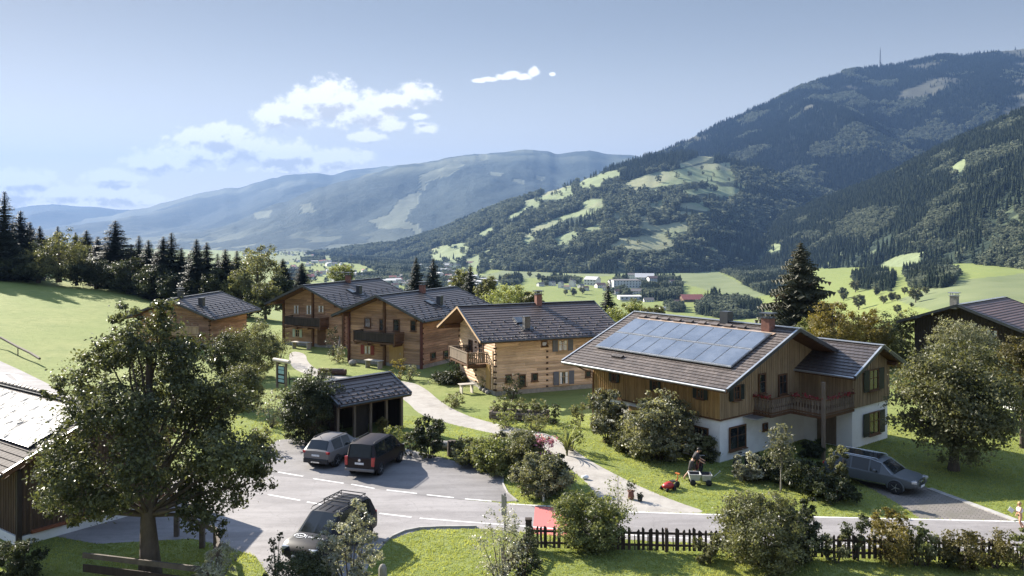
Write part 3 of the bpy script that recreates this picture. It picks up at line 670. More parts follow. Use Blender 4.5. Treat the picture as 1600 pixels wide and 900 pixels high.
def window(par, o, ax, nrm, w, h, frame, shut=None, curtain=False, mull=1, trans=1, open_w=None, sill=True, sides=(1, 1), depth=.07):
    """a window centred at o on a wall: casing with mullions (part), pane, shutters folded back on the wall (sub-parts)"""
    o = Vector(o); ax = Vector(ax).normalized(); n = Vector(nrm).normalized(); up = Vector((0, 0, 1)); Mx = Matrix((ax, n, up)).transposed()
    t = min(.085, w*.14); mb = MB()
    for s in (-1, 1):
        mb.box(o + ax*s*(w/2 - t/2) + n*depth/2, (t, depth, h), Mx, .55); mb.box(o + up*s*(h/2 - t/2) + n*(depth/2 - .002), (w - 2*t + .004, depth-.004, t), Mx, .5)
    for k in range(mull): mb.box(o + ax*((k+1)/(mull+1) - .5)*(w-2*t) + n*(depth*.4), (.05, depth*.6, h-2*t), Mx, .5)
    if trans: mb.box(o + n*(depth*.38) + up*h*.08, (w-2*t, depth*.5, .03), Mx, .5)
    if sill: mb.box(o - up*(h/2 + .03) + n*.08, (w + .12, .16, .05), Mx, .6)
    f = mb.build('window', frame, par)
    mb = MB(); mb.box(o + n*.012, (w-2*t+.01, .02, h-2*t+.01), Mx, .5); mb.build('pane', GLASS, f)
    if curtain:
        mb = MB(); e = w*.24
        for s in (-1, 1):
            rows = [[o + ax*(s*(w/2 - t - e/2) + (k/6-.5)*e) + n*(.027 + .012*(k % 2)) + up*q*(h/2-t) for q in (-1, 1)] for k in range(7)]
            mb.grid(rows)
        mb.build('curtain', CURT, f)
    if shut:
        sw = w*.52
        for s, on in zip((-1, 1), sides):
            if not on: continue
            mb = MB(); c = o + ax*s*(w/2 + sw/2 + .01) + n*.055
            mb.box(c, (sw, .04, h), Mx, .5)
            for q in (-.36, .36): mb.box(c + up*q*h + n*.028, (sw*.86, .02, .1), Mx, .3)
            for q in (-.25, 0, .25): mb.box(c + ax*q*sw + n*.021, (.012, .006, h*.98), Mx, .1)
            mb.build('shutter', shut, f)
    return f
def win_px(H, plane, val, uv0, uv1, frame, **k):
    """a window filling the photographed rectangle uv0-uv1 on the wall x=val or y=val (outside towards the camera)"""
    if plane == 'y':
        a, za = H.on_y(val, *uv0); b, zb = H.on_y(val, *uv1); sg = -1 if H.ray(800, 400)[0].y < val else 1
        return window(H.o, ((a+b)/2, val + sg*.045, (za+zb)/2), (1, 0, 0), (0, sg, 0), abs(b-a), abs(za-zb), frame, **k)
    a, za = H.on_x(val, *uv0); b, zb = H.on_x(val, *uv1); sg = -1 if H.ray(800, 400)[0].x < val else 1
    return window(H.o, (val + sg*.045, (a+b)/2, (za+zb)/2), (0, 1, 0), (sg, 0, 0), abs(b-a), abs(za-zb), frame, **k)
def railing(par, a, b, z, h, m, gap=.13, w=.105, solid=False, rail=None, ornate=False, rd=random.Random(8)):
    """boarded balcony front from plan point a to b, floor height z"""
    a, b = Vector((*a, z)), Vector((*b, z)); L = (b-a).length; d = (b-a)/L; n = Vector((d.y, -d.x, 0)); Mx = Matrix((d, n, Vector((0, 0, 1)))).transposed()
    mb = MB(); k = max(2, int(L/gap))
    for i in range(k):
        c = a + d*(L*(i+.5)/k) + Vector((0, 0, h*.5)); ww = L/k*.96 if solid else w
        if ornate:
            for q, hh, f in ((-.29, .36, 1.0), (.02, .24, .55), (.30, .34, 1.0)): mb.box(c + Vector((0, 0, q*h)), (ww*f, .025, hh*h), Mx, rd.uniform(.3, .8))
        else: mb.box(c, (ww, .028, h*.86), Mx, rd.uniform(.2, .8))
    r = mb.build('railing', m, par); mb = MB()
    mb.box((a+b)/2 + Vector((0, 0, h)), (L+.1, .13, .07), Mx, .6); mb.box((a+b)/2 + Vector((0, 0, h*.14)) + n*.02, (L, .05, .07), Mx, .5); mb.box((a+b)/2 + Vector((0, 0, h*.82)) - n*.035, (L, .05, .06), Mx, .5)
    mb.build('handrail', rail or m, par); return r
def chimney(par, x, y, ztop, zb, w=.55, m=BRICK, cap=True, capm=METD):
    mb = MB(); mb.box((x, y, (ztop+zb)/2), (w, w, ztop-zb)); c = mb.build('chimney', m, par)
    if cap:
        mb = MB(); mb.box((x, y, ztop + .03), (w+.14, w+.14, .06), tint=.4)
        for i in (-1, 1):
            for j in (-1, 1): mb.box((x+i*w*.4, y+j*w*.4, ztop+.17), (.06, .06, .22))
        mb.box((x, y, ztop + .31), (w+.26, w+.26, .07), tint=.4); mb.build('chimney_cap', capm, c)
    return c
def roof_z(zr, hw, ze, y): return zr - (zr-ze)/hw*abs(y)
def roof_px(H, hw, ze, zr, u, v):
    """where the sight line (u, v) meets the near roof slope"""
    p, d = H.ray(u, v); t = (zr-ze)/hw; k = (zr + t*p.y - p.z)/(d.z - t*d.y); q = p + d*k; return q.x, q.y, q.z
def skylight(H, hw, ze, zr, u, v, w=.8, h=1.0):
    x, y, z = roof_px(H, hw, ze, zr, u, v); Mx = Matrix.Rotation(math.atan((zr-ze)/hw), 3, 'X'); mb = MB(); mb.box((x, y, z+.08), (w, h, .12), Mx, .5); f = mb.build('skylight', METD, H.o)
    mb = MB(); mb.box(Vector((x, y, z+.08)) + Mx @ Vector((0, 0, .066)), (w-.16, h-.16, .02), Mx); mb.build('pane', GLASS, f)
def vent_box(H, hw, ze, zr, u, v, w=.5, h=.9, m=METD):
    x, y, z = roof_px(H, hw, ze, zr, u, v); mb = MB(); mb.box((x, y, z + h*.4), (w, w, h)); mb.box((x, y, z + h*.9+.03), (w+.1, w+.1, .06), tint=.3); mb.box((x, y, z+.06), (w+.5, w+.5, .05), Matrix.Rotation(math.atan((zr-ze)/hw), 3, 'X'), .4); mb.build('flue', m, H.o)
def corner_ends(mb, pts, z0, z1, h=.24, m=ENDG, out_=.16):
    """the log ends that stick out where two log walls are notched together"""
    for (x, y, dx, dy) in pts:
        z = z0 + h*.5; k = 0
        while z < z1 - .1:
            if k % 2 == 0 or (dx and dy): mb.box((x + dx*out_/2, y + dy*out_/2, z), (out_ if dx else .14, out_ if dy else .14, .14), tint=random.uniform(.2, .9), mi=1)
            z += h; k += 1

def chalet(name, label, c, rot, L, hw, ze, zr, xw0, xw1, w, log, tile, seed, shutc, vmat, z0=0.0, plinth=.35, jx=(), group='log chalets'):
    H = House(name, label, 'chalet', c, rot, z0, group); rd = random.Random(seed); t = (zr-ze)/hw
    zt = zr - t*w - .24; zg = zr - .26
    mb = MB(); h = (zt-plinth)/round((zt-plinth)/.24)
    log_wall(mb, (xw0, -w), (xw1, -w), plinth, zt, None, h, rd=rd); log_wall(mb, (xw1, w), (xw0, w), plinth, zt, None, h, rd=rd)
    log_wall(mb, (xw0, w), (xw0, -w), plinth, zt, (zg, t), h, rd=rd); log_wall(mb, (xw1, -w), (xw1, w), plinth, zt, (zg, t), h, rd=rd)
    mbw = mb
    mb = MB(); mb.box(((xw0+xw1)/2, 0, plinth/2 - .3), (xw1-xw0+.06, 2*w+.06, plinth+.6), tint=.5); mb.build('stone_plinth', STONE, H.o)
    random.seed(seed); e = []
    for x in (xw0, xw1): e += [(x, -w, 0, -1), (x, w, 0, 1)]
    for x in jx: e += [(x, -w, 0, -1)]
    e2 = [(xw0, -w, -1, 0), (xw0, w, -1, 0), (xw0, 0, -1, 0)]
    corner_ends(mbw, e + e2, plinth, zt, h); mbw.build('log_wall', [log, ENDG], H.o)
    gable_roof(H, L, hw, ze, zr, tile=tile, rd=rd, guards=1, vmat=vmat, step=.40, tsize=.9, joint=.012)
    for y in (0, -w, w):                                      # purlins carry the overhang over the front gable
        zz = roof_z(zr, hw, ze, y) - .40
        for xa, xb in ((-L/2+.25, xw0), (xw1, L/2-.25)):
            mb = MB(); mb.bar((xa, y, zz), (xb, y, zz), .22, .3, .5); mb.build('purlin', WOODB, H.o)
    return H, zt
def balcony(H, x, depth, y0, y1, z, m, h=.95, right_open=None, gap=.13):
    mb = MB(); mb.box((x - depth/2, (y0+y1)/2, z-.08), (depth, y1-y0, .16), tint=.3)
    for k in range(4): mb.bar((x, y0+.15+(y1-y0-.3)*k/3, z-.24), (x-depth, y0+.15+(y1-y0-.3)*k/3, z-.24), .16, .2, .3)
    b = mb.build('balcony', WOODB, H.o)
    railing(b, (x-depth, y1), (x-depth, y0), z, h, m, gap, solid=True); railing(b, (x-depth, y0), (x-.02, y0), z, h, right_open or m, .17, .11); railing(b, (x-.02, y1), (x-depth, y1), z, h, m, gap)
    for y in (y0, y1):
        mb = MB(); mb.box((x-depth, y, z+h/2), (.12, .12, h+.12)); mb.build('post', WOODB, b)
    return b

# --- chalet of pale logs (the middle one, nearest to the farmhouse)
c3, zt3 = chalet('log_chalet', 'honey-coloured log chalet with a side balcony and grey-blue shutters, next to the solar farmhouse', (1.37, 77.32), 22.5, 13.0, 5.61, 4.66, 6.97, -4.75, 4.45, 4.35, LOG, TILE, 31, GREYP, WOODL, jx=(-.15,))
for uv0, uv1 in (((871,531),(886.5,548)), ((872.5,580),(888,600))): win_px(c3, 'y', -4.35, uv0, uv1, WOODL, shut=GREYP, curtain=True)
for uv0, uv1 in (((789,585),(799,597)), ((830,583),(840,595)), ((845.5,533),(855,541)), ((914,579),(923,589))): win_px(c3, 'y', -4.35, uv0, uv1, WOODB, mull=0, trans=0)
win_px(c3, 'y', -4.35, (810,585), (821,603), WOODB, mull=0)
balcony(c3, -4.75, 1.75, -2.6, 2.1, 2.35, WOODG, right_open=WOODG)
for y, z, w, h in ((-1.2, 3.3, 1.0, 1.7), (1.4, 3.35, .9, 1.0)): window(c3.o, (-4.80, y, z), (0, 1, 0), (-1, 0, 0), w, h, WOODB, mull=1)
mb = MB(); mb.box((-4.81, -2.9, 1.35), (.1, 1.0, 2.0)); d = mb.build('door', DOORY, c3.o); mb = MB(); mb.box((-4.87, -2.55, 1.3), (.05, .05, .16)); mb.build('handle', METL, d)
mb = MB(); mb.box((-4.79, -3.9, 2.0), (.09, .14, 3.2)); mb.build('corner_post', WOODL, c3.o)
chimney(c3.o, *roof_px(c3, 5.61, 4.66, 6.97, 841, 476)[:2], 7.75, 6.3, .5)
vent_box(c3, 5.61, 4.66, 6.97, 822.5, 512, .5, 1.0); skylight(c3, 5.61, 4.66, 6.97, 811, 502)
# --- the two darker chalets behind
c2, zt2 = chalet('log_chalet', 'dark brown log chalet with red shutters below its balcony, second from the farmhouse', (-9.77, 91.69), 60.6, 14.0, 5.63, 4.80, 6.99, -5.6, 5.4, 4.45, LOGD, TILED, 32, REDS, METD)
win_px(c2, 'x', -5.6, (570,539), (580,554), WOODL, shut=REDS, curtain=True)
for uv0, uv1 in (((570,496),(580,512)), ((593.5,498),(603,517)), ((615,498),(625,518)), ((642,500),(651,518))): win_px(c2, 'x', -5.6, uv0, uv1, WOODB, mull=0)
balcony(c2, -5.6, 1.5, -2.3, 2.7, 2.45, WOODD, right_open=WOODB)
mb = MB(); y, z = c2.on_x(-5.62, 620, 556); mb.box((-5.67, y, 1.3), (.12, 1.7, 2.1)); d = mb.build('door', DOORY, c2.o); mb = MB(); mb.box((-5.745, y-.5, 1.3), (.05, .05, .16)); mb.build('handle', METL, d)
for y in (-4.45, .0, 4.45):
    mb = MB(); mb.box((-5.72, y, (zt2 if y else 6.3)/2), (.2, .24, zt2 if y else 6.3)); mb.build('corner_post', REDB if y else WOODB, c2.o)
for uv0, uv1 in (((672,551),(680,560)), ((692,548),(700,557)), ((708,545),(714,554))): win_px(c2, 'y', -4.45, uv0, uv1, WOODB, mull=0, trans=0)
chimney(c2.o, *roof_px(c2, 5.63, 4.8, 6.99, 660, 457)[:2], 7.6, 6.3, .5)
vent_box(c2, 5.63, 4.8, 6.99, 687, 477, .5, 1.0); skylight(c2, 5.63, 4.8, 6.99, 672, 474)
c1, zt1 = chalet('log_chalet', 'brown log chalet with pale green shutters and dark balcony, farthest of the three big chalets', (-20.16, 104.83), 63.0, 14.4, 5.46, 4.82, 7.09, -5.3, 5.6, 4.3, LOGD, TILED, 33, MINT, METD)
win_px(c1, 'x', -5.3, (462,514), (469,527), WOODL, shut=MINT)
for uv0, uv1 in (((459.5,476),(468,491)), ((479,476),(488,492)), ((497.5,476.5),(507,489))): win_px(c1, 'x', -5.3, uv0, uv1, WOODL, mull=1, curtain=True)
balcony(c1, -5.3, 1.5, -2.2, 3.0, 2.45, WOODD, right_open=WOODB)
for y in (-4.3, .0, 4.3):
    mb = MB(); mb.box((-5.42, y, (zt1 if y else 6.3)/2), (.2, .24, zt1 if y else 6.3)); mb.build('corner_post', WOODB, c1.o)
mb = MB(); mb.box((-5.36, -1.2, 1.3), (.12, 1.1, 2.1)); mb.build('door', WOODB, c1.o)
chimney(c1.o, *roof_px(c1, 5.46, 4.82, 7.09, 544, 441)[:2], 7.8, 6.4, .5)
vent_box(c1, 5.46, 4.82, 7.09, 561, 459, .5, 1.0); skylight(c1, 5.46, 4.82, 7.09, 549, 456)
# --- the small chalet at the foot of the meadow
c0, zt0 = chalet('log_chalet', 'small single-storey log chalet at the foot of the green meadow, behind the big tree', (-37.3, 103.85), 80.0, 11.6, 5.36, 3.35, 5.46, -4.4, 4.4, 4.2, LOGD, TILED, 34, GREYP, METD, z0=.08)
win_px(c0, 'y', -4.2, (352,519), (358,528), WOODB, mull=0); win_px(c0, 'x', -4.4, (285,508), (296,520), WOODL)
mb = MB(); mb.box((-5.3, 0, 1.55), (1.6, 7.6, .12), tint=.6)
for y in (-3.6, 0, 3.6): mb.box((-6.0, y, .8), (.14, .14, 1.5))
dk = mb.build('porch_deck', WOODL, c0.o); railing(dk, (-6.05, 3.8), (-6.05, -3.8), 1.6, .9, WOODL)
chimney(c0.o, *roof_px(c0, 5.36, 3.35, 5.46, 282, 466)[:2], 6.2, 4.9, .5, m=METD)
vent_box(c0, 5.36, 3.35, 5.46, 315, 478, .55, 1.0)

# --- the farmhouse with the solar roof
F_ = House('farmhouse', 'farmhouse with rows of solar collectors on its brown roof and a white ground floor', 'house', (13.26, 59.01), -50.3)
hw, ze, zr, L = 7.21, 4.70, 7.56, 13.5; tn = (zr-ze)/hw; xa, xb, w, zb = -5.2, 5.04, 5.61, 2.52; zt = zr - tn*w - .24; rd = random.Random(40)
mb = MB(); plain_wall(mb, (xa, -w), (xb, -w), 0, zb); plain_wall(mb, (xb, -w), (xb, w), 0, zb); plain_wall(mb, (xb, w), (xa, w), 0, zb); plain_wall(mb, (xa, w), (xa, -w), 0, zb); mb.build('rendered_wall', PLAS, F_.o)
mb = MB(); random.seed(41); q = .07
board_wall(mb, (xa-q, -w-q), (xb+q, -w-q), zb, zt, rd=rd); board_wall(mb, (xb+q, w+q), (xa-q, w+q), zb, zt, rd=rd)
board_wall(mb, (xa-q, w+q), (xa-q, -w-q), zb, zt, (zr-.26, tn), rd=rd); mb.build('boarded_wall', BOARD, F_.o)
mb = MB(); board_wall(mb, (xb+q, -w-q), (xb+q, w+q), zb, zt, (zr-.26, tn), rd=rd); mb.build('boarded_gable', GABLE, F_.o)
mb = MB(); mb.box(((xa+xb)/2, -w-.06, zb-.03), (xb-xa+.3, .14, .09)); mb.box((xb+.06, 0, zb-.032), (.14, 2*w, .086)); mb.build('storey_beam', WOODB, F_.o)
roof = gable_roof(F_, L, hw, ze, zr, tile=TILES, fascia=METL, cap=METL, step=.33, tsize=.30, joint=.02, rd=rd, vmat=METD)
ang = math.atan(tn); Mr = Matrix.Rotation(ang, 3, 'X')
m, t = newmat('solar_collector_glass'); ob = nd(t, 'ShaderNodeTexCoord').outputs['Object']
out(t, nd(t, 'ShaderNodeBsdfPrincipled', {'Base Color': mixc(t, smooth(t, noise(t, ob, .8, 4), .3, .7), (.06, .072, .092), (.11, .125, .15)), 'Roughness': .2, 'Specular IOR Level': .9, 'Coat Weight': .4, 'Coat Roughness': .12}).outputs[0]); SOLG = m
# two rows of collectors inside the photographed outline
c00, c10, c11, c01 = [Vector(roof_px(F_, hw, ze, zr, *p)) for p in ((994,501), (1207,526.5), (1140,577), (929,546))]
xs0, xs1 = (c00.x + c01.x)/2, (c10.x + c11.x)/2; y0, y1 = (c00.y + c10.y)/2, (c01.y + c11.y)/2
sp = lambda x, y, dz: Vector((x, y, zr + tn*y + dz))
arr = thing('solar_array', 'two rows of blue-grey solar collectors on the farmhouse roof', 'solar panels', (0, 0, 0)); del arr['label'], arr['category']; arr.parent = F_.o
mb = MB()
for fy in (0, .5, 1): mb.bar(sp(xs0-.04, y0+(y1-y0)*fy, .17), sp(xs1+.04, y0+(y1-y0)*fy, .17), .09, .05, .6)
mb.build('panel_frame', METL, arr)
mb = MB(); mb.face([sp(xs0-.1, y0+.34, .07), sp(xs1+.1, y0+.34, .07), sp(xs1+.1, y0+.02, .09), sp(xs0-.1, y0+.02, .09)]); mb.build('apron_sheet', pm('copper_apron', (.62, .46, .33), (.52, .38, .28), 2, .4, tint=0, metal=.5), arr)
for r in range(2):
    n = 8
    for k in range(n):
        a, b = xs0+(xs1-xs0)*k/n, xs0+(xs1-xs0)*(k+1)/n; p, q_ = y0+(y1-y0)*(r*.5+.015), y0+(y1-y0)*(r*.5+.485); mb = MB()
        mb.box(sp((a+b)/2, (p+q_)/2, .15), (b-a-.03, abs(q_-p)/math.cos(ang), .09), Mr, .5); f = mb.build('solar_panel', METL, arr)
        mb = MB(); mb.box(sp((a+b)/2, (p+q_)/2, .205), (b-a-.10, abs(q_-p)/math.cos(ang)-.1, .02), Mr, .5); mb.build('pane', SOLG, f)
mb = MB()
for i in range(9): x = -5.3 + i*1.05; mb.box(sp(x, -.75, .13), (.5, .3, .1), Mr, rd.random())
for i in range(3): mb.box(sp(-3.2 + i*.3, y1-.55, .1), (.28, .3, .12), Mr, .1)
mb.build('ridge_steps', TILES, roof)
vent = roof_px(F_, hw, ze, zr, 1135, 503); mb = MB(); mb.box((vent[0], vent[1], vent[2]+.3), (.62, .62, .8)); mb.build('flue', METD, roof)
cx_, cy_, cz_ = roof_px(F_, hw, ze, zr, 1200, 516); chimney(roof, cx_, cy_, cz_+.75, cz_-.3, .6)
for uv0, uv1 in (((957.5,582),(965,597)), ((1021,594),(1029,611)), ((1090,606),(1101,624))): win_px(F_, 'y', -w-.07, uv0, uv1, WOODB, shut=GRNP, mull=1)
for uv0, uv1 in (((1085,664),(1108,696)),): win_px(F_, 'y', -w, uv0, uv1, WOODB, mull=2)
win_px(F_, 'y', -w, (1010,650), (1024,668), WOODL, mull=1, curtain=True)
mb = MB(); x, z = F_.on_y(-w, 993, 655); mb.box((x, -w-.05, 1.15), (1.0, .1, 2.1)); mb.build('door', DOORY, F_.o)
win_px(F_, 'x', xb+.07, (1144,603), (1155,624), WOODB, shut=GRNP, sides=(1, 1)); win_px(F_, 'x', xb+.07, (1184,584), (1195,614), WOODB, mull=0)
win_px(F_, 'x', xb, (1138,668), (1164,698), WOODB, mull=1); win_px(F_, 'x', xb, (1190.5,661.5), (1198,671), WOODB, mull=0, trans=0)
mb = MB(); mb.bar((xb+.5, -3.4, 2.35), (xb+.5, -1.0, 2.35), 1.0, .06, .4); mb.build('canopy', METL, F_.o)
mb = MB(); mb.tube([(xa-.25, -w-1.5, ze-.2), (xa-.2, -w-.9, ze-.5), (xa-.1, -w-.12, ze-.75), (xa-.1, -w-.12, .1)], .05, 8); mb.build('downpipe', pm('copper_pipe', (.20, .09, .05), None, 3, .5, metal=.3), F_.o)
# wing
wx, wy0, wy1, wyc, whw, wze, wzr = 8.4, 3.2, 7.6, 5.4, 3.35, 4.72, 6.33; wt = (wzr-wze)/whw; wzt = wzr - wt*2.2 - .24
mb = MB(); plain_wall(mb, (xb, wy0), (wx, wy0), 0, zb); plain_wall(mb, (wx, wy0), (wx, wy1), 0, zb); plain_wall(mb, (wx, wy1), (xb, wy1), 0, zb); mb.build('rendered_wall', PLAS, F_.o)
mb = MB(); board_wall(mb, (xb, wy0-.07), (wx+.07, wy0-.07), zb, wzt, rd=rd); board_wall(mb, (wx+.07, wy1+.07), (xb, wy1+.07), zb, wzt, rd=rd); board_wall(mb, (wx+.07, wy0-.07), (wx+.07, wy1+.07), zb, wzt, (wzr-.26, wt), rd=rd); mb.build('boarded_wall', GABLE, F_.o)
gable_roof(F_, 0, whw, wze, wzr, 3.6, 9.25, wyc, tile=TILED, fascia=METL, cap=METL, step=.33, tsize=.3, joint=.02, rd=rd, vmat=METD)
win_px(F_, 'x', wx+.07, (1356,578), (1371,608), WOODB, shut=GRNP); win_px(F_, 'x', wx, (1356,645), (1372,676), WOODB, shut=GRNP)
for y in (wyc, wy0+.1, wy1-.1):
    mb = MB(); zz = wzr - wt*abs(y-wyc) - .38; mb.bar((wx, y, zz), (9.1, y, zz), .18, .24); mb.build('purlin', WOODB, F_.o)
# balcony in the corner between the gable and the wing
mb = MB(); mb.prism([(5.1, -2.45), (6.4, -2.45), (6.4, -.45), (8.6, -.45), (8.6, 3.12), (5.1, 3.12)], zb-.14, zb+.02, .3); bal = mb.build('balcony', WOODB, F_.o)
for a, b in (((5.15, -2.4), (6.4, -2.4)), ((6.4, -2.4), (6.4, -.42)), ((6.4, -.42), (8.58, -.42)), ((8.58, -.42), (8.58, 3.1))): railing(bal, a, b, zb, .98, WOODG, .19, .15, ornate=True, rail=WOODB, rd=rd)
mb = MB(); mb.box((8.6, -.4, 2.3), (.18, .18, 4.6)); mb.build('post', WOODG, bal)
FLR = leafmat('geranium', (.10, .015, .02), (.32, .04, .05), trans=.2)
def flower_strip(par, a, b, z, n, seed):
    rg = np.random.default_rng(seed); t_ = rg.random(n)[:, None]; P = np.array([*a, z]) *(1-t_) + np.array([*b, z])*t_ + rg.normal(0, .07, (n, 3)) + np.array([0, 0, .05])
    A = rg.normal(0, 1, (n, 3)); A /= np.linalg.norm(A, axis=1)[:, None]; B = np.cross(A, rg.normal(0, 1, (n, 3))); B /= np.linalg.norm(B, axis=1)[:, None]; s = .06
    V = np.stack([P-A*s, P-B*s, P+A*s, P+B*s], 1).reshape(-1, 3); np_mesh('geraniums', V, np.arange(4*n).reshape(-1, 4), FLR, rg.random(n), parent=par)
flower_strip(bal, (5.2, -2.5), (6.4, -2.5), zb+1.02, 60, 1); flower_strip(bal, (6.5, -.5), (8.5, -.5), zb+1.02, 90, 2); flower_strip(bal, (8.66, 0), (8.66, 3), zb+1.02, 80, 3)
mb = MB(); mb.box((6.7, wy0-.06, 1.12), (1.3, .08, 2.1)); mb.build('door', WOODG, F_.o)
win_px(F_, 'x', xb+.07, (1215,585), (1228,615), WOODB, mull=1)

# --- dark house on the right, behind the bushes
D_ = House('dark_house', 'dark timber house with a brown ribbed roof at the right edge, half hidden by bushes', 'house', (44.86, 84.01), 43.0); rd = random.Random(50)
hw, ze, zr, L = 5.4, 4.7, 6.62, 12.4; tn = (zr-ze)/hw; w = 4.3; xa, xb = -4.9, 5.0; zt = zr-tn*w-.24; mb = MB()
board_wall(mb, (xa, -w), (xb, -w), 0, zt, rd=rd); board_wall(mb, (xb, w), (xa, w), 0, zt, rd=rd); board_wall(mb, (xa, w), (xa, -w), 0, zt, (zr-.26, tn), rd=rd); board_wall(mb, (xb, -w), (xb, w), 0, zt, (zr-.26, tn), rd=rd); mb.build('boarded_wall', WOODD, D_.o)
rf = gable_roof(D_, L, hw, ze, zr, tile=pm('reddish_brown_roof_tiles', (.125, .078, .066), (.09, .058, .05), .8, .5, .3, 14, tint=.5), fascia=METD, cap=METL, step=.42, tsize=3.0, rd=rd)
win_px(D_, 'x', xa, (1541,514), (1560,527), WOODB, mull=0, curtain=True)
x, y, z = roof_px(D_, hw, ze, zr, 1500, 478); chimney(rf, x + .3, y+.6, zr+.75, zr-.4, .6, m=STONE, capm=METL)

# --- open garage beside the parking area
Ga = House('garage', 'low open-fronted dark garage with a ribbed brown roof above the two parked cars', 'garage', (-10.6, 59.35), 46.1); rd = random.Random(60)
hw, ze, zr, L = 2.35, 2.5, 3.62, 5.9; mb = MB()
board_wall(mb, (-2.7, 1.75), (-2.7, -1.75), 0, 2.5, rd=rd); board_wall(mb, (2.7, 1.75), (-2.7, 1.75), 0, 2.6, rd=rd); board_wall(mb, (2.7, -1.75), (2.7, 1.75), 0, 2.5, (3.3, .47), rd=rd); mb.build('boarded_wall', WOODD, Ga.o)
mb = MB(); mb.box((0, 1.2, 1.2), (5.3, .06, 2.4), tint=.3); mb.build('back_wall', WOODD, Ga.o)
for x in (-2.6, -1.3, 0, 1.3, 2.6):
    mb = MB(); mb.box((x, -1.75, 1.2), (.16, .16, 2.4)); mb.build('post', WOODG, Ga.o)
mb = MB(); mb.bar((-2.8, -1.75, 2.44), (2.8, -1.75, 2.44), .16, .2); mb.build('beam', WOODB, Ga.o)
mb = MB(); mb.box((-.65, -1.6, 1.1), (1.1, .05, 2.0), tint=.2); mb.build('gate', WOODD, Ga.o)
gable_roof(Ga, L, hw, ze, zr, tile=TILE, rd=rd, step=.36, tsize=1.4, guards=1, joint=.01)

# --- barn at the lower left with sunlit collectors
B_ = House('barn', 'brown wooden barn with glaring solar panels on its roof, at the left edge', 'barn', (-23.08, 43.95), -37.0, -.3); rd = random.Random(70)
hw, ze, zr, L = 4.49, 3.75, 5.69, 11.0; tn = (zr-ze)/hw; w = 3.6; xa, xb = -4.8, 4.85; zt = zr-tn*w-.24; mb = MB()
board_wall(mb, (xa, -w), (xb, -w), .75, zt, w=.16, rd=rd); board_wall(mb, (xb, w), (xa, w), .75, zt, w=.16, rd=rd); board_wall(mb, (xb, -w), (xb, w), .75, zt, (zr-.26, tn), w=.16, rd=rd); board_wall(mb, (xa, w), (xa, -w), .75, zt, (zr-.26, tn), w=.16, rd=rd); mb.build('boarded_wall', pm('barn_boards', (.125, .080, .052), (.075, .048, .032), 1.6, .85, .4, 12, (4, 4, .5), tint=.6, dirt=.4), B_.o)
mb = MB(); mb.box(((xa+xb)/2, 0, .2), (xb-xa+.1, 2*w+.1, 1.0)); mb.build('plinth', PLAS, B_.o); mb = MB(); mb.box((xb+.06, .3, .80), (.12, 2*w-.4, .14)); mb.build('sill_beam', pm('rust_beam', (.24, .085, .04), (.17, .06, .03), 3, .8), B_.o)
mb = MB(); mb.box((xb+.05, -w-.02, 1.9), (.16, .2, 3.4)); mb.build('corner_post', WOODD, B_.o)
rf = gable_roof(B_, L, hw, ze, zr, tile=pm('barn_brown_tiles', (.085, .068, .062), (.06, .048, .043), 1.2, .75, .4, 14, tint=.7, spec=.15, dirt=.3), rd=rd, step=.36, tsize=.34, joint=.02, vmat=WOODB)  # barn tiles a little darker and duller than the other brown ones
mb = MB()
for i in range(26): mb.tube([(-5.4 + i*.42, 0, zr+.08), (-5.02 + i*.42, 0, zr+.11)], .12, 8, rd.random())
mb.build('ridge_tiles', TILES, rf)
sp2 = lambda x, y, dz: Vector((x, y, zr + tn*y + dz)); Mr = Matrix.Rotation(math.atan(tn), 3, 'X')
m, t = newmat('glare_streaked_glass'); ob = nd(t, 'ShaderNodeTexCoord').outputs['Object']  # pale and dark streaks in the colour imitate broken sun glare
out(t, nd(t, 'ShaderNodeBsdfPrincipled', {'Base Color': mixc(t, smooth(t, noise(t, stretch(t, ob, (1, .4, 1)), 1.6, 5), .35, .65), (.135, .14, .148), (.05, .055, .064)), 'Roughness': .6, 'Specular IOR Level': mth(t, 'MULTIPLY', smooth(t, noise(t, stretch(t, ob, (1, .3, 1)), 2.3, 6, .7), .38, .66), .30)}).outputs[0]); STREAK_GLASS = m
for r in range(2):
    for k in range(6):
        a, b = -5.0 + k*1.62, -3.4 + k*1.62; p, q_ = -.45 - r*1.35, -1.78 - r*1.35; mb = MB()
        mb.box(sp2((a+b)/2, (p+q_)/2, .12), (b-a, (p-q_)/math.cos(math.atan(tn)), .08), Mr); f = mb.build('solar_panel', METD, rf)
        mb = MB(); mb.box(sp2((a+b)/2, (p+q_)/2, .165), (b-a-.06, (p-q_)/math.cos(math.atan(tn))-.06, .02), Mr); mb.build('pane', STREAK_GLASS, f)
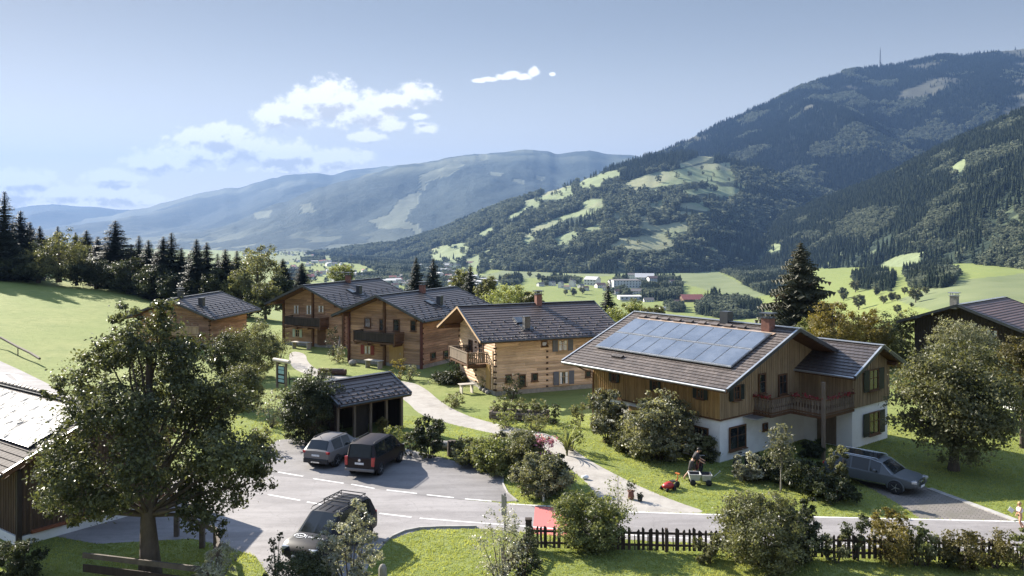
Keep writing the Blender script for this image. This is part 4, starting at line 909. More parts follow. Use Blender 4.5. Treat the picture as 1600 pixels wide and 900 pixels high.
# ---------------------------------------------------------------- vegetation
BARK = pm('grey_bark', (.115, .095, .078), (.07, .056, .045), 3, .9, .8, 14, (1, 1, .35), tint=.3, spec=.15)
BARKL = pm('pale_bark', (.30, .28, .25), (.2, .18, .16), 4, .85, .5, 14, (1, 1, .4), tint=.3, spec=.15)
LF = {
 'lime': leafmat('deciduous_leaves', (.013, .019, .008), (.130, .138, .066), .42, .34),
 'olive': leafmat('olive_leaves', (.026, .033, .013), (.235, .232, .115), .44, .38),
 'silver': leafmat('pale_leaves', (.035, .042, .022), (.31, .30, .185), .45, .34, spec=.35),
 'white': leafmat('glint_white_leaves', (.05, .055, .038), (.46, .45, .36), .38, .34, spec=.6),  # near-white leaf colour carries the sun's glint
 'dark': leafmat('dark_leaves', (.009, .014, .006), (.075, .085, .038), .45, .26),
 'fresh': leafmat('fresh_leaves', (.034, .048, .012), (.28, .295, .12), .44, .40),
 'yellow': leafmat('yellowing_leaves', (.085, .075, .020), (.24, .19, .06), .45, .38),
 'rust': leafmat('rusty_leaves', (.055, .050, .018), (.16, .135, .045), .45, .32, autumn=(.24, .075, .03)),
 'pink': leafmat('pink_flowers', (.30, .10, .17), (.60, .28, .40), .6, .3),
 'needle': leafmat('spruce_needles', (.0085, .0125, .0085), (.032, .038, .022), .6, .12, spec=.25),
 'needlel': leafmat('lighter_spruce_needles', (.020, .026, .012), (.060, .058, .028), .6, .15, autumn=(.12, .062, .03), spec=.25)}  # lighter, warmer needle tone with rusty ones among it
def leaves_arrays(lobes, n, leaf, seed, sprigs=16, spread=.22, up=.45, aspect=.58, fill=.35):
    """leaf quads on sprigs round the lobes (x, y, z, rx, rz); returns vertices, faces, tints"""
    rg = np.random.default_rng(seed); Lb = np.array([(l[0], l[1], l[2], l[3], l[4] if len(l) > 4 else l[3]) for l in lobes], float)
    w = Lb[:, 3]**1.5*Lb[:, 4]**.7; w /= w.sum(); ns = max(8, int(sprigs*len(Lb)))
    sl = rg.choice(len(Lb), ns, p=w); d = rg.normal(0, 1, (ns, 3)); d /= np.linalg.norm(d, axis=1)[:, None]
    rr = np.where(rg.random(ns) < fill, rg.uniform(.25, .8, ns), rg.uniform(.8, 1.08, ns))
    S = Lb[sl, :3] + d*rr[:, None]*np.stack([Lb[sl, 3], Lb[sl, 3], Lb[sl, 4]], 1)
    sw = rg.uniform(.3, 1.0, ns)**1.5; sw /= sw.sum()
    li = rg.choice(ns, n, p=sw); sp = spread*Lb[sl[li], 3]*rg.uniform(.5, 1.3, ns)[li]
    off = rg.normal(0, 1, (n, 3))*sp[:, None]*np.array([1, 1, .7]); P = S[li] + off
    nr = d[li]*.55 + np.array([0, 0, up]) + rg.normal(0, .62, (n, 3)); nr /= np.linalg.norm(nr, axis=1)[:, None]
    a = np.cross(nr, rg.normal(0, 1, (n, 3))); a /= np.linalg.norm(a, axis=1)[:, None]; b = np.cross(nr, a)
    L = leaf*(.45 + 1.0*rg.random(n)**1.4)[:, None]; Wd = L*aspect
    V = np.stack([P - a*L*.5, P - b*Wd*.5 + a*L*.08 + nr*L*.10, P + a*L*.5, P + b*Wd*.5 + a*L*.08 + nr*L*.10], 1).reshape(-1, 3)
    lt = rg.random(len(Lb)); st = rg.random(ns); ti = .25*lt[sl[li]] + .50*st[li]**1.3 + .25*rg.random(n)
    return V, np.arange(4*n).reshape(-1, 4), ti
def crown_lobes(seed, rx, rz, zc, n, rr=(.30, .46), egg=0.0, ry=None):
    rd = random.Random(seed); o = []; ry = ry or rx
    for k in range(n):
        th = k*2.399963 + rd.uniform(-.3, .3); zz = 1 - 2*(k+.5)/n; q = math.sqrt(max(0, 1-zz*zz)); r = rd.uniform(*rr); f = 1 - r*.75
        e = 1 - egg*zz
        o.append((math.cos(th)*q*rx*f*e*rd.uniform(.85, 1.1), math.sin(th)*q*ry*f*e*rd.uniform(.85, 1.1), zc + zz*rz*f, r*min(rx, ry)*rd.uniform(.85, 1.15), r*min(rz, rx*1.3)*rd.uniform(.85, 1.1)))
    return o
def limbs(mb, lobes, h0, h1, r0, seed, lean=(0, 0), n=7, every=1):
    """tapered trunk and limbs reaching into the lobes"""
    rd = random.Random(seed); top = Vector((lean[0], lean[1], h1)); k = 7; tr = []
    for i in range(k+1):
        t = i/k; tr.append(Vector((lean[0]*t*t + rd.uniform(-1, 1)*r0*.35*(0 < i), lean[1]*t*t + rd.uniform(-1, 1)*r0*.35*(0 < i), -.15 + (h1+.15)*t)))
    rads = [r0*(1.45 if i == 0 else 1.05 if i == 1 else 1 - .78*(i/k)) for i in range(k+1)]
    mb.tube(tr, rads, 10, rd.random())
    for l in lobes[::every]:
        e = Vector(l[:3]); t = min(.92, max(h0/h1, (e.z*.62)/h1 - .06)); i = min(k-1, int(t*k)); s = tr[i].lerp(tr[i+1], t*k-i); rb = rads[i]*.36
        m = s.lerp(e, .5) + Vector((rd.uniform(-.2, .2), rd.uniform(-.2, .2), .12))*((e-s).length*.35)
        mb.tube([s, s.lerp(m, .55), m, m.lerp(e, .6), e], [rb, rb*.8, rb*.55, rb*.35, rb*.12], 6, rd.random(), cap=False)
def leaf_tree(name, label, cat, loc, lobes, n, leaf, mat, trunk_r, h0, h1, seed, bark=None, group=None, every=1, trunk_name='trunk', crown_name='crown', rz=0.0, **kw):
    o = thing(name, label, cat, loc, rz, group)
    mb = MB(); limbs(mb, lobes, h0, h1, trunk_r, seed, every=every); mb.build(trunk_name, bark or BARK, o)
    V, F, ti = leaves_arrays(lobes, n, leaf, seed, **kw); np_mesh(crown_name, V, F, mat, ti, parent=o); return o
def bush(name, label, cat, u, vb, wpx, hpx, mat, seed, n=None, leaf=.13, nl=None, dpt=1.0, group=None, upright=False, extra=None, stems=True, dens=1.0, **kw):
    """a shrub standing at pixel (u, vb), wpx wide and hpx high in the photograph"""
    x, y = G(u, vb); s = y/FPX; rx = wpx*s/2; H = hpx*s; o = thing(name, label, cat, (x, y, 0), 0, group)
    nl = nl or max(5, int(9*rx)); lobes = crown_lobes(seed, rx, H*.52, H*.5, nl, ry=rx*dpt)
    n = n or int(min(26000, max(900, 1150*dens*(rx*rx*4 + rx*H*3)*(.10/leaf)**1.6)))
    if stems:
        mb = MB(); rd = random.Random(seed)
        for l in lobes: mb.tube([(l[0]*.12, l[1]*.12, -.05), (l[0]*.45, l[1]*.45, l[2]*.5), (l[0], l[1], l[2])], [.03, .022, .008], 5, rd.random(), cap=False)
        mb.build('stems', BARK, o)
    V, F, ti = leaves_arrays(lobes, n, leaf, seed, **kw); V[:, 2] = np.abs(V[:, 2])
    np_mesh('foliage', V, F, mat, ti, parent=o); return o

def spruce_arrays(h, r, seed, seg=6, dz=.42, droop=.35, skirt=.06):
    rg = np.random.default_rng(seed); V = []; T = []
    z = h*skirt
    while z < h*.985:
        f = 1 - z/h; L0 = r*(f**.80)*(.82 + .18*math.sin(z*5.1 + seed)) + .12; nb = max(6, int(7 + 9*f)); ph = rg.uniform(0, 6.28)
        wt = rg.random()
        for b in range(nb):
            th = ph + b*6.283/nb + rg.uniform(-.25, .25); L = L0*rg.uniform(.62, 1.12); c, s = math.cos(th), math.sin(th); sg = max(2, int(seg*min(1, .35 + L/r)))
            for k in range(sg):
                t0, t1 = k/sg, (k+1.25)/sg; zz = lambda t: z - droop*L*(t*1.0 - .45*t*t) + rg.normal(0, .03); w = L*.34*(1 - .6*t0)*rg.uniform(.7, 1.2) + .05
                p0 = np.array([c*L*t0, s*L*t0, zz(t0)]); p1 = np.array([c*L*t1, s*L*t1, zz(t1) - .04]); side = np.array([-s, c, 0])
                for sgn in (-1, 1):
                    q = p0*.45 + p1*.55 + side*sgn*w + np.array([0, 0, -w*rg.uniform(.35, .85)])
                    V.append([p0, p0*.3 + p1*.7 + side*sgn*w*.25, p1, q]); T.append(.45*rg.random() + .3*wt + .25*t0)
        z += dz*(.55 + .6*f)*rg.uniform(.85, 1.15)
    V = np.array(V).reshape(-1, 3); return V, np.arange(len(V)).reshape(-1, 4), np.array(T)
def spruce(name, label, loc, h, r, seed, mat, group=None, cat='tree', **kw):
    o = thing(name, label, cat, loc, 0, group); mb = MB(); mb.tube([(0, 0, -1), (0, 0, h*.5), (0, 0, h*.99)], [h*.018, h*.011, .02], 7); mb.build('trunk', BARK, o)
    V, F, ti = spruce_arrays(h, r, seed, **kw); np_mesh('crown', V, F, mat, ti, parent=o); return o

# --- the big deciduous tree in the left foreground
bx, by = G(235, 903); k_ = by/FPX
BIG = [(200,478,0,24),(255,478,.4,24),(200,505,0,28),(252,505,.5,34),(215,532,-.6,42),(278,548,.5,44),(165,548,.2,36),(308,580,-.6,38),(122,578,.3,36),(86,592,-.3,22),(236,590,1.6,52),(190,612,-1.6,52),(250,625,-2,48),
  (300,642,1.2,52),(346,618,.5,46),(382,602,-.3,28),(130,640,.6,46),(112,690,-.9,42),(78,765,-.5,26),(100,740,.6,36),(150,720,-1.9,48),(200,690,2.1,54),(262,692,-2.3,50),(322,702,.9,52),(376,684,-1.1,48),
  (414,706,.3,36),(422,745,.5,22),(382,752,.7,38),(340,772,-.9,36),(302,768,1.3,38),(362,803,0,20),(252,752,2.0,42),(160,768,1,32),(125,786,-.5,20),(198,748,-1.6,38)]
lob = [((u-240)*k_*.93, dy, (903-v)*k_, r*k_*.92, r*k_*.85) for u, v, dy, r in BIG]
leaf_tree('deciduous_tree', 'tall spreading deciduous tree with a grey trunk, in front of the barn', 'tree', (bx, by, -.3), lob, 68000, .15, LF['lime'], .36, 2.9, 9.6, 77, sprigs=48, spread=.20, fill=.36)
# --- round tree right of the farmhouse and the trees round it
def px_tree(name, label, u, vb, hpx, wpx, mat, seed, n, leaf, trunk_px, rpx=None, nl=16, loc=None, egg=.12, bark=None, group=None, **kw):
    x, y = loc or G(u, vb); s = y/FPX; zb = Zat(vb, y) if loc else 0; H = hpx*s; t = trunk_px*s; rx = wpx*s/2; rz = (H-t)/2
    lobes = crown_lobes(seed, rx, rz, t + rz, nl, egg=egg)
    return leaf_tree(name, label, 'tree', (x, y, zb), lobes, n, leaf, mat, max(.05, rx*.075), t*.8, H*.82, seed, bark=bark, group=group, **kw)
px_tree('deciduous_tree', 'round bushy tree casting shade beside the silver car, right of the farmhouse', 1490, 735, 195, 185, LF['olive'], 81, 30000, .20, 26, nl=26, sprigs=26)
px_tree('deciduous_tree', 'grey-green loose tree in front of the dark house, above the round tree', 1502, 660, 166, 118, LF['silver'], 82, 20000, .15, 30, nl=16, sprigs=26, egg=.2)
px_tree('deciduous_tree', 'brownish sparse tree cut by the right edge of the picture', 1598, 700, 185, 90, LF['rust'], 83, 13000, .16, 40, nl=14, sprigs=24)
for i, (u, vb, hp, wp, m_, lab) in enumerate(((1300, 580, 112, 80, 'yellow', 'yellowish maple between the big spruce and the wing roof'), (1352, 575, 92, 80, 'yellow', 'middle one of the yellowish maples behind the wing roof'),
    (1408, 590, 104, 74, 'olive', 'darker green maple behind the right verge of the wing roof'), (1270, 560, 66, 50, 'fresh', 'small fresh-green tree at the foot of the big spruce, behind the farmhouse'))):
    px_tree('maple_tree', lab, u, vb, hp, wp, LF[m_], 90+i, 11000, .21, 14, nl=13, loc=(Xat(u, 82+i*2), 82+i*2), sprigs=22)
Yb = 92; s = Yb/FPX; spruce('spruce_tree', 'big solitary dark spruce with a rusty tip, behind the farmhouse roof', (Xat(1251, Yb), Yb, Zat(540, Yb)), 165*s, 98*s, 101, LF['needlel'], seg=11, dz=.26, droop=.46)
for (u, vt, vb, rp, Yb, lab, sd_) in ((650,400,475,25,140,'left of the twin spruces behind the second log chalet',102), (677,402,475,26,138,'right of the twin spruces behind the second log chalet',103),
    (735,412,480,25,128,'slender spruce between the twin spruces and the pale-log chalet roof',104), (950,440,510,25,112,'small dark spruce behind the right end of the pale-log chalet roof',105)):
    s = Yb/FPX; spruce('spruce_tree', lab, (Xat(u, Yb), Yb, Zat(vb, Yb)), (vb-vt)*s, rp*s, sd_, LF['needle'], seg=8, dz=.27)
for i, (u, vt, vb, wp, Yb, m_, lab) in enumerate(((795,448,492,72,118,'fresh','light green tree behind the roof ridge of the pale-log chalet'), (762,432,480,40,126,'olive','loose tree just right of the slender spruce'),
    (720,420,470,34,134,'olive','loose tree just left of the slender spruce'), (535,410,452,40,150,'fresh','airy tree above the roof of the farthest chalet'), (985,470,520,70,100,'fresh','low light tree above the left verge of the farmhouse roof'),
    (1020,478,520,50,98,'olive','low green tree above the solar collectors'), (832,455,490,40,116,'olive','small green tree right of the brick chimney of the pale-log chalet'))):
    px_tree('deciduous_tree', lab, u, vb, vb-vt, wp, LF[m_], 120+i, 6500, .24, 6, nl=10, loc=(Xat(u, Yb), Yb), sprigs=20)
# --- the tree belt behind the left meadow: spruces copied from four forms, broadleaved trees from two
SP = [spruce_arrays(14, 3.0, 200, 6, .30, skirt=.02), spruce_arrays(14, 2.5, 201, 6, .32, skirt=.03), spruce_arrays(14, 3.4, 202, 6, .31, skirt=.02), spruce_arrays(14, 2.8, 203, 6, .28, skirt=.04)]
SPM = []
def spruce_proto(k, label, group):
    o = thing('spruce_tree', label, 'tree', (0, 0, 0), 0, group); mb = MB(); mb.tube([(0, 0, -3), (0, 0, 7), (0, 0, 13.8)], [.26, .16, .02], 6); mb.build('trunk', BARK, o); V, F, ti = SP[k]; np_mesh('crown', V, F, LF['needle'], ti, parent=o); return o
BELT = [(-25,285,445,30,150),(7,297,440,26,150),(32,327,440,22,155),(47,345,435,18,170),(62,352,430,16,190),(118,362,425,14,210),(135,358,425,16,210),(153,368,440,17,165),(180,343,452,30,160),(217,367,455,19,155),(232,373,458,17,152),(205,380,455,20,158),
  (255,368,465,22,148),(268,362,467,24,150),(283,385,470,16,150),(307,372,478,22,140),(323,377,480,20,142),(340,395,485,16,140),(352,387,488,20,138),(370,390,490,18,140),(442,403,470,17,152),(472,410,470,20,160),(-70,300,440,28,150),(90,352,432,13,220),(20,352,440,16,185),(165,385,450,18,175),(245,392,465,18,165),(295,395,475,16,160)]
BELT_LAB = {0:'spruce cut by the left edge above the meadow', 1:'tallest spruce at the left edge above the meadow', 8:'tall broad spruce standing free in the tree belt, left of centre', 20:'dark spruce beside the tall poplar-like tree, towards the chalets', 21:'small spruce nearest to the farthest chalet roof'}
protos = {}
for i, (u, vt, vb, rp, Yb) in enumerate(BELT):
    k = i % 4; s = Yb/FPX; h = (vb-vt)*s; r = rp*s*1.35; g = 'spruces behind the meadow'
    lab = BELT_LAB.get(i, 'dark spruce in the tree belt behind the sloping meadow')
    o = protos.get(k)
    if o is None: o = protos[k] = spruce_proto(k, lab, g)
    else: o = copy_tree(o); o['label'] = lab
    if i in BELT_LAB and 'group' in o: pass
    o.location = (Xat(u, Yb), Yb, Zat(vb, Yb)); o.scale = (r/1.95, r/1.95, h/14); o.rotation_euler = (0, 0, i*1.7)
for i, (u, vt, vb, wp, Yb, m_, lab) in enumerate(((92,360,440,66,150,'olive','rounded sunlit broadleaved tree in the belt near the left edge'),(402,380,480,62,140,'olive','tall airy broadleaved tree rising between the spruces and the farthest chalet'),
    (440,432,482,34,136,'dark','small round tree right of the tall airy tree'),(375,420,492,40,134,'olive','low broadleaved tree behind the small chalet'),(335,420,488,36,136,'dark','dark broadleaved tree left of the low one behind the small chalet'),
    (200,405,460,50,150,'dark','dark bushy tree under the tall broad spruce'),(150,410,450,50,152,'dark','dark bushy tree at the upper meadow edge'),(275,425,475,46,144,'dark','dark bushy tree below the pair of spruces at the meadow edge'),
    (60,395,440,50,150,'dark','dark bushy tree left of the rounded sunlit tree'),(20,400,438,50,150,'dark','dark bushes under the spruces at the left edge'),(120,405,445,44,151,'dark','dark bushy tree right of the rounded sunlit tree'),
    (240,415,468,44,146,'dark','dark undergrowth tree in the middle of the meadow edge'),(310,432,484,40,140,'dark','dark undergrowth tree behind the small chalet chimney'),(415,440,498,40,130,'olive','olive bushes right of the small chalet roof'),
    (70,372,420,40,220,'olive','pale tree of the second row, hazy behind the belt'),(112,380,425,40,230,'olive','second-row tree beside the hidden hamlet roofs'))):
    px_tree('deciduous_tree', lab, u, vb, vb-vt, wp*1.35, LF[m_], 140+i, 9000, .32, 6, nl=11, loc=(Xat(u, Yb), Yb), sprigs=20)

# --- far woods: one object for each mass, trees instanced on surveyed points
def far_proto(kind, seed):
    rg = np.random.default_rng(seed); mb = MB(); rd = random.Random(seed)
    if kind == 'spruce':
        for i in range(5):
            z0, r = .08 + .17*i, (.19 - .034*i)*rd.uniform(.9, 1.1); n = 7
            pts = [(math.cos(6.283*j/n + i)*r*rd.uniform(.65, 1.2), math.sin(6.283*j/n + i)*r*rd.uniform(.65, 1.2), z0 + rd.uniform(-.03, .03)) for j in range(n)]
            for j in range(n): mb.face([pts[j], pts[(j+1) % n], (rd.uniform(-.01, .01), 0, z0 + .26)], rd.random())
    else:
        V, F, ti = leaves_arrays(crown_lobes(seed, .40, .42, .50, 7), 170, .22, seed, sprigs=10, up=.7)
        for f, t_ in zip(F, ti): mb.face(V[f], float(t_))
    return mb
def far_leaf(name, a, b):
    m, t = newmat(name); oi = nd(t, 'ShaderNodeObjectInfo').outputs['Random']; c = mixc(t, smooth(t, mth(t, 'ADD', mth(t, 'MULTIPLY', oi, .65), mth(t, 'MULTIPLY', attr(t, 'tint'), .35)), 0, 1), a, b)
    out(t, nd(t, 'ShaderNodeMixShader', {0: .38, 1: nd(t, 'ShaderNodeBsdfDiffuse', {0: c}).outputs[0], 2: nd(t, 'ShaderNodeBsdfTranslucent', {0: c}).outputs[0]}).outputs[0]); return m
FSP = far_leaf('far_spruce', (.017, .027, .019), (.072, .088, .056)); FDE = far_leaf('far_broadleaf', (.055, .074, .050), (.235, .255, .170))
def proto_coll(kind, mat):
    c = bpy.data.collections.new('far_' + kind)
    for i in range(4):
        o = far_proto(kind, 300+i).build('far_tree', mat); C.objects.unlink(o); c.objects.link(o)
    return c
FSD = far_leaf('dark_far_spruce', (.008, .013, .010), (.030, .040, .028))
PC = {'spruce': proto_coll('spruce', FSP), 'dspruce': proto_coll('spruce', FSD), 'broadleaf': proto_coll('broadleaf', FDE)}
def gn_instances(coll):
    g = bpy.data.node_groups.new('scatter_trees', 'GeometryNodeTree')
    g.interface.new_socket('Geometry', in_out='INPUT', socket_type='NodeSocketGeometry'); g.interface.new_socket('Geometry', in_out='OUTPUT', socket_type='NodeSocketGeometry')
    gi = g.nodes.new('NodeGroupInput'); go = g.nodes.new('NodeGroupOutput')
    ci = nd(g, 'GeometryNodeCollectionInfo', {'Collection': coll, 'Separate Children': True, 'Reset Children': True})
    na = nd(g, 'GeometryNodeInputNamedAttribute', {'Name': 'size'}, data_type='FLOAT_VECTOR'); nr = nd(g, 'GeometryNodeInputNamedAttribute', {'Name': 'turn'}, data_type='FLOAT_VECTOR')
    ip = nd(g, 'GeometryNodeInstanceOnPoints', {'Points': gi.outputs[0], 'Instance': ci.outputs[0], 'Pick Instance': True, 'Scale': na.outputs[0]})
    rt = nd(g, 'FunctionNodeEulerToRotation', {0: nr.outputs[0]}); g.links.new(rt.outputs[0], ip.inputs['Rotation'])
    g.links.new(ip.outputs[0], go.inputs[0]); return g
GN = {k: gn_instances(c) for k, c in PC.items()}
def scatter(name, P, kind, hmin, hmax, seed, label):
    rg = np.random.default_rng(seed); n = len(P); me = bpy.data.meshes.new(name); me.vertices.add(n); me.vertices.foreach_set('co', np.ascontiguousarray(P, np.float32).ravel())
    h = rg.uniform(hmin, hmax, n)*rg.choice([1, 1, .7], n); w = h*rg.uniform(.8, 1.25, n)
    me.attributes.new('size', 'FLOAT_VECTOR', 'POINT').data.foreach_set('vector', np.stack([w, w, h], 1).astype(np.float32).ravel())
    me.attributes.new('turn', 'FLOAT_VECTOR', 'POINT').data.foreach_set('vector', np.stack([w*0, w*0, rg.uniform(0, 6.28, n)], 1).astype(np.float32).ravel())
    o = bpy.data.objects.new(name, me); C.objects.link(o); m = o.modifiers.new('scatter', 'NODES'); m.node_group = GN[kind]; o['kind'] = 'stuff'; o['label'] = label; return o
def layer_points(layer, n, wood, seed, tmax=1.03, umin=-60, umax=1680, clump=0):
    o, X, Y, Z, T = layer; rg = np.random.default_rng(seed); U = 800 + FPX*X/Y
    A = np.abs((X[1:, 1:]-X[1:, :-1])*(Y[1:, 1:]-Y[:-1, 1:])); ok = (T[1:, 1:] < tmax) & (U[1:, 1:] > umin) & (U[1:, 1:] < umax)
    A = (A*ok).ravel(); i = rg.choice(A.size, n, p=A/A.sum()); r, c = np.unravel_index(i, (X.shape[0]-1, X.shape[1]-1)); a, b = rg.random(n), rg.random(n)
    f = lambda M: (M[r, c]*(1-a)*(1-b) + M[r, c+1]*(1-a)*b + M[r+1, c]*a*(1-b) + M[r+1, c+1]*a*b)
    x, y, z = f(X), f(Y), f(Z); w = np.minimum(wood(x, y, z), np.minimum(wood(x, y, z + 13), wood(x, y, z + 22))); keep = rg.random(n) < np.maximum(w, .012)
    if clump: keep &= rg.random(n) < sstep(fbm(x/clump, y/clump, 3), .28, .46) + .25
    return np.stack([x, y, z-.8], 1)[keep]
PA = layer_points(hillA, 36000, hill_wood, 1, umax=1450); na_ = int(len(PA)*.45)
PA = PA[np.random.default_rng(2).permutation(len(PA))]; mixn = (fbm(PA[:, 0]/120, PA[:, 1]/120, 3) > .57) | (PA[:, 2] > 230)
scatter('forest', PA[mixn], 'spruce', 17, 32, 3, 'spruce woods on the lower hill with the clearings'); scatter('forest', PA[~mixn], 'broadleaf', 16, 32, 4, 'broadleaved woods on the lower hill with the clearings')
PCp = layer_points(hillC, 62000, ridge_wood, 5); d_ = (any_poly(PALE_RIDGE)(PCp[:, 0], PCp[:, 1], PCp[:, 2] + 8) > .5) | (fbm(PCp[:, 0]/70 + 4, PCp[:, 1]/90, 4) > .67)
scatter('forest', PCp[~d_], 'spruce', 17, 30, 6, 'dense spruce forest on the wooded ridge at the right'); scatter('forest', PCp[d_], 'broadleaf', 14, 22, 7, 'patches of pale broadleaved trees on the wooded ridge')
PB = layer_points(hillB, 62000, big_wood, 8); d_ = fbm(PB[:, 0]/260 + 4, PB[:, 1]/260, 4) > .63
scatter('forest', PB[~d_], 'dspruce', 18, 32, 9, 'spruce forest on the high mountain'); scatter('forest', PB[d_], 'broadleaf', 14, 26, 10, 'pale broadleaved trees on the high mountain')
VW = pm('far_white_wall', (.66, .65, .62), (.56, .55, .52), .4, .9, tint=0); VWT = pm('far_wood_wall', (.20, .12, .07), (.15, .09, .055), .5, .9, tint=0)
VR = [pm('far_grey_roof', (.13, .115, .11), (.10, .09, .085), .4, .8, tint=0), pm('far_brown_roof', (.16, .09, .07), (.12, .07, .055), .4, .8, tint=0), pm('far_red_roof', (.27, .085, .07), (.22, .07, .06), .4, .8, tint=0), pm('far_pale_roof', (.50, .49, .47), (.42, .41, .40), .4, .7, tint=0)]
q4 = lambda u, v: (840 + u/4.444, 400 + v/4.444)
VILLAGE = list(((162,222,34,38,{'rot':60},'house','house','narrow white house at the left end of the far village'), (242,212,46,40,{'rot':70},'house','house','white gabled house beside the little church of the far village'), (380,202,84,50,{'rot':-35,'roof':3},'house','house','wide white chalet with a pale roof in the middle of the far village'),
   (610,214,170,40,{'rot':4,'flat':True,'rows':3,'cols':9},'hotel','hotel','long flat-roofed hotel of the far village'), (742,168,110,40,{'rot':-8,'roof':3,'rows':2,'cols':6},'house','house','white building on the rise above the hotel of the far village'), (1068,312,130,38,{'wall':VWT,'roof':2,'rot':6,'rows':1},'barn','barn','long barn with a red roof on the far meadow'),
   (640,298,140,17,{'rot':3,'roof':3,'flat':True,'rows':1,'cols':5},'hall','hall','low pale hall in front of the hotel of the far village'), (435,222,60,30,{'rot':20,'roof':1},'house','house','brown-roofed house right of the wide white chalet'), (20,210,40,22,{'rot':30},'house','house','small house alone left of the far village'), (872,378,44,22,{'rot':15,'roof':3},'house','house','little pale house above the farmhouse roof, in front of the far village'),
   (690,262,70,30,{'rot':-20,'roof':0},'house','house','grey-roofed house below the hotel of the far village'), (795,180,60,34,{'rot':20,'roof':1},'house','house','house half behind the trees right of the white building on the rise'), (300,222,36,24,{'rot':40,'roof':0},'house','house','small grey-roofed house between church and wide chalet'), (520,212,50,40,{'rot':10,'roof':0},'house','house','white house touching the left end of the hotel')))
VILLAGE += [(u, v, w, h, {'rot': rt, 'roof': rf}, 'house', 'house', lab) for u, v, w, h, rt, rf, lab in (
  (100,205,40,26,50,0,'grey-roofed farmhouse at the far left of the far village'), (205,232,36,24,-30,1,'brown-roofed house below the narrow white house of the far village'), (330,240,40,26,25,1,'brown-roofed house below the church of the far village'), (480,240,46,28,-15,0,'grey house below the wide white chalet'),
  (560,262,50,26,12,1,'brown-roofed house below the hotel front of the far village'), (650,160,44,34,-25,0,'grey-roofed house left of the white building on the rise'), (930,196,40,26,35,1,'lone house at the right end of the far village'), (770,318,60,24,0,0,'grey shed between the pale hall and the red-roofed barn'), (960,330,44,22,20,1,'small brown house left of the red-roofed barn'),
  (-520,40,40,26,30,3,'pale house at the foot of the wooded hill, left'), (-470,70,44,28,-20,1,'brown-roofed house at the foot of the wooded hill, left'), (-560,85,40,26,60,0,'grey house at the foot of the wooded hill, left'), (-430,40,36,24,15,3,'small pale house at the foot of the wooded hill, left'))]
VGL = pm('far_window', (.05, .055, .06), None, 1, .3, tint=0)
def ground_points(polys, n, seed, ylo=250):
    rg = np.random.default_rng(seed); u = rg.uniform(-80, 1700, n*3); y = np.exp(rg.uniform(math.log(ylo), math.log(7500), n*3)); x = (u-800)/FPX*y; z = ground_z(x, y); m = any_poly(polys)(x, y, z) > .5
    # equal density over the ground, not over the picture
    p = (y/7500)**2; m &= rg.random(n*3) < np.clip(p*14, 0, 1); return np.stack([x, y, z-.5], 1)[m]
PG = ground_points(GROVES, 260000, 11)
_u, _v = pix(PG[:, 0], PG[:, 1], PG[:, 2]); _k = np.ones(len(PG), bool)
for (u, v, w, h, *_r) in VILLAGE:
    a, b = q4(u, v); _k &= ~((np.abs(_u - a) < w/4.444*.62) & (_v > b - 2) & (_v < b + 7))
PG = PG[_k]; d_ = fbm(PG[:, 0]/90, PG[:, 1]/90, 3) > .47
scatter('grove', PG[d_], 'broadleaf', 6, 15, 12, 'broadleaved groves and hedges of the valley floor'); scatter('grove', PG[~d_], 'spruce', 9, 19, 13, 'spruces among the groves of the valley floor')
print('forest counts', len(PA), len(PCp), len(PB), len(PG))

def on_ground(u, v, ylo=150):
    Y = np.geomspace(ylo, 9000, 4000); X = (u-800)/FPX*Y; d = ground_z(X, Y) - (EYE - (v-HOR)/FPX*Y); i = np.argmax(d > 0) if (d > 0).any() else len(Y) - 1; return float(X[i]), float(Y[i]), float(ground_z(X[i], Y[i]))
# solitary meadow trees that can be told apart: copied from three forms
def meadow_proto(k):
    o = thing('meadow_tree', 'solitary round tree on a far meadow', 'tree'); lobes = crown_lobes(400+k, 3.6, 4.0, 5.6, 9); mb = MB(); limbs(mb, lobes, 1.6, 7.5, .3, k, every=3); mb.build('trunk', BARK, o)
    V, F, ti = leaves_arrays(lobes, 2600, .85, 400+k, sprigs=22, fill=.5); np_mesh('crown', V, F, LF['dark' if k == 1 else 'olive'], ti, parent=o); return o
mp_ = []
SOL = conv([(470,290),(415,322),(485,372),(602,345),(640,332),(668,332),(752,338),(735,362),(665,392),(800,300),(575,300),(700,300),(30,110),(60,75)], 3, 1180, 360) + z5([(700,240),(500,275),(540,290),(410,300),(395,302),(685,355),(650,350),(720,345),(560,305),(1010,362),(1040,330),(880,350),(600,300)]) + [(1395,470),(1370,462),(1318,470),(1440,445)]
SZ = [62,60,80,46,40,36,78,26,50,40,36,40,30,26]
for i, (u, v) in enumerate(SOL):
    x, y, z = on_ground(u, v); hp = SZ[i]/3*.92 if i < len(SZ) else 9 + (i*7 % 5)*1.3
    if i < 3: mp_.append(meadow_proto(i)); o = mp_[i]
    else: o = copy_tree(mp_[i % 3])
    h = hp*y/FPX; s = h/9.6; o.location = (x, y, z); o.scale = (s*1.1, s*1.1, s); o.rotation_euler = (0, 0, i*2.1); o['group'] = 'solitary trees on the valley meadows'
    o['label'] = 'round tree standing alone on the far right meadow' if i < len(SZ) else 'small solitary tree among the fields of the far village'

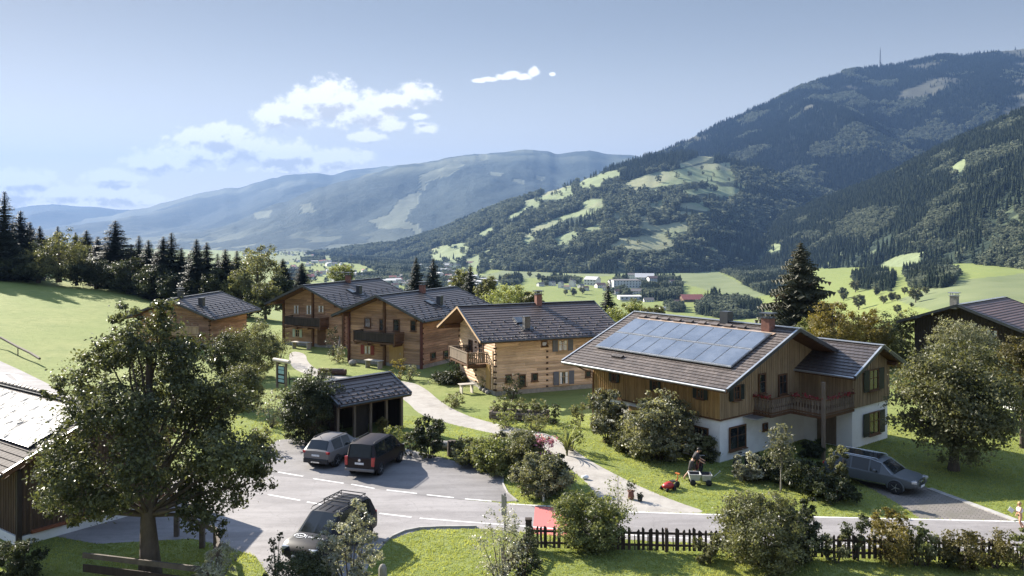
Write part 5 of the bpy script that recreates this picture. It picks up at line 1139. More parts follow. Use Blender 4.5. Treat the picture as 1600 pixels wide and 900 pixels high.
# ---------------------------------------------------------------- the far village and the town in the valley
def far_house(name, label, cat, u, v, wpx, hpx, wall=VW, roof=0, rot=20, pitch=.32, deep=.75, flat=False, group=None, rows=2, cols=4):
    x, y, z = on_ground(u, v); s = y/FPX; w = wpx*s; h = hpx*s; d = w*deep; o = thing(name, label, cat, (x, y, z), R(rot), group); rise = 0 if flat else d*.5*pitch*1.6; e = h - rise
    mb = MB(); mb.box((0, 0, e/2 - 1), (w, d, e+2))
    if not flat:
        for sg in (-1, 1): mb.face([(sg*w/2, -d/2, e), (sg*w/2, d/2, e), (sg*w/2, 0, e+rise)])
    mb.build('wall', wall, o); mb = MB(); q = w*.04
    if flat: mb.box((0, 0, e+.2), (w+.6, d+.6, .4))
    else:
        for sg in (-1, 1): mb.face([(-w/2-q, 0, e+rise+.15), (w/2+q, 0, e+rise+.15), (w/2+q, sg*(d/2+q), e-q*.5), (-w/2-q, sg*(d/2+q), e-q*.5)])
    mb.build('roof', VR[roof], o)
    for r in range(rows):
        for c in range(cols):
            mb = MB(); mb.box((-w/2 + w*(c+.5)/cols, -d/2-.03, e*(r+.5)/rows), (w/cols*.4, .1, e/rows*.42)); mb.build('window', VGL, o)
    return o
for (u, v, w, h, kw, nm, cat, lab) in VILLAGE:
    uu, vv = q4(u, v); far_house(nm, lab, cat, uu, vv, w/4.444*1.12, h/4.444*1.2, **kw)
x, y, z = on_ground(*q4(232, 205)); s = y/FPX; ch = thing('church_steeple', 'little white church tower with a pointed roof in the far village', 'church tower', (x, y, z)); mb = MB(); mb.box((0, 0, 5), (4, 4, 12)); mb.build('wall', VW, ch); mb = MB()
for i in range(4): a, b = i*math.pi/2 + math.pi/4, (i+1)*math.pi/2 + math.pi/4; mb.face([(math.cos(a)*3.1, math.sin(a)*3.1, 11), (math.cos(b)*3.1, math.sin(b)*3.1, 11), (0, 0, 19)])
mb.build('roof', VR[0], ch)
# town houses: four forms, copied
TH = []
for k in range(4):
    mb = MB(); w, d, e, r = (12, 10, 6, 2.4) if k < 3 else (24, 12, 8, 1.2); mb.box((0, 0, e/2-1), (w, d, e+2), mi=0)
    for sg in (-1, 1): mb.face([(sg*w/2, -d/2, e), (sg*w/2, d/2, e), (sg*w/2, 0, e+r)], mi=0); mb.face([(-w/2-.6, 0, e+r+.1), (w/2+.6, 0, e+r+.1), (w/2+.6, sg*(d/2+.6), e-.2), (-w/2-.6, sg*(d/2+.6), e-.2)], mi=1)
    TH.append(mb.build('town_house', [VW, VR[k]])); tag(TH[-1], 'tiny pale house of the hazy town on the valley floor', 'house', 'houses of the town in the valley')
rd = random.Random(9); cnt = 0; used = set()
TOWN = [[(440,404),(520,409),(570,424),(640,436),(668,448),(640,452),(560,448),(440,436)], [(640,418),(690,408),(730,420),(740,452),(640,454)], [(380,393),(640,394),(650,400),(560,402),(440,400),(380,400)], [(690,420),(780,445),(760,460),(700,455)]]
while cnt < 230:
    p = TOWN[(0, 0, 0, 1, 2, 2, 3)[cnt % 7]]; u = rd.uniform(min(a[0] for a in p), max(a[0] for a in p)); v = rd.uniform(min(a[1] for a in p), max(a[1] for a in p))
    if not inpoly(np.array([u]), np.array([v]), p)[0]: continue
    x, y, z = on_ground(u, v); k = rd.choice((0, 0, 1, 2, 3)); o = TH[k] if k not in used else TH[k].copy()
    if k in used: C.objects.link(o)
    used.add(k); o.location = (x, y, z); o.rotation_euler = (0, 0, rd.uniform(0, 6.28)); s = rd.uniform(.8, 1.3)*1.0; o.scale = (s, s, s); cnt += 1
for k in range(4):
    if k not in used: bpy.data.objects.remove(TH[k])
TG = rd; rg = np.random.default_rng(77); pts = []
while len(pts) < 900:
    p = TOWN[rg.integers(0, 4)]; u = rg.uniform(min(a[0] for a in p), max(a[0] for a in p)); v = rg.uniform(min(a[1] for a in p), max(a[1] for a in p))
    if inpoly(np.array([u]), np.array([v]), p)[0]: pts.append(on_ground(u, v))
scatter('town_trees', np.array(pts), 'broadleaf', 7, 15, 78, 'trees scattered between the houses of the valley town')
# hamlet roofs glimpsed behind the left belt
for i, (u, v, w, h) in enumerate(((128,382,22,13), (165,392,14,9))):
    Yb = 235; s = Yb/FPX; o = thing('house', ('pale-roofed house glimpsed behind the spruces above the left meadow', 'small hut right of the pale-roofed house behind the left belt')[i], 'house', (Xat(u, Yb), Yb, Zat(v+6, Yb)), R(25)); mb = MB(); mb.box((0, 0, .5), (w*s, w*s*.8, h*s*1.3)); mb.build('wall', VWT, o)
    mb = MB(); e = h*s*.8
    for sg in (-1, 1): mb.face([(-w*s*.56, 0, e+1.1), (w*s*.56, 0, e+1.1), (w*s*.56, sg*w*s*.48, e-.2), (-w*s*.56, sg*w*s*.48, e-.2)])
    mb.build('roof', VR[3], o)
# transmitter mast on the mountain
i = np.argmin(np.abs(np.linspace(900, 2600, 330) - 1377)); X_, Y_, Z_ = hillB[1][149, i], hillB[2][149, i], hillB[3][149, i]; s = Y_/FPX; hM = 31*s
ms = thing('transmitter_mast', 'slender lattice transmitter mast on the mountain skyline', 'mast', (float(X_), float(Y_), float(Z_))); mb = MB(); b_ = 7
for q in range(3):
    a = q*2.094; mb.tube([(b_*math.cos(a), b_*math.sin(a), -8), (1.6*math.cos(a), 1.6*math.sin(a), hM*.86)], 1.1, 5)
for j in range(12):
    z0, z1 = hM*.86*j/12, hM*.86*(j+1)/12; r0, r1 = b_+(1.6-b_)*j/12, b_+(1.6-b_)*(j+1)/12
    for q in range(3): a, b = q*2.094, (q+1)*2.094; mb.bar((r0*math.cos(a), r0*math.sin(a), z0), (r1*math.cos(b), r1*math.sin(b), z1), .9, .9)
mb.build('lattice', METD, ms); mb = MB(); mb.tube([(0, 0, hM*.84), (0, 0, hM)], [1.5, .7], 6); mb.build('antenna', METD, ms); mb = MB(); mb.box((0, 0, hM*.2), (9, 9, 10)); mb.build('platform', METD, ms)
# ---------------------------------------------------------------- garden plants, hedges and beds
B = bush
B('shrub', 'large round light-green bush in front of the picket fence, left of the young sapling', 'shrub', 920, 856, 118, 84, LF['fresh'], 501, leaf=.11, sprigs=24, n=20000, nl=16)
B('shrub', 'broad dark bush with pale sunlit leaves, covering the gap in the picket fence', 'shrub', 1192, 884, 150, 112, LF['olive'], 502, leaf=.115, sprigs=24, n=24000, nl=20)
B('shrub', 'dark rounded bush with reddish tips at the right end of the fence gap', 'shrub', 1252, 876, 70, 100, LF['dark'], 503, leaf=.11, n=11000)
B('shrub', 'small low bush at the foot of the fence, beside the broad dark bush', 'shrub', 1108, 880, 50, 44, LF['olive'], 504, leaf=.07)
B('shrub', 'upright bush with white glinting leaves in front of the black van, at the bottom edge', 'shrub', 548, 940, 96, 158, LF['white'], 505, leaf=.105, n=9000, nl=14, spread=.16, fill=.25)
B('shrub', 'dark tangle of shoots left of the white glinting bush', 'shrub', 470, 950, 120, 84, LF['dark'], 506, leaf=.09, n=12000)
B('shrub', 'thin dark upright shoot beside the bonnet of the black van', 'shrub', 432, 925, 26, 106, LF['dark'], 507, leaf=.09, n=620, nl=9, spread=.3)
B('shrub', 'sparkling small bush below the curved wooden railing', 'shrub', 338, 930, 70, 84, LF['white'], 508, leaf=.085, n=3600)
B('shrub', 'dark low bush in the bottom left corner beside the barn', 'shrub', 30, 905, 80, 60, LF['dark'], 509, leaf=.09)
B('shrub', 'tall straggly bush with whitish leaves left of the dark fence return', 'shrub', 782, 925, 84, 138, LF['white'], 510, leaf=.085, n=3600, nl=12, spread=.28)
B('shrub', 'dark ivy-like bush filling the corner of the picket fence', 'shrub', 818, 905, 66, 84, LF['dark'], 511, leaf=.07, n=8000)
for i, (u, vb, w, h, m_, lab) in enumerate(((1308,878,46,42,'olive','small grey-green bush at the left end of the right fence section'),(1340,876,44,74,'dark','dark conical bush on the right fence section'),(1392,876,84,72,'yellow','broad yellowish bush on the right fence section'),
    (1384,870,40,86,'yellow','pointed yellowish shoot rising above the right fence section'),(1448,884,50,52,'olive','green bush between the yellowish bush and the reddish hedge'),(1432,884,40,70,'fresh','light thin bush beside the yellowish bush'),
    (1505,890,80,62,'rust','rusty green hedge bush on the right fence section'),(1556,888,66,58,'rust','rusty hedge bush near the right edge of the picture'),(1597,890,40,72,'fresh','light green bush at the right end of the fence'),(1480,886,40,36,'dark','dark low bush under the rusty hedge'))):
    B('shrub', lab, 'shrub', u, vb, w, h, LF[m_], 520+i, leaf=.11, spread=.30, dens=.42, sprigs=11)
# farmhouse garden; dark leaf colour puts the house's shadow on the gable-side shrubs
for i, (u, vb, w, h, m_, lab) in enumerate(((948,692,66,84,'silver','pale climbing plant at the left corner of the farmhouse'),(1030,718,112,104,'silver','big pale leafy bush against the white wall of the farmhouse'),(985,706,60,46,'olive','low green bush between the pale climber and the big pale bush'),
    (1055,690,60,80,'dark','dark tall bush behind the big pale bush, on the farmhouse wall'),(1168,752,48,44,'white','pale small bush at the corner of the farmhouse, beside the dark garden'),(1100,722,42,44,'olive','thin plant on the white corner of the farmhouse'),
    (1196,748,56,36,'dark','dark garden shrub below the leaning bicycle'),(1266,768,84,44,'dark','dark garden mass right of the young fruit tree'),(1304,784,66,44,'dark','dark garden mass beside the silver car'),(1312,776,44,84,'olive','tall bush with few pale leaves touching the rear of the silver car'),
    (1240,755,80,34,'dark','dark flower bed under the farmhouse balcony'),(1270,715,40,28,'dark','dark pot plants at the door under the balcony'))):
    B('shrub', lab, 'shrub', u, vb, w, h, LF[m_], 540+i, leaf=.19 if m_ == 'silver' else .14)
fx, fy_ = G(1220, 768); fk = fy_/FPX; leaf_tree('fruit_tree', 'young fruit tree with a pale straight trunk on the lawn edge, by the dark garden', 'tree', (fx, fy_, 0), [(0,0,2.1,.55,.7),(.3,.2,2.5,.5,.6),(-.35,-.2,2.0,.5,.55),(.15,0,3.2,.35,.5),(-.2,.1,2.8,.45,.5),(.3,-.1,1.8,.4,.4)], 1500, .14, LF['silver'], .05, 1.2, 3.0, 560, bark=BARKL, spread=.3)
sx_, sy_ = G(966, 852); leaf_tree('sapling', 'thin young sapling behind the round light-green bush, by the fence', 'tree', (sx_, sy_, 0), [(0,0,2.4,.35,.5),(.3,0,1.9,.35,.4),(-.3,.1,2.0,.35,.4),(0,0,3.0,.22,.4),(.45,.1,1.4,.35,.25),(-.4,0,2.7,.2,.3)], 420, .10, LF['fresh'], .03, .8, 3.1, 561, spread=.4)
# flower bed at the fork of the paths
B('flowers', 'pink phlox at the fork of the gravel path', 'flowers', 852, 752, 34, 78, LF['olive'], 570, leaf=.08)
def blossoms(par, n, c, r, seed, mat):
    rg = np.random.default_rng(seed); P = np.array(c) + rg.normal(0, 1, (n, 3))*np.array(r); A = rg.normal(0, 1, (n, 3)); A /= np.linalg.norm(A, axis=1)[:, None]; Bv = np.cross(A, rg.normal(0, 1, (n, 3))); Bv /= np.linalg.norm(Bv, axis=1)[:, None]
    V = np.stack([P-A*.05, P-Bv*.05, P+A*.05, P+Bv*.05], 1).reshape(-1, 3); np_mesh('blossoms', V, np.arange(4*n).reshape(-1, 4), mat, rg.random(n), parent=par)
ph = [o for o in C.objects if o.name.startswith('flowers')][0]
for q in ((-.25, -.2, 2.3), (.3, -.3, 2.2), (0, -.4, 1.5), (.35, -.35, 1.35)): blossoms(ph, 110, q, (.16, .12, .14), int(q[2]*10), LF['pink'])
for i, (u, vb, w, h, m_, lab) in enumerate(((846,776,88,62,'silver','whitish flowering bush in front of the pink phlox'),(868,768,56,60,'dark','dark leafy bush right of the whitish flowering bush'),(822,748,74,70,'olive','tall grassy perennials left of the pink phlox'),
    (772,738,84,52,'fresh','low light bush along the edge of the parking area'),(737,726,60,40,'olive','low bush between the parking area and the gravel path'),(893,704,46,46,'fresh','grassy bush at the bend of the gravel path'),(712,716,30,32,'dark','small dark bush beside the cut log'),
    (672,716,56,64,'dark','dense round dark bush at the corner of the parking area'),(596,684,24,32,'yellow','yellow-leaved little shrub at the garage corner'),(618,706,40,42,'fresh','light shrub in front of the dark van'),(642,712,30,40,'olive','low olive shrub between the dark van and the round dark bush'),
    (711,636,38,24,'olive','low flat bush on the lawn between the paths'),(484,690,106,106,'dark','big dark bush leaning on the left side of the garage'),(424,668,50,62,'silver','pale twiggy bush left of the big dark garage bush'),(396,590,84,86,'olive','large bushy shrub on the lawn left of the path to the far chalet'),
    (436,568,46,52,'olive','smaller shrub right of the large bushy shrub'),(352,590,60,70,'dark','dark shrub below the small chalet'),(380,640,70,70,'olive','shrub half hidden behind the right side of the big tree'),(340,560,40,40,'olive','green shrub at the wall of the small chalet'),
    (528,566,34,28,'silver','light-leaved staked plants in front of the second chalet'),(520,556,26,50,'dark','dark climbing plant at the corner of the farthest chalet'),(562,560,34,46,'dark','dark shrub between the two brown chalets'),
    (622,592,26,34,'yellow','yellow-flowered plant by the bench of the second chalet'),(640,594,34,26,'silver','pale leafy plant right of the yellow-flowered plant'),(700,598,60,16,'dark','low plants with the ground shade in their dark leaves, between the chalets'),(716,586,50,40,'dark','dark shrub against the second chalet wall'),  # dark bed: low plants, their leaf colour standing in for ground shade
    (792,668,44,26,'fresh','low greenery spilling over the left front of the raised planter'),(835,672,46,24,'olive','low greenery in front of the right end of the raised planter'),(862,662,30,30,'dark','dark bush at the right end of the raised planter'),(455,640,40,44,'fresh','light bush between the information board and the garage'),(408,705,44,40,'olive','low bush at the upper left corner of the parking area'),(508,590,22,16,'olive','grass clump left of the fire trough'),(905,668,30,40,'olive','green bush below the left eave of the farmhouse'),(800,706,60,34,'silver','whitish herbs along the gravel path above the parking area'),(760,610,30,22,'silver','pale stones and low plants at the corner of the pale-log chalet'),(800,625,40,40,'dark','climbing plant on the front wall of the pale-log chalet'))):
    B('shrub', lab, 'shrub', u, vb, w, h, LF[m_], 580+i, leaf=.14, n=None if w > 50 else 900)
# banana-like spiky plant
def spiky(name, label, u, vb, n, L, seed, mat):
    x, y = G(u, vb); o = thing(name, label, 'plant', (x, y, 0)); rg = random.Random(seed); mb = MB()
    for k in range(n):
        a = rg.uniform(0, 6.28); l = L*rg.uniform(.7, 1.1); d = Vector((math.cos(a), math.sin(a), 0)); s = Vector((-d.y, d.x, 0)); w = .10*L/1.6; t = rg.random(); lean = rg.uniform(.25, .8); rows = []
        for q in range(6): f = q/5; rows.append([d*(l*lean*f*f) + Vector((0, 0, l*(f - .35*lean*f*f))) + s*(sg*w*(1-f)**.7*(.4+f)) for sg in (-1, 1)])
        mb.grid(rows, t)
    mb.build('leaves', mat, o); return o
spiky('spiky_plant', 'tall spiky grass clump beside the pink phlox', 886, 712, 26, 1.9, 3, LF['fresh'])
# raised bed of logs
rb = House('raised_bed', 'long raised log planter full of greenery in front of the pale-log chalet', 'planter', G(812, 655), -12); x0, z_ = rb.on_y(0, 770, 650); x1, _ = rb.on_y(0, 853, 660); mb = MB()
for z in (.16, .42): mb.tube([(x0-.1, -.55, z), (x1+.1, -.55, z)], .15, 8, random.random()); mb.tube([(x0-.1, .75, z), (x1+.1, .75, z)], .15, 8, random.random())
for x in (x0, x1):
    for z in (.22, .48): mb.tube([(x, -.7, z), (x, .9, z)], .14, 8, random.random())
mb.build('log_wall', WOODG, rb.o); mb = MB(); mb.box(((x0+x1)/2, .1, .3), (x1-x0-.1, 1.2, .5)); mb.build('soil', pm('garden_soil', (.05, .038, .028), None, 4, .95), rb.o)
V, F, ti = leaves_arrays([(x0+(x1-x0)*(k+.5)/9, .1+.2*math.sin(k*2.1), .75+.28*math.sin(k*1.7)**2, .42, .42+.3*(k % 3 == 1)) for k in range(9)], 5200, .11, 601, sprigs=18); np_mesh('foliage', V, F, LF['olive'], ti, parent=rb.o)

# lawn and meadow grass: tufts nobody could count
def grass(name, n, region, seed, hgt, blades=5, ylo=36.0, yhi=64.0, label='short grass of the lawns'):
    rg = np.random.default_rng(seed); u = rg.uniform(-60, 1660, n*2); y = np.exp(rg.uniform(math.log(ylo*.93), math.log(yhi), n*2)); x = (u-800)/FPX*y; uu, vv = pix(x, y, 0); ok = np.ones(n*2, bool)
    for p in (ROAD_PX, PARK_PX, rounded(PATH1_PX, 1), DRIVE_PX): ok &= ~inpoly(uu, vv, p)
    for (h_, xa_, xb_, w_) in ((F_, -5.3, 5.1, 5.7), (B_, -4.9, 5.0, 3.7), (Ga, -2.8, 2.8, 1.8), (c3, -4.8, 4.5, 4.4)):
        dx, dy = x - h_.c.x, y - h_.c.y; lx = dx*math.cos(h_.r) + dy*math.sin(h_.r); ly = -dx*math.sin(h_.r) + dy*math.cos(h_.r); ok &= ~((lx > xa_) & (lx < xb_) & (abs(ly) < w_))
    lv = [lane_pt(a, b) for a, b in ((-60,590),(262,744))]; ok &= ~((x < -14) & (y > 44) & (vv < 780) & (uu < 300))
    x, y = x[ok][:n], y[ok][:n]; k = len(x); X = np.repeat(x, blades) + rg.normal(0, .05, k*blades); Y = np.repeat(y, blades) + rg.normal(0, .05, k*blades); Z = ground_z(X, Y); th = rg.uniform(0, 6.28, k*blades); m_ = fbm(X/1.6, Y/1.6, 3); h = hgt*rg.uniform(.5, 1.4, k*blades)*(.45 + 1.1*m_); w = .012 + .010*rg.random(k*blades)
    bx_, by_ = np.cos(th)*w, np.sin(th)*w; lx, ly = rg.normal(0, .5, (2, k*blades))*h
    V = np.stack([np.stack([X-bx_, Y-by_, Z-.01], 1), np.stack([X+bx_, Y+by_, Z-.01], 1), np.stack([X+lx, Y+ly, Z+h], 1)], 1).reshape(-1, 3)
    o = np_mesh(name, V, np.arange(len(V)).reshape(-1, 3), LF['grass'], np.clip(m_*.9 + rg.random(k*blades)*.35 - .1, 0, 1)); o['kind'] = 'stuff'; o['label'] = label
LF['grass'] = leafmat('grass_blades', (.15, .19, .046), (.36, .37, .14), .7, .5, spec=.1)
grass('grass', 52000, None, 5, .06)

# ---------------------------------------------------------------- picket fence
FENCE = pm('dark_fence_wood', (.062, .045, .036), (.040, .030, .024), 3, .8, .4, 14, (4, 4, .6), tint=.6, spec=.2)
def picket_fence(name, label, a, b, seed, h=1.05, z0=0.1):
    rd = random.Random(seed); A, Bv = Vector((*a, 0)), Vector((*b, 0)); L = (Bv-A).length; d = (Bv-A)/L; n = Vector((d.y, -d.x, 0)); Mx = Matrix((d, n, Vector((0, 0, 1)))).transposed(); o = thing(name, label, 'fence', A)
    for z in (.30, .80):
        mb = MB(); mb.box(d*L/2 + Vector((0, 0, z)) - n*.05, (L, .06, .09), Mx); mb.build('rail', FENCE, o)
    k = int(L/2.4)
    for i in range(k+1):
        mb = MB(); mb.box(d*(L*i/k) + Vector((0, 0, .5)) - n*.12, (.12, .12, 1.0), Mx); mb.build('post', FENCE, o)
    s = .1
    while s < L - .08:
        w = rd.choice((.12, .14, .17, .10, .05)); hh = (h if w > .08 else h*.72)*rd.uniform(.93, 1.06); mb = MB(); t = rd.random(); p = d*s; tilt = rd.uniform(-.02, .02); sk = rd.choice((-1, 1))*w*.38 if w > .08 else 0
        P = [p - d*w/2, p + d*w/2]; T = d*tilt*hh
        for off in (0, 1):
            pass
        f = [P[0] + Vector((0, 0, z0)), P[1] + Vector((0, 0, z0)), P[1] + T + Vector((0, 0, hh - .10 + max(0, sk)*.8)), (P[0]+P[1])/2 + T + d*sk*.3 + Vector((0, 0, hh)), P[0] + T + Vector((0, 0, hh - .10 + max(0, -sk)*.8))]
        q = n*.028; mb.face(f, t); mb.face([x + q for x in f][::-1], t)
        for i in range(5): mb.face([f[i], f[(i+1) % 5], f[(i+1) % 5] + q, f[i] + q], t)
        mb.build('picket', FENCE, o); s += w + rd.uniform(.055, .13)
    return o
picket_fence('picket_fence', 'dark weathered picket fence along the road, left of the broad dark bush', G(828, 859), G(1150, 866), 1)
picket_fence('picket_fence', 'dark picket fence section overgrown with shrubs at the right', G(1236, 873), G(1640, 884), 2)
picket_fence('picket_fence', 'short dark fence return running to the bottom edge from the corner post', G(826, 862), G(784, 915), 3, h=.95)
mb = MB(); x, y = G(826, 857); mb.box((x, y, .62), (.26, .26, 1.24), tint=.4); mb.box((x, y, 1.26), (.30, .30, .07), tint=.3); tag(mb.build('fence_post', FENCE), 'thick dark corner post where the picket fence turns', 'post')
# curved railing under the big tree and meadow rail
RAIL = pm('weathered_round_rail', (.13, .105, .085), (.085, .068, .055), 3, .85, .4, 12, tint=.4)
o = thing('wooden_railing', 'curved plank railing on posts under the big tree', 'railing'); pts = [G(276, 838), G(316, 856), G(338, 866), G(342, 890), G(322, 930)]; tops = [(p[0], p[1], 1.02) for p in pts]
for (a, b) in zip(tops[:-1], tops[1:]): mb = MB(); mb.bar(a, b, .10, .20); mb.build('rail', RAIL, o)
for p in pts: mb = MB(); mb.box((p[0], p[1], .5), (.2, .2, 1.1)); mb.build('post', RAIL, o)
mb = MB(); a, b = G(322, 930), G(130, 905)
mb.bar((a[0], a[1], .95), (b[0], b[1], .95), .09, .2); mb.build('rail', RAIL, o); mb = MB(); mb.bar((a[0], a[1], .45), (b[0], b[1], .45), .05, .3); mb.build('board', FENCE, o)
o = thing('wooden_railing', 'dark bent pole rail on a thin post beside the climbing lane', 'railing'); mp2 = [lane_pt(u, v) for u, v in ((-60, 528), (-20, 538), (2, 543), (28, 556), (48, 564), (62, 571))]; mb = MB(); gz = lambda p, h: (p[0], p[1], float(ground_z(*p)) + h)
mb.tube([gz(p, 1.25 - .12*i) for i, p in enumerate(mp2)], .12, 8); mb.build('rail', RAIL, o)
for p in (mp2[0], mp2[3]): mb = MB(); mb.tube([gz(p, -.1), gz(p, 1.0)], .05, 6); mb.build('post', RAIL, o)

# ---------------------------------------------------------------- vehicles
def paint(name, c, c2=None, rough=.34): return pm(name, c, c2 or tuple(x*.93 for x in c), 1.5, .42, tint=0, spec=.22, metal=.0, coat=.0)
TYRE = pm('tyre_rubber', (.022, .022, .023), None, 8, .85, tint=0); RIM = pm('alloy_rim', (.42, .42, .43), None, 8, .3, tint=0, metal=.8); BLKP = pm('black_plastic', (.025, .025, .027), None, 8, .6, tint=0)
TAIL = pm('tail_lamp_glass', (.42, .02, .018), (.3, .015, .012), 10, .15, tint=0, coat=.6); HEAD = pm('headlamp_glass', (.55, .57, .60), (.4, .42, .45), 10, .1, tint=0, metal=.4, coat=.8); PLATE = pm('plate_white', (.72, .73, .75), None, 10, .5, tint=0); CHROME = pm('chrome', (.6, .61, .63), None, 8, .15, tint=0, metal=.95); LETW = pm('white_lettering', (.8, .8, .8), None, 8, .6, tint=0)
m, t = newmat('car_glass'); out(t, nd(t, 'ShaderNodeBsdfPrincipled', {'Base Color': (.015, .018, .02, 1), 'Roughness': .06, 'Specular IOR Level': .5}).outputs[0]); CGL = m
def car(name, label, loc, rz, st, L, Wd, body, wheel_x, wr, belt, dark_trim=True, rails=None, cat='car', rear=None):
    """st: stations from rear to front: (x, z_low, z_belt, z_top, half width, half width at roof, kind) with kind of the strip to the next station:
       b body over the belt (bonnet), w windscreen-like, g side glass with roof, p pillar with roof"""
    o = thing(name, label, cat, (loc[0], loc[1], 0), rz); bod = MB(); gl = {}; hw = Wd/2
    def ring(s):
        x, zl, zb, zt, w, wr_, k = s; z0 = zl
        return [(x, -w*.80, z0), (x, -w*.97, z0+.10), (x, -w, z0 + (zb-z0)*.45), (x, -w*.985, zb-.05), (x, -w*.95, zb), (x, -wr_, zt-.05 if zt > zb+.1 else zt-.012), (x, -wr_*.86, zt), (x, 0, zt + .025), (x, wr_*.86, zt), (x, wr_, zt-.05 if zt > zb+.1 else zt-.012), (x, w*.95, zb), (x, w*.985, zb-.05), (x, w, z0 + (zb-z0)*.45), (x, w*.97, z0+.10), (x, w*.80, z0)]
    rg = [ring(s) for s in st]
    def strip(i, js, mb):
        for j in js: mb.face([rg[i][j], rg[i+1][j], rg[i+1][j+1], rg[i][j+1]], .5, 0, True)
    for i in range(len(st)-1):
        k = st[i][6]; strip(i, (0, 1, 2, 3, 10, 11, 12, 13), bod)
        if k in 'bp': strip(i, range(4, 10), bod)
        elif k == 'g':
            strip(i, (5, 6, 7, 8), bod)
            for j in (4, 9): mb = MB(); strip(i, (j,), mb); gl.setdefault(('side_window', j, i), mb)
        elif k == 'w':
            for j in (4, 9): strip(i, (j,), bod)
            mb = MB(); strip(i, (5, 6, 7, 8), mb); gl.setdefault(('windscreen', 0, i), mb)
    for r in (rg[0], rg[-1]):
        n = len(r)
        for j in range(n//2): bod.face([r[j], r[j+1], r[n-2-j], r[n-1-j]], .5, 0, False)
    bod.weld = True; bo = bod.build('body', body, o)
    sub = bo.modifiers.new('soft', 'BEVEL'); sub.width = .035; sub.segments = 2; sub.limit_method = 'ANGLE'; sub.angle_limit = R(28)
    for (nm, j, i), mb in gl.items(): mb.build(nm, CGL, o)
    for x in wheel_x:
        for s in (-1, 1):
            Ax = Matrix.Rotation(R(90), 3, 'X'); y = s*(hw - .10); mb = MB(); mb.lathe([(wr*.62, -.11), (wr*.96, -.11), (wr, -.07), (wr, .07), (wr*.96, .11), (wr*.62, .11)], (x, y, wr), 20, axis=Ax); w = mb.build('wheel', TYRE, o)
            mb = MB(); yo = y + s*.095
            for q in range(5):
                a = q*1.2566; mb.bar((x, yo, wr), (x + math.cos(a)*wr*.62, yo, wr + math.sin(a)*wr*.62), .03, wr*.2, up=(0, 1, 0))
            mb.lathe([(wr*.56, -.012), (wr*.66, -.012), (wr*.66, .012), (wr*.56, .012)], (x, yo, wr), 18, axis=Ax); mb.lathe([(0.001, -.03), (wr*.15, -.03), (wr*.15, .03), (0.001, .03)], (x, yo, wr), 10, axis=Ax); mb.build('rim', RIM, w)
            mb = MB(); n = 14; rows = []
            for q in range(n+1):
                a = math.pi*(-.06 + 1.12*q/n); rows.append([(x + math.cos(a)*r_, s*(hw + dy_), wr + math.sin(a)*r_) for r_, dy_ in ((wr*1.04, -.06), (wr*1.04, .012), (wr*1.22, .012), (wr*1.24, -.06))])
            mb.grid(rows); mb.build('wheel_arch', BLKP if dark_trim else body, o)
            mb = MB(); mb.lathe([(0.001, 0), (wr*1.06, 0)], (x, s*(hw - .012), wr), 18, axis=Ax); mb.build('wheel_well', BLKP, o)
    if dark_trim:
        for s in (-1, 1): mb = MB(); mb.box((0, s*(hw-.005), st[1][1]+.10), (L*.46, .03, .13)); mb.build('sill', BLKP, o)
    for s in (-1, 1):
        mx = [q for q in st if q[6] == 'w'][-1][0] - .05; mb = MB(); mb.blob((mx-.2, s*(hw+.10), belt+.10), (.09, .12, .08), 8, 6); mb.bar((mx-.2, s*(hw-.08), belt+.06), (mx-.2, s*(hw+.04), belt+.08), .05, .04); mb.build('wing_mirror', body, o)
    if rails:
        for s in (-1, 1):
            mb = MB(); mb.tube([(rails[0], s*rails[2], rails[3]-.05), (rails[0]+.1, s*rails[2], rails[3]+.03), (rails[1]-.1, s*rails[2], rails[3]+.03), (rails[1], s*rails[2], rails[3]-.05)], .02, 6); mb.build('roof_rail', rails[4], o)
    for q in (-.22, .05, .0): pass
    mb = MB()
    for x in (st[len(st)//2][0]-.55, st[len(st)//2][0]+.45):
        for s in (-1, 1): mb.box((x, s*(hw*.985), belt-.12), (.16, .03, .025))
    mb.build('door_handle', body, o); return o
def lamps(o, mat, name, spec):
    for (c, s, r) in spec:
        for sg in (-1, 1): mb = MB(); mb.box((c[0], sg*c[1], c[2]), s, Matrix.Rotation(sg*r, 3, 'Z')); mb.build(name, mat, o, bevel=.015)
def plate(o, x, z, w=.5): mb = MB(); mb.box((x, 0, z), (.02, w, .11)); mb.build('number_plate', PLATE, o)
GREYC = paint('grey_car_paint', (.17, .16, .155)); BLACKC = paint('aubergine_car_paint', (.018, .012, .012)); VANC = paint('black_van_paint', (.014, .013, .016)); SILV = paint('silver_grey_car_paint', (.085, .094, .10))
# grey compact crossover, rear towards us
h1 = R(70); Hx, Hy = G(524.7, 729); off = Vector((math.cos(h1)*1.32 - math.sin(h1)*.80, math.sin(h1)*1.32 + math.cos(h1)*.80)); st = [(-2.18,.42,.98,1.00,.80,.70,'b'),(-2.08,.36,1.03,1.08,.88,.68,'w'),(-1.72,.33,1.05,1.54,.90,.60,'p'),(-1.55,.32,1.03,1.58,.90,.62,'g'),(-.62,.30,.99,1.61,.90,.64,'p'),(-.52,.30,.985,1.61,.90,.64,'g'),(.28,.30,.97,1.55,.90,.62,'p'),(.36,.30,.97,1.53,.90,.61,'w'),(1.12,.31,.96,1.00,.89,.74,'b'),(1.75,.34,.86,.90,.87,.70,'b'),(2.08,.40,.74,.76,.80,.62,'b'),(2.16,.46,.66,.67,.70,.56,'b')]
k = car('crossover_car', 'grey compact crossover parked beside the dark van, rear towards the road', (Hx+off.x, Hy+off.y), h1, st, 4.35, 1.80, GREYC, (-1.30, 1.32), .33, .99, rails=(-1.5, .3, .58, 1.60, BLKP))
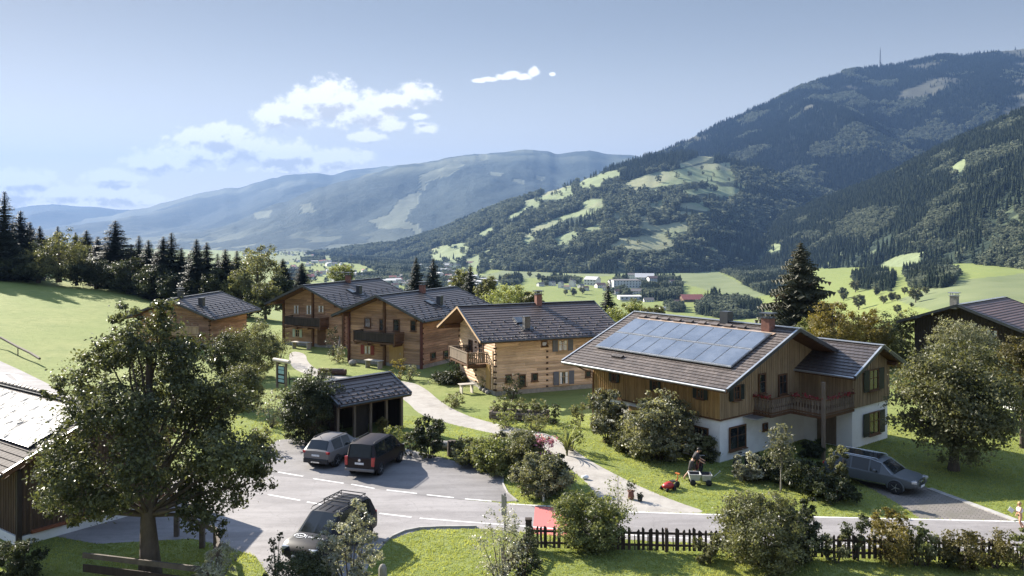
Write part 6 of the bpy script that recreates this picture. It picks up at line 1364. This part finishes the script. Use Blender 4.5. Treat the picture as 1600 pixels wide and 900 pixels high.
lamps(k, TAIL, 'tail_light', [((-2.10, .68, .95), (.16, .36, .13), .25)]); plate(k, -2.20, .78); mb = MB(); mb.box((-2.14, 0, .46), (.16, 1.62, .28)); mb.build('bumper', BLKP, k, bevel=.04); mb = MB(); mb.box((-2.23, 0, .40), (.03, .55, .07)); mb.build('skid_plate', CHROME, k); mb = MB(); mb.tube([(-1.55, 0, 1.6), (-1.7, 0, 1.78)], .012, 5); mb.build('aerial', BLKP, k); lamps(k, HEAD, 'headlight', [((2.02, .66, .74), (.2, .3, .12), -.4)])
# dark compact van
h2 = R(74); Hx, Hy = G(593, 742); off = Vector((math.cos(h2)*1.36 - math.sin(h2)*.80, math.sin(h2)*1.36 + math.cos(h2)*.80)); st = [(-2.24,.40,1.02,1.04,.84,.74,'b'),(-2.20,.34,1.08,1.12,.90,.74,'w'),(-2.02,.33,1.09,1.80,.905,.70,'p'),(-1.86,.32,1.08,1.83,.91,.71,'g'),(-.62,.31,1.05,1.85,.91,.72,'p'),(-.52,.31,1.05,1.85,.91,.72,'g'),(.40,.31,1.03,1.83,.91,.71,'p'),(.50,.31,1.03,1.82,.91,.70,'g'),(.98,.31,1.02,1.66,.91,.68,'p'),(1.02,.31,1.02,1.64,.91,.67,'w'),(1.62,.32,1.02,1.07,.90,.76,'b'),(2.05,.35,.90,.94,.87,.70,'b'),(2.24,.42,.74,.76,.80,.62,'b')]
k = car('van', 'dark maroon van in the parking area, red tail lights towards the road', (Hx+off.x, Hy+off.y), h2, st, 4.50, 1.82, BLACKC, (-1.36, 1.36), .33, 1.05, dark_trim=False, rails=(-1.8, .4, .66, 1.86, BLKP))
lamps(k, TAIL, 'tail_light', [((-2.20, .80, .92), (.16, .17, .48), .1)]); plate(k, -2.265, .80, .52); mb = MB(); mb.box((-2.24, 0, .45), (.14, 1.74, .16)); mb.build('bumper', GREYC, k, bevel=.04); mb = MB(); mb.lathe([(.06, -.01), (.085, -.01), (.085, .01), (.06, .01)], (-2.262, 0, .98), 14, axis=Matrix.Rotation(R(90), 3, 'Y')); mb.bar((-2.268, -.05, 1.0), (-2.268, 0, .94), .012, .012); mb.bar((-2.268, .05, 1.0), (-2.268, 0, .94), .012, .012); mb.build('emblem', CHROME, k); lamps(k, HEAD, 'headlight', [((2.08, .68, .82), (.2, .28, .16), -.35)])
# black pick-up style van with roof rack, nose towards us
h3 = R(247); cx, cy = -7.75, 37.7; st = [(-2.35,.42,1.02,1.05,.82,.70,'b'),(-2.28,.36,1.10,1.14,.90,.74,'w'),(-2.02,.34,1.12,1.76,.93,.70,'p'),(-1.82,.33,1.10,1.83,.935,.70,'g'),(-.72,.32,1.08,1.86,.94,.72,'p'),(-.60,.32,1.08,1.86,.94,.72,'g'),(.40,.32,1.06,1.80,.94,.70,'p'),(.48,.32,1.06,1.78,.94,.69,'w'),(1.25,.33,1.06,1.12,.93,.78,'b'),(1.95,.36,.98,1.03,.91,.74,'b'),(2.25,.42,.84,.86,.85,.66,'b'),(2.36,.50,.72,.73,.74,.58,'b')]
k = car('van', 'black van with a roof rack and white bonnet lettering, behind the white glinting bush', (cx, cy), h3, st, 4.75, 1.88, VANC, (-1.42, 1.44), .36, 1.08, rails=(-1.8, .45, .70, 1.88, BLKP))
lamps(k, HEAD, 'headlight', [((2.20, .66, .80), (.22, .32, .16), -.35)]); plate(k, 2.40, .56); lamps(k, TAIL, 'tail_light', [((-2.27, .78, .98), (.12, .16, .36), .1)])
rk = MB()
for y in (-.62, .62): rk.tube([(-1.75, y, 2.02), (-.35, y, 2.02)], .025, 6)
for x in (-1.75, -1.4, -1.05, -.7, -.35): rk.bar((x, -.62, 2.02), (x, .62, 2.02), .05, .03)
for x in (-1.7, -.4):
    for y in (-.62, .62): rk.tube([(x, y, 1.84), (x, y, 2.03)], .02, 5)
rk.build('roof_rack', BLKP, k); mb = MB()
for y in (-.35, 0, .35): mb.bar((-.2, y, 1.875), (.38, y, 1.838), .03, .012)
mb.build('roof_ribs', VANC, k)
lt = MB(); hz_ = lambda x: 1.135 + (1.055-1.135)*(x-1.25)/(1.95-1.25) + .008
def stroke(a, b, w=.022):
    A = Vector((a[0], -a[1], hz_(a[0]))); Bq = Vector((b[0], -b[1], hz_(b[0]))); lt.bar(A, Bq, w, .012)
cyl = [(1.60 + .17*math.cos(i*.3927), .42 + .24*math.sin(i*.3927)) for i in range(16)]
# read from the front: text runs from the car's left to its right as we see it
for i in range(16):
    if i not in (1,): stroke(cyl[i], cyl[(i+1) % 16], .045)
for a, b in (((1.66,.54),(1.55,.54)),((1.55,.54),(1.64,.46)),((1.64,.46),(1.55,.42)),((1.55,.42),(1.65,.36)),((1.65,.36),(1.55,.30)),((1.60,.40),(1.60,.33))): stroke(a, b, .03)
stroke((1.74, .06), (1.48, .14), .025)
for q in range(9):
    y = -.02 - q*.075 - (.08 if q > 4 else 0); stroke((1.64, y), (1.57, y), .02); stroke((1.64, y), (1.64 - (.07 if q % 2 else 0), y-.045), .018)
    if q % 3 == 0: stroke((1.57, y), (1.57, y-.045), .018)
lt.build('bonnet_lettering', LETW, k)
# silver estate SUV on the driveway
h4 = R(-44); Hx, Hy = G(1400, 772); off = Vector((-math.cos(h4)*1.48 - math.sin(h4)*.84, -math.sin(h4)*1.48 + math.cos(h4)*.84)); st = [(-2.42,.44,1.00,1.02,.84,.74,'b'),(-2.34,.38,1.06,1.10,.92,.74,'w'),(-1.98,.34,1.08,1.62,.955,.66,'p'),(-1.84,.34,1.07,1.65,.96,.67,'g'),(-.92,.33,1.04,1.70,.965,.69,'p'),(-.84,.33,1.04,1.70,.965,.69,'g'),(.06,.33,1.02,1.69,.965,.69,'p'),(.14,.33,1.02,1.69,.965,.69,'g'),(.66,.33,1.01,1.56,.96,.66,'p'),(.70,.33,1.01,1.55,.96,.65,'w'),(1.36,.34,1.00,1.05,.95,.80,'b'),(2.05,.37,.92,.97,.93,.76,'b'),(2.40,.42,.80,.83,.86,.68,'b'),(2.48,.50,.68,.70,.76,.6,'b')]
k = car('estate_car', 'silver-grey estate SUV parked on the paved driveway right of the farmhouse', (Hx+off.x, Hy+off.y), h4, st, 4.98, 1.93, SILV, (-1.48, 1.48), .37, 1.04, dark_trim=False, rails=(-1.9, .5, .66, 1.71, CHROME)); k.scale = (1, 1, .93)
lamps(k, HEAD, 'headlight', [((2.32, .68, .80), (.26, .40, .14), -.42)]); mb = MB(); mb.box((2.45, 0, .66), (.06, .80, .36)); gr = mb.build('grille', BLKP, k, bevel=.03); mb = MB()
for s in (-1, 1): mb.box((2.47, s*.41, .66), (.04, .035, .38)); mb.box((2.47, 0, .66 + s*.19), (.04, .84, .03))
for q in range(4): mb.lathe([(.045, -.008), (.062, -.008), (.062, .008), (.045, .008)], (2.488, -.15+.10*q, .74), 12, axis=Matrix.Rotation(R(90), 3, 'Y'))
mb.build('grille_frame', CHROME, gr); plate(k, 2.52, .50); lamps(k, TAIL, 'tail_light', [((-2.36, .70, .98), (.14, .34, .14), .25)])
for s in (-1, 1):
    mb = MB(); mb.box((-.1, s*.972, .46), (2.2, .02, .04)); mb.build('chrome_strip', CHROME, k); mb = MB(); mb.tube([(-1.9, s*.70, 1.60), (-.9, s*.73, 1.68), (.1, s*.73, 1.67), (.7, s*.70, 1.53), (1.3, s*.91, 1.03)], .014, 5); mb.build('window_trim', CHROME, k)
mb = MB(); mb.box((-.55, 0, 1.728), (1.9, 1.05, .012)); mb.build('glass_roof', CGL, k)

# ---------------------------------------------------------------- people (one skinned surface each, clothes as children)
SKIN = pm('skin', (.52, .30, .20), (.46, .26, .17), 8, .6, tint=0, spec=.3)
def figure(name, label, loc, rz, J, bones, Rr, H, mats, clothes, hair, scale=1.0):
    o = thing(name, label, 'person', (loc[0], loc[1], 0), rz); o.scale = (scale,)*3
    def skin(nm, keys, edges, rad, mat, par, sub=2):
        me = bpy.data.meshes.new(nm); idx = {k: i for i, k in enumerate(keys)}; me.from_pydata([J[k] for k in keys], [(idx[a], idx[b]) for a, b in edges], []); ob = bpy.data.objects.new(nm, me); C.objects.link(ob); ob.parent = par
        m = ob.modifiers.new('skin', 'SKIN')
        for i, k in enumerate(keys): me.skin_vertices[0].data[i].radius = rad[k] if hasattr(rad[k], '__len__') else (rad[k], rad[k])
        me.skin_vertices[0].data[0].use_root = True; m.use_smooth_shade = True; s = ob.modifiers.new('sub', 'SUBSURF'); s.levels = sub; s.render_levels = sub; me.materials.append(mat); return ob
    keys = ['pelvis'] + [k for k in J if k != 'pelvis']; b = skin('body', keys, bones, Rr, SKIN, o)
    for nm, ks, ed, grow, mat in clothes: skin(nm, ks, ed, {k: (tuple(x+grow for x in Rr[k]) if hasattr(Rr[k], '__len__') else Rr[k]+grow) for k in ks}, mat, o)
    hd = Vector(J['head']); mb = MB(); mb.blob(hd + Vector(hair[0]), hair[1], 12, 8, 1, .06); mb.build('hair', hair[2], o)
    mb = MB(); f = Vector(J['face']) - hd; f.normalize(); r_ = Vector((-f.y, f.x, 0)); mb.blob(hd + f*.105 - Vector((0, 0, .02)), (.016, .016, .025), 6, 5)
    for s in (-1, 1): mb.blob(hd + r_*s*.085 - Vector((0, 0, .01)), (.02, .02, .035), 6, 5)
    mb.build('nose_and_ears', SKIN, o); mb = MB()
    for s in (-1, 1): mb.blob(hd + f*.092 + r_*s*.033 + Vector((0, 0, .02)), .011, 6, 5)
    mb.build('eyes', BLKP, o); mb = MB(); mb.box(hd + f*.092 - Vector((0, 0, .06)), (.02, .045, .010), Matrix((f, r_, Vector((0, 0, 1)))).transposed()); mb.build('mouth', REDS, o)
    for sd in ('l', 'r'):                                          # hands: palm and five fingers each
        w, hnd = Vector(J['wrist_'+sd]), Vector(J['hand_'+sd]); d = (hnd-w).normalized(); sidev = d.cross(Vector((0, 0, 1))); sidev = sidev.normalized() if sidev.length > .1 else Vector((0, 1, 0)); nn = sidev.cross(d); mb = MB()
        for q, ln in ((-1.5, .058), (-.5, .07), (.5, .066), (1.5, .05)): a = hnd + sidev*q*.018; mb.tube([a - d*.02, a + d*ln*.6, a + d*ln*.85 - nn*.03], [.009, .0085, .007], 5)
        a = hnd - d*.03 - sidev*.035; mb.tube([a, a - sidev*.025 + d*.02, a - sidev*.02 + d*.05 - nn*.015], [.010, .010, .008], 5); mb.build('fingers', SKIN, o)
    return o
# man bending over the garden cart: walking, leaning to the right
J = {'pelvis': (0,0,.92), 'waist': (.07,0,1.06), 'chest': (.20,0,1.30), 'neck': (.30,0,1.46), 'head0': (.34,0,1.52), 'head': (.38,0,1.60), 'crown': (.40,0,1.68), 'face': (.47,0,1.58),
 'hip_l': (0,.10,.88), 'knee_l': (.16,.11,.50), 'ankle_l': (.06,.11,.10), 'toe_l': (.20,.12,.04), 'hip_r': (-.02,-.10,.88), 'knee_r': (-.14,-.11,.50), 'ankle_r': (-.42,-.11,.16), 'toe_r': (-.36,-.12,.04),
 'sh_l': (.24,.19,1.40), 'elbow_l': (.38,.24,1.16), 'wrist_l': (.58,.20,1.04), 'hand_l': (.66,.19,1.01), 'sh_r': (.24,-.19,1.40), 'elbow_r': (.36,-.24,1.14), 'wrist_r': (.56,-.20,1.00), 'hand_r': (.64,-.19,.97)}
bones = [('pelvis','waist'),('waist','chest'),('chest','neck'),('neck','head0'),('head0','head'),('head','crown'),('pelvis','hip_l'),('hip_l','knee_l'),('knee_l','ankle_l'),('ankle_l','toe_l'),('pelvis','hip_r'),('hip_r','knee_r'),('knee_r','ankle_r'),('ankle_r','toe_r'),('chest','sh_l'),('sh_l','elbow_l'),('elbow_l','wrist_l'),('wrist_l','hand_l'),('chest','sh_r'),('sh_r','elbow_r'),('elbow_r','wrist_r'),('wrist_r','hand_r')]
RR = {'pelvis': (.15,.11),'waist': (.14,.10),'chest': (.17,.11),'neck': .055,'head0': .07,'head': .098,'crown': .07,'face': .03,'hip_l': .095,'knee_l': .06,'ankle_l': .042,'toe_l': .04,'hip_r': .095,'knee_r': .06,'ankle_r': .042,'toe_r': .04,'sh_l': .06,'elbow_l': .043,'wrist_l': .032,'hand_l': .036,'sh_r': .06,'elbow_r': .043,'wrist_r': .032,'hand_r': .036}
Jm = {k: v for k, v in J.items()}; Jb = dict(Jm); fc = Jb.pop('face')
def fig(name, label, loc, rz, Jx, clothes, hair, scale):
    face = Jx['face']; body = {k: v for k, v in Jx.items() if k != 'face'}
    class D(dict): pass
    return figure(name, label, loc, rz, D({**body}) if False else _J(body, face), bones, RR, 1, None, clothes, hair, scale)
class _J(dict):
    def __init__(s, d, face): super().__init__(d); s.face = face
    def __getitem__(s, k): return s.face if k == 'face' else super().__getitem__(k)
DARKF = pm('dark_work_clothes', (.035, .032, .034), (.025, .023, .025), 6, .9, tint=0); KHAK = pm('dark_shorts', (.06, .055, .05), None, 6, .9, tint=0); PINKF = pm('pale_pink_cloth', (.74, .66, .68), (.66, .58, .62), 6, .9, tint=0); HAIRD = pm('dark_hair', (.02, .016, .013), None, 8, .6, tint=0); HAIRB = pm('blond_hair', (.44, .27, .13), (.36, .21, .10), 8, .6, tint=0)
px_, py_ = G(1081, 750)
fig('person', 'man in dark shirt and shorts walking bent forward behind the garden cart', (px_, py_), R(-8), Jm, [('shirt', ['waist','chest','neck','sh_l','sh_r','elbow_l','elbow_r'], [('waist','chest'),('chest','neck'),('chest','sh_l'),('chest','sh_r'),('sh_l','elbow_l'),('sh_r','elbow_r')], .045, DARKF), ('shorts', ['pelvis','waist','hip_l','knee_l','hip_r','knee_r'], [('pelvis','waist'),('pelvis','hip_l'),('hip_l','knee_l'),('pelvis','hip_r'),('hip_r','knee_r')], .040, KHAK)], ((-.012, 0, .035), (.108, .10, .092), HAIRD), 1.03)
Jc = {'pelvis': (0,0,.86), 'waist': (.02,0,1.0), 'chest': (.03,0,1.24), 'neck': (.03,0,1.42), 'head0': (.04,0,1.48), 'head': (.05,0,1.57), 'crown': (.05,0,1.66), 'face': (.15,0,1.56), 'hip_l': (0,.09,.83), 'knee_l': (.10,.10,.46), 'ankle_l': (-.06,.10,.09), 'toe_l': (.07,.11,.04), 'hip_r': (0,-.09,.83), 'knee_r': (-.06,-.10,.46), 'ankle_r': (-.30,-.10,.14), 'toe_r': (-.22,-.11,.05),
 'sh_l': (.03,.17,1.36), 'elbow_l': (.16,.20,1.12), 'wrist_l': (.40,.16,1.18), 'hand_l': (.48,.15,1.20), 'sh_r': (.03,-.17,1.36), 'elbow_r': (-.02,-.22,1.08), 'wrist_r': (.08,-.24,.86), 'hand_r': (.12,-.24,.78)}
cx_, cy_ = G(1594, 827)
fig('person', 'blond child in a pale pink top walking on the road, holding a white paper', (cx_, cy_), R(185), Jc, [('top', ['waist','chest','neck','sh_l','sh_r'], [('waist','chest'),('chest','neck'),('chest','sh_l'),('chest','sh_r')], .055, PINKF), ('skirt', ['pelvis','waist','hip_l','hip_r'], [('pelvis','waist'),('pelvis','hip_l'),('pelvis','hip_r')], .09, DARKF)], ((-.02, 0, .03), (.122, .115, .112), HAIRB), .74)
cd_ = Vector((math.cos(R(185)), math.sin(R(185)), 0)); mb = MB(); mb.box(Vector((cx_, cy_, .90)) + cd_*.44, (.26, .012, .20), Matrix.Rotation(R(185), 3, 'Z') @ Matrix.Rotation(R(-35), 3, 'Y')); tag(mb.build('paper', LETW), 'white paper held in the hand of the blond child', 'paper')

# ---------------------------------------------------------------- small things on the lawn and at the chalets
def wheel_(par, x, y, z, r, w=.06, mat=TYRE, name='wheel'): mb = MB(); mb.lathe([(r*.3, -w/2), (r, -w/2), (r, w/2), (r*.3, w/2)], (x, y, z), 14, axis=Matrix.Rotation(R(90), 3, 'X')); return mb.build(name, mat, par)
GREYT = pm('grey_cart_tray', (.42, .42, .40), (.34, .34, .33), 5, .7, tint=0); REDT = pm('red_mower_plastic', (.40, .028, .028), (.32, .025, .025), 5, .4, tint=0); ORNG = pm('orange_plastic', (.62, .19, .05), None, 5, .5, tint=0)
x, y = G(1094, 757); o = thing('garden_cart', 'grey two-part garden cart with a drawbar on the lawn, in front of the man', 'cart', (x, y, 0), R(-4)); mb = MB()
def trough(mb, x0, x1, z0, z1, wb, wt):
    a = [(x0+.08, -wb, z0), (x1-.08, -wb, z0), (x1-.08, wb, z0), (x0+.08, wb, z0)]; b = [(x0, -wt, z1), (x1, -wt, z1), (x1, wt, z1), (x0, wt, z1)]
    for i in range(4): j = (i+1) % 4; mb.face([a[i], a[j], b[j], b[i]])
    mb.face(a[::-1])
    for i in range(4): j = (i+1) % 4; mb.bar(b[i], b[j], .04, .04)
trough(mb, -.62, .0, .26, .60, .26, .34); trough(mb, .03, .58, .26, .56, .26, .34); mb.build('tray', GREYT, o)
mb = MB(); trough(mb, -.56, .52, .50, .58, .2, .26); mb.build('load', DARKF, o)
for xx in (-.42, .42):
    for yy in (-.30, .30): wheel_(o, xx, yy, .16, .16)
mb = MB(); mb.tube([(.58, 0, .3), (1.05, 0, .72)], .018, 6); mb.bar((1.05, -.12, .73), (1.05, .12, .73), .03, .03); mb.build('drawbar', METL, o)
x, y = G(1044, 766); o = thing('lawn_mower', 'small red lawn mower with an orange handle on the lawn', 'lawn mower', (x, y, 0), R(28)); mb = MB(); mb.blob((0, 0, .24), (.36, .26, .18), 12, 8, flat=1); mb.box((.02, 0, .36), (.24, .2, .14)); mb.build('housing', REDT, o)
for xx in (-.24, .24):
    for yy in (-.25, .25): wheel_(o, xx, yy, .10, .10)
mb = MB(); mb.box((.30, 0, .18), (.18, .4, .2)); mb.build('grass_chute', BLKP, o)
x, y = G(1057, 762); o = thing('tricycle', 'little orange and black tricycle beside the red mower', 'tricycle', (x, y, 0), R(35)); mb = MB(); mb.tube([(.0, 0, .2), (.1, 0, .5), (.08, 0, .72)], .03, 6); mb.box((.08, 0, .74), (.08, .3, .05)); mb.tube([(-.3, 0, .3), (.05, 0, .42)], .03, 6); mb.build('frame', ORNG, o); wheel_(o, .05, 0, .17, .17, .08)
for yy in (-.2, .2): wheel_(o, -.34, yy, .12, .12)
mb = MB(); mb.box((-.28, 0, .40), (.26, .24, .06)); mb.build('seat', BLKP, o)
def bicycle(u, vb, rz, label, col):
    x, y = G(u, vb); o = thing('bicycle', label, 'bicycle', (x, y, 0), rz)
    for xx in (-.52, .52):
        mb = MB(); mb.lathe([(.30, -.02), (.335, -.02), (.335, .02), (.30, .02), (.30, -.02)], (xx, 0, .335), 20, axis=Matrix.Rotation(R(90), 3, 'X')); w = mb.build('wheel', TYRE, o); mb = MB()
        for q in range(8): a = q*.785; mb.bar((xx, 0, .335), (xx+math.cos(a)*.30, 0, .335+math.sin(a)*.30), .006, .006)
        mb.build('spokes', METL, w)
    mb = MB(); P_ = {'bb': (-.08,0,.30), 'st': (-.20,0,.78), 'hd': (.36,0,.80), 'rw': (-.52,0,.335), 'fw': (.52,0,.335)}
    for a, b in (('bb','st'),('st','hd'),('bb','hd'),('bb','rw'),('st','rw'),('hd','fw')): mb.tube([P_[a], P_[b]], .02, 6)
    mb.build('frame', col, o); mb = MB(); mb.box((-.22, 0, .90), (.24, .13, .06)); mb.tube([(-.2, 0, .78), (-.22, 0, .88)], .014, 5); mb.build('saddle', BLKP, o); mb = MB(); mb.tube([(.36, 0, .8), (.33, 0, .98)], .015, 5); mb.tube([(.34, -.26, 1.0), (.33, 0, .98), (.34, .26, 1.0)], .015, 6); mb.build('handlebar', METL, o)
bicycle(1160, 731, R(38), 'dark bicycle leaning by the shaded gable wall of the farmhouse', BLKP); bicycle(1091, 741, R(60), 'reddish bicycle standing on the lawn behind the garden cart', REDS)
x, y = G(986, 780); o = thing('potted_plant', 'small topiary in a tall dark pot on the gravel path', 'potted plant', (x, y, 0)); mb = MB(); mb.lathe([(.12, 0), (.17, .1), (.13, .35), (.2, .42), (.18, .44)], n=12); mb.build('pot', BRICK, o); V, F, ti = leaves_arrays([(0,0,.66,.24),(.1,0,.78,.14)], 500, .07, 8); np_mesh('foliage', V, F, LF['dark'], ti, parent=o)
x, y = G(1000, 783); mb = MB(); mb.lathe([(.1, 0), (.14, .2), (.12, .22)], (0, 0, 0), 10); o = thing('potted_plant', 'low dark pot with leaves right of the topiary', 'potted plant', (x, y, 0)); mb.build('pot', BLKP, o); V, F, ti = leaves_arrays([(0,0,.3,.16)], 200, .09, 9); np_mesh('foliage', V, F, LF['dark'], ti, parent=o)
x, y = G(914, 749); mb = MB(); mb.blob((0, 0, .12), (.2, .15, .12), 8, 5, 4, .15); o = mb.build('white_stone', PLAS, None, loc=(x, y, 0)); tag(o, 'single whitish stone on the shaded edge of the gravel path', 'stone')
x, y = G(849, 783.5); mb = MB(); mb.lathe([(.05, 0), (.05, .3), (.07, .32), (.02, .36)], n=8); o = mb.build('marker_stone', PLAS, None, loc=(x, y, 0)); tag(o, 'small white marker post on the grass by the red road patch', 'marker')
# roadside sign seen edge-on, and information board
x, y = G(789, 830); o = thing('road_sign', 'dark sign seen nearly edge-on beside the road, at the fence corner', 'sign', (x, y, 0), R(-62)); mb = MB(); mb.tube([(0, 0, 0), (0, 0, 1.72)], .035, 8); mb.build('post', METD, o); mb = MB(); mb.box((0, -.05, 1.16), (.46, .03, .95)); mb.build('sign_panel', pm('back_of_sign', (.035, .045, .038), None, 4, .6, tint=0), o, bevel=.008)
x, y = G(440, 607); o = thing('information_board', 'roofed wooden information board on the lawn left of the garage', 'notice board', (x, y, 0), R(-40))
for s in (-1, 1): mb = MB(); mb.box((s*.62, 0, 1.1), (.16, .16, 2.2)); mb.build('post', WOODG, o)
mb = MB(); mb.box((0, 0, 1.15), (1.05, .06, 1.5)); bp = mb.build('panel', WOODD, o); mb = MB()
for k_, c_ in enumerate((1.72, 1.40, .98, .66)): mb.box((0, -.045, c_), (.78, .02, .24 if k_ != 1 else .30))
mb.build('notice', pm('notice_sheet', (.36, .52, .50), (.20, .36, .40), 3, .6, tint=0), bp); mb = MB()
mb.tube([(-1.1, 0, 2.34), (1.1, 0, 2.34)], .17, 10); mb.build('roof_log', pm('sunbleached_log', (.50, .45, .38), (.42, .37, .31), 3, .8, tint=0), o)
def bench(name, label, u, vb, rz, L=1.7, tbl=False, m=WOODG):
    x, y = G(u, vb); o = thing(name, label, 'table' if tbl else 'bench', (x, y, 0), rz); h = .74 if tbl else .45; w = .75 if tbl else .4; mb = MB()
    for k in range(3): mb.box((0, (k-1)*w/3, h), (L, w/3-.015, .05), tint=random.random())
    mb.build('table_top' if tbl else 'seat', m, o)
    for s in (-1, 1): mb = MB(); mb.box((s*(L/2-.2), 0, h/2-.02), (.08, w*.85, h-.04)); mb.build('leg', m, o)
    if not tbl: mb = MB(); mb.box((0, w/2, .8), (L, .04, .22)); mb.box((0, w/2-.02, .6), (L, .05, .4)); mb.build('backrest', m, o)
PALEW = pm('sunbleached_table', (.46, .42, .36), (.38, .34, .29), 3, .8, tint=.3)
bench('garden_table', 'pale wooden table in front of the second chalet', 584, 575, R(-30), 1.9, True, PALEW); bench('bench', 'grey bench behind the pale table of the second chalet', 597, 569, R(150), 1.8); bench('garden_table', 'pale table under the balcony of the pale-log chalet', 729, 614, R(20), 1.3, True, PALEW); bench('garden_table', 'long pale table in front of the farthest chalet', 471, 545, R(-25), 2.4, True, PALEW)
for (u, v, rz, lab) in ((456,600,20,'dark garden chair next to the information board'), (483,592,200,'grey garden chair on the lawn left of the fire trough')):
    x, y = G(u, v); o = thing('garden_chair', lab, 'chair', (x, y, 0), R(rz)); mb = MB(); mb.box((0, 0, .44), (.5, .5, .05)); mb.build('seat', WOODD, o); mb = MB(); mb.box((-.24, 0, .75), (.05, .5, .6), Matrix.Rotation(-.15, 3, 'Y')); mb.build('backrest', WOODD, o)
    for a in (-.2, .2):
        for b in (-.2, .2): mb = MB(); mb.box((a, b, .22), (.05, .05, .44)); mb.build('leg', WOODD, o)
x, y = G(520, 586); o = thing('wooden_trough', 'hollowed dark log trough lying on the path before the second chalet', 'trough', (x, y, 0), R(-8)); mb = MB(); mb.tube([(-1.35, 0, .28), (1.25, 0, .28)], [.34, .30], 10); mb.build('log', pm('trough_wood', (.085, .045, .03), None, 3, .8), o); mb = MB(); mb.box((0, 0, .56), (2.0, .36, .06)); mb.build('hollow', DARKF, o)
x, y = G(531, 561); o = thing('parasol', 'closed grey parasol standing in front of the second chalet', 'parasol', (x, y, 0)); mb = MB(); mb.tube([(0, 0, 0), (0, 0, 2.4)], .03, 6); mb.build('pole', METD, o); mb = MB(); mb.lathe([(.26, .45), (.22, 1.0), (.12, 1.9), (.03, 2.4)], n=9); mb.build('canopy', pm('grey_canvas', (.14, .14, .145), (.1, .1, .105), 5, .9, tint=0), o)
x, y = G(551, 571); mb = MB(); mb.blob((0, 0, .25), (.42, .34, .32), 9, 6, 5, .12); tag(mb.build('boulder', STONE, None, loc=(x, y, 0)), 'pale boulder on the lawn before the second chalet', 'boulder')
x, y = G(698, 702); mb = MB(); mb.tube([(-.9, .2, .26), (.5, -.1, .26)], .26, 10); tag(mb.build('cut_log', BARKL, None, loc=(x, y, 0)), 'pale cut log beside the dense round dark bush', 'log'); mb = MB(); x, y = G(706, 712); mb.tube([(0, 0, 0), (0, 0, .9)], [.3, .27], 10); tag(mb.build('tree_stump', BARK, None, loc=(x, y, 0)), 'dark stump right of the pale cut log', 'stump')
rd = random.Random(4)
for i in range(7):
    x, y = G(752 + i*5, 610 + (i % 3)*3); mb = MB(); mb.blob((0, 0, .14), (.24, .2, .18), 8, 5, i, .15); o = mb.build('stone', STONE, None, loc=(x, y, 0)); tag(o, 'pale stone in the row at the corner of the pale-log chalet', 'stone', 'stones at the chalet corner')
x, y = G(1268, 712); o = thing('barrel', 'dark wooden tub on the terrace under the farmhouse balcony', 'tub', (x, y, 0)); mb = MB(); mb.lathe([(.3, 0), (.36, .3), (.34, .6), (.28, .6)], n=12); mb.build('staves', WOODD, o)
x, y = G(786, 918); mb = MB(); mb.tube([(0, 0, -.2), (.05, .03, .8), (-.05, .06, 1.5)], [.13, .10, .05], 8); tag(mb.build('birch_stub', BARKL, None, loc=(x, y, 0)), 'pale bare trunk in the straggly whitish bush', 'trunk')
x, y = G(598, 910); mb = MB(); mb.lathe([(.16, 0), (.16, .55), (.10, .68), (.02, .72)], n=12); tag(mb.build('wooden_post', BARKL, None, loc=(x, y, 0)), 'rounded pale post top at the bottom edge, right of the white glinting bush', 'post')
# white board fence by the far lawn on the right
o = thing('board_fence', 'white sunlit board fence at the right edge behind the round tree', 'fence'); a, b = G(1570, 640), G(1660, 662)
for z in (.25, .62, .99): mb = MB(); mb.bar((a[0], a[1], z), (b[0], b[1], z), .04, .28); mb.build('board', PLAS, o)
for t_ in (0, .5, 1): mb = MB(); mb.box((a[0]+(b[0]-a[0])*t_, a[1]+(b[1]-a[1])*t_+.06, .6), (.1, .1, 1.2)); mb.build('post', PLAS, o)
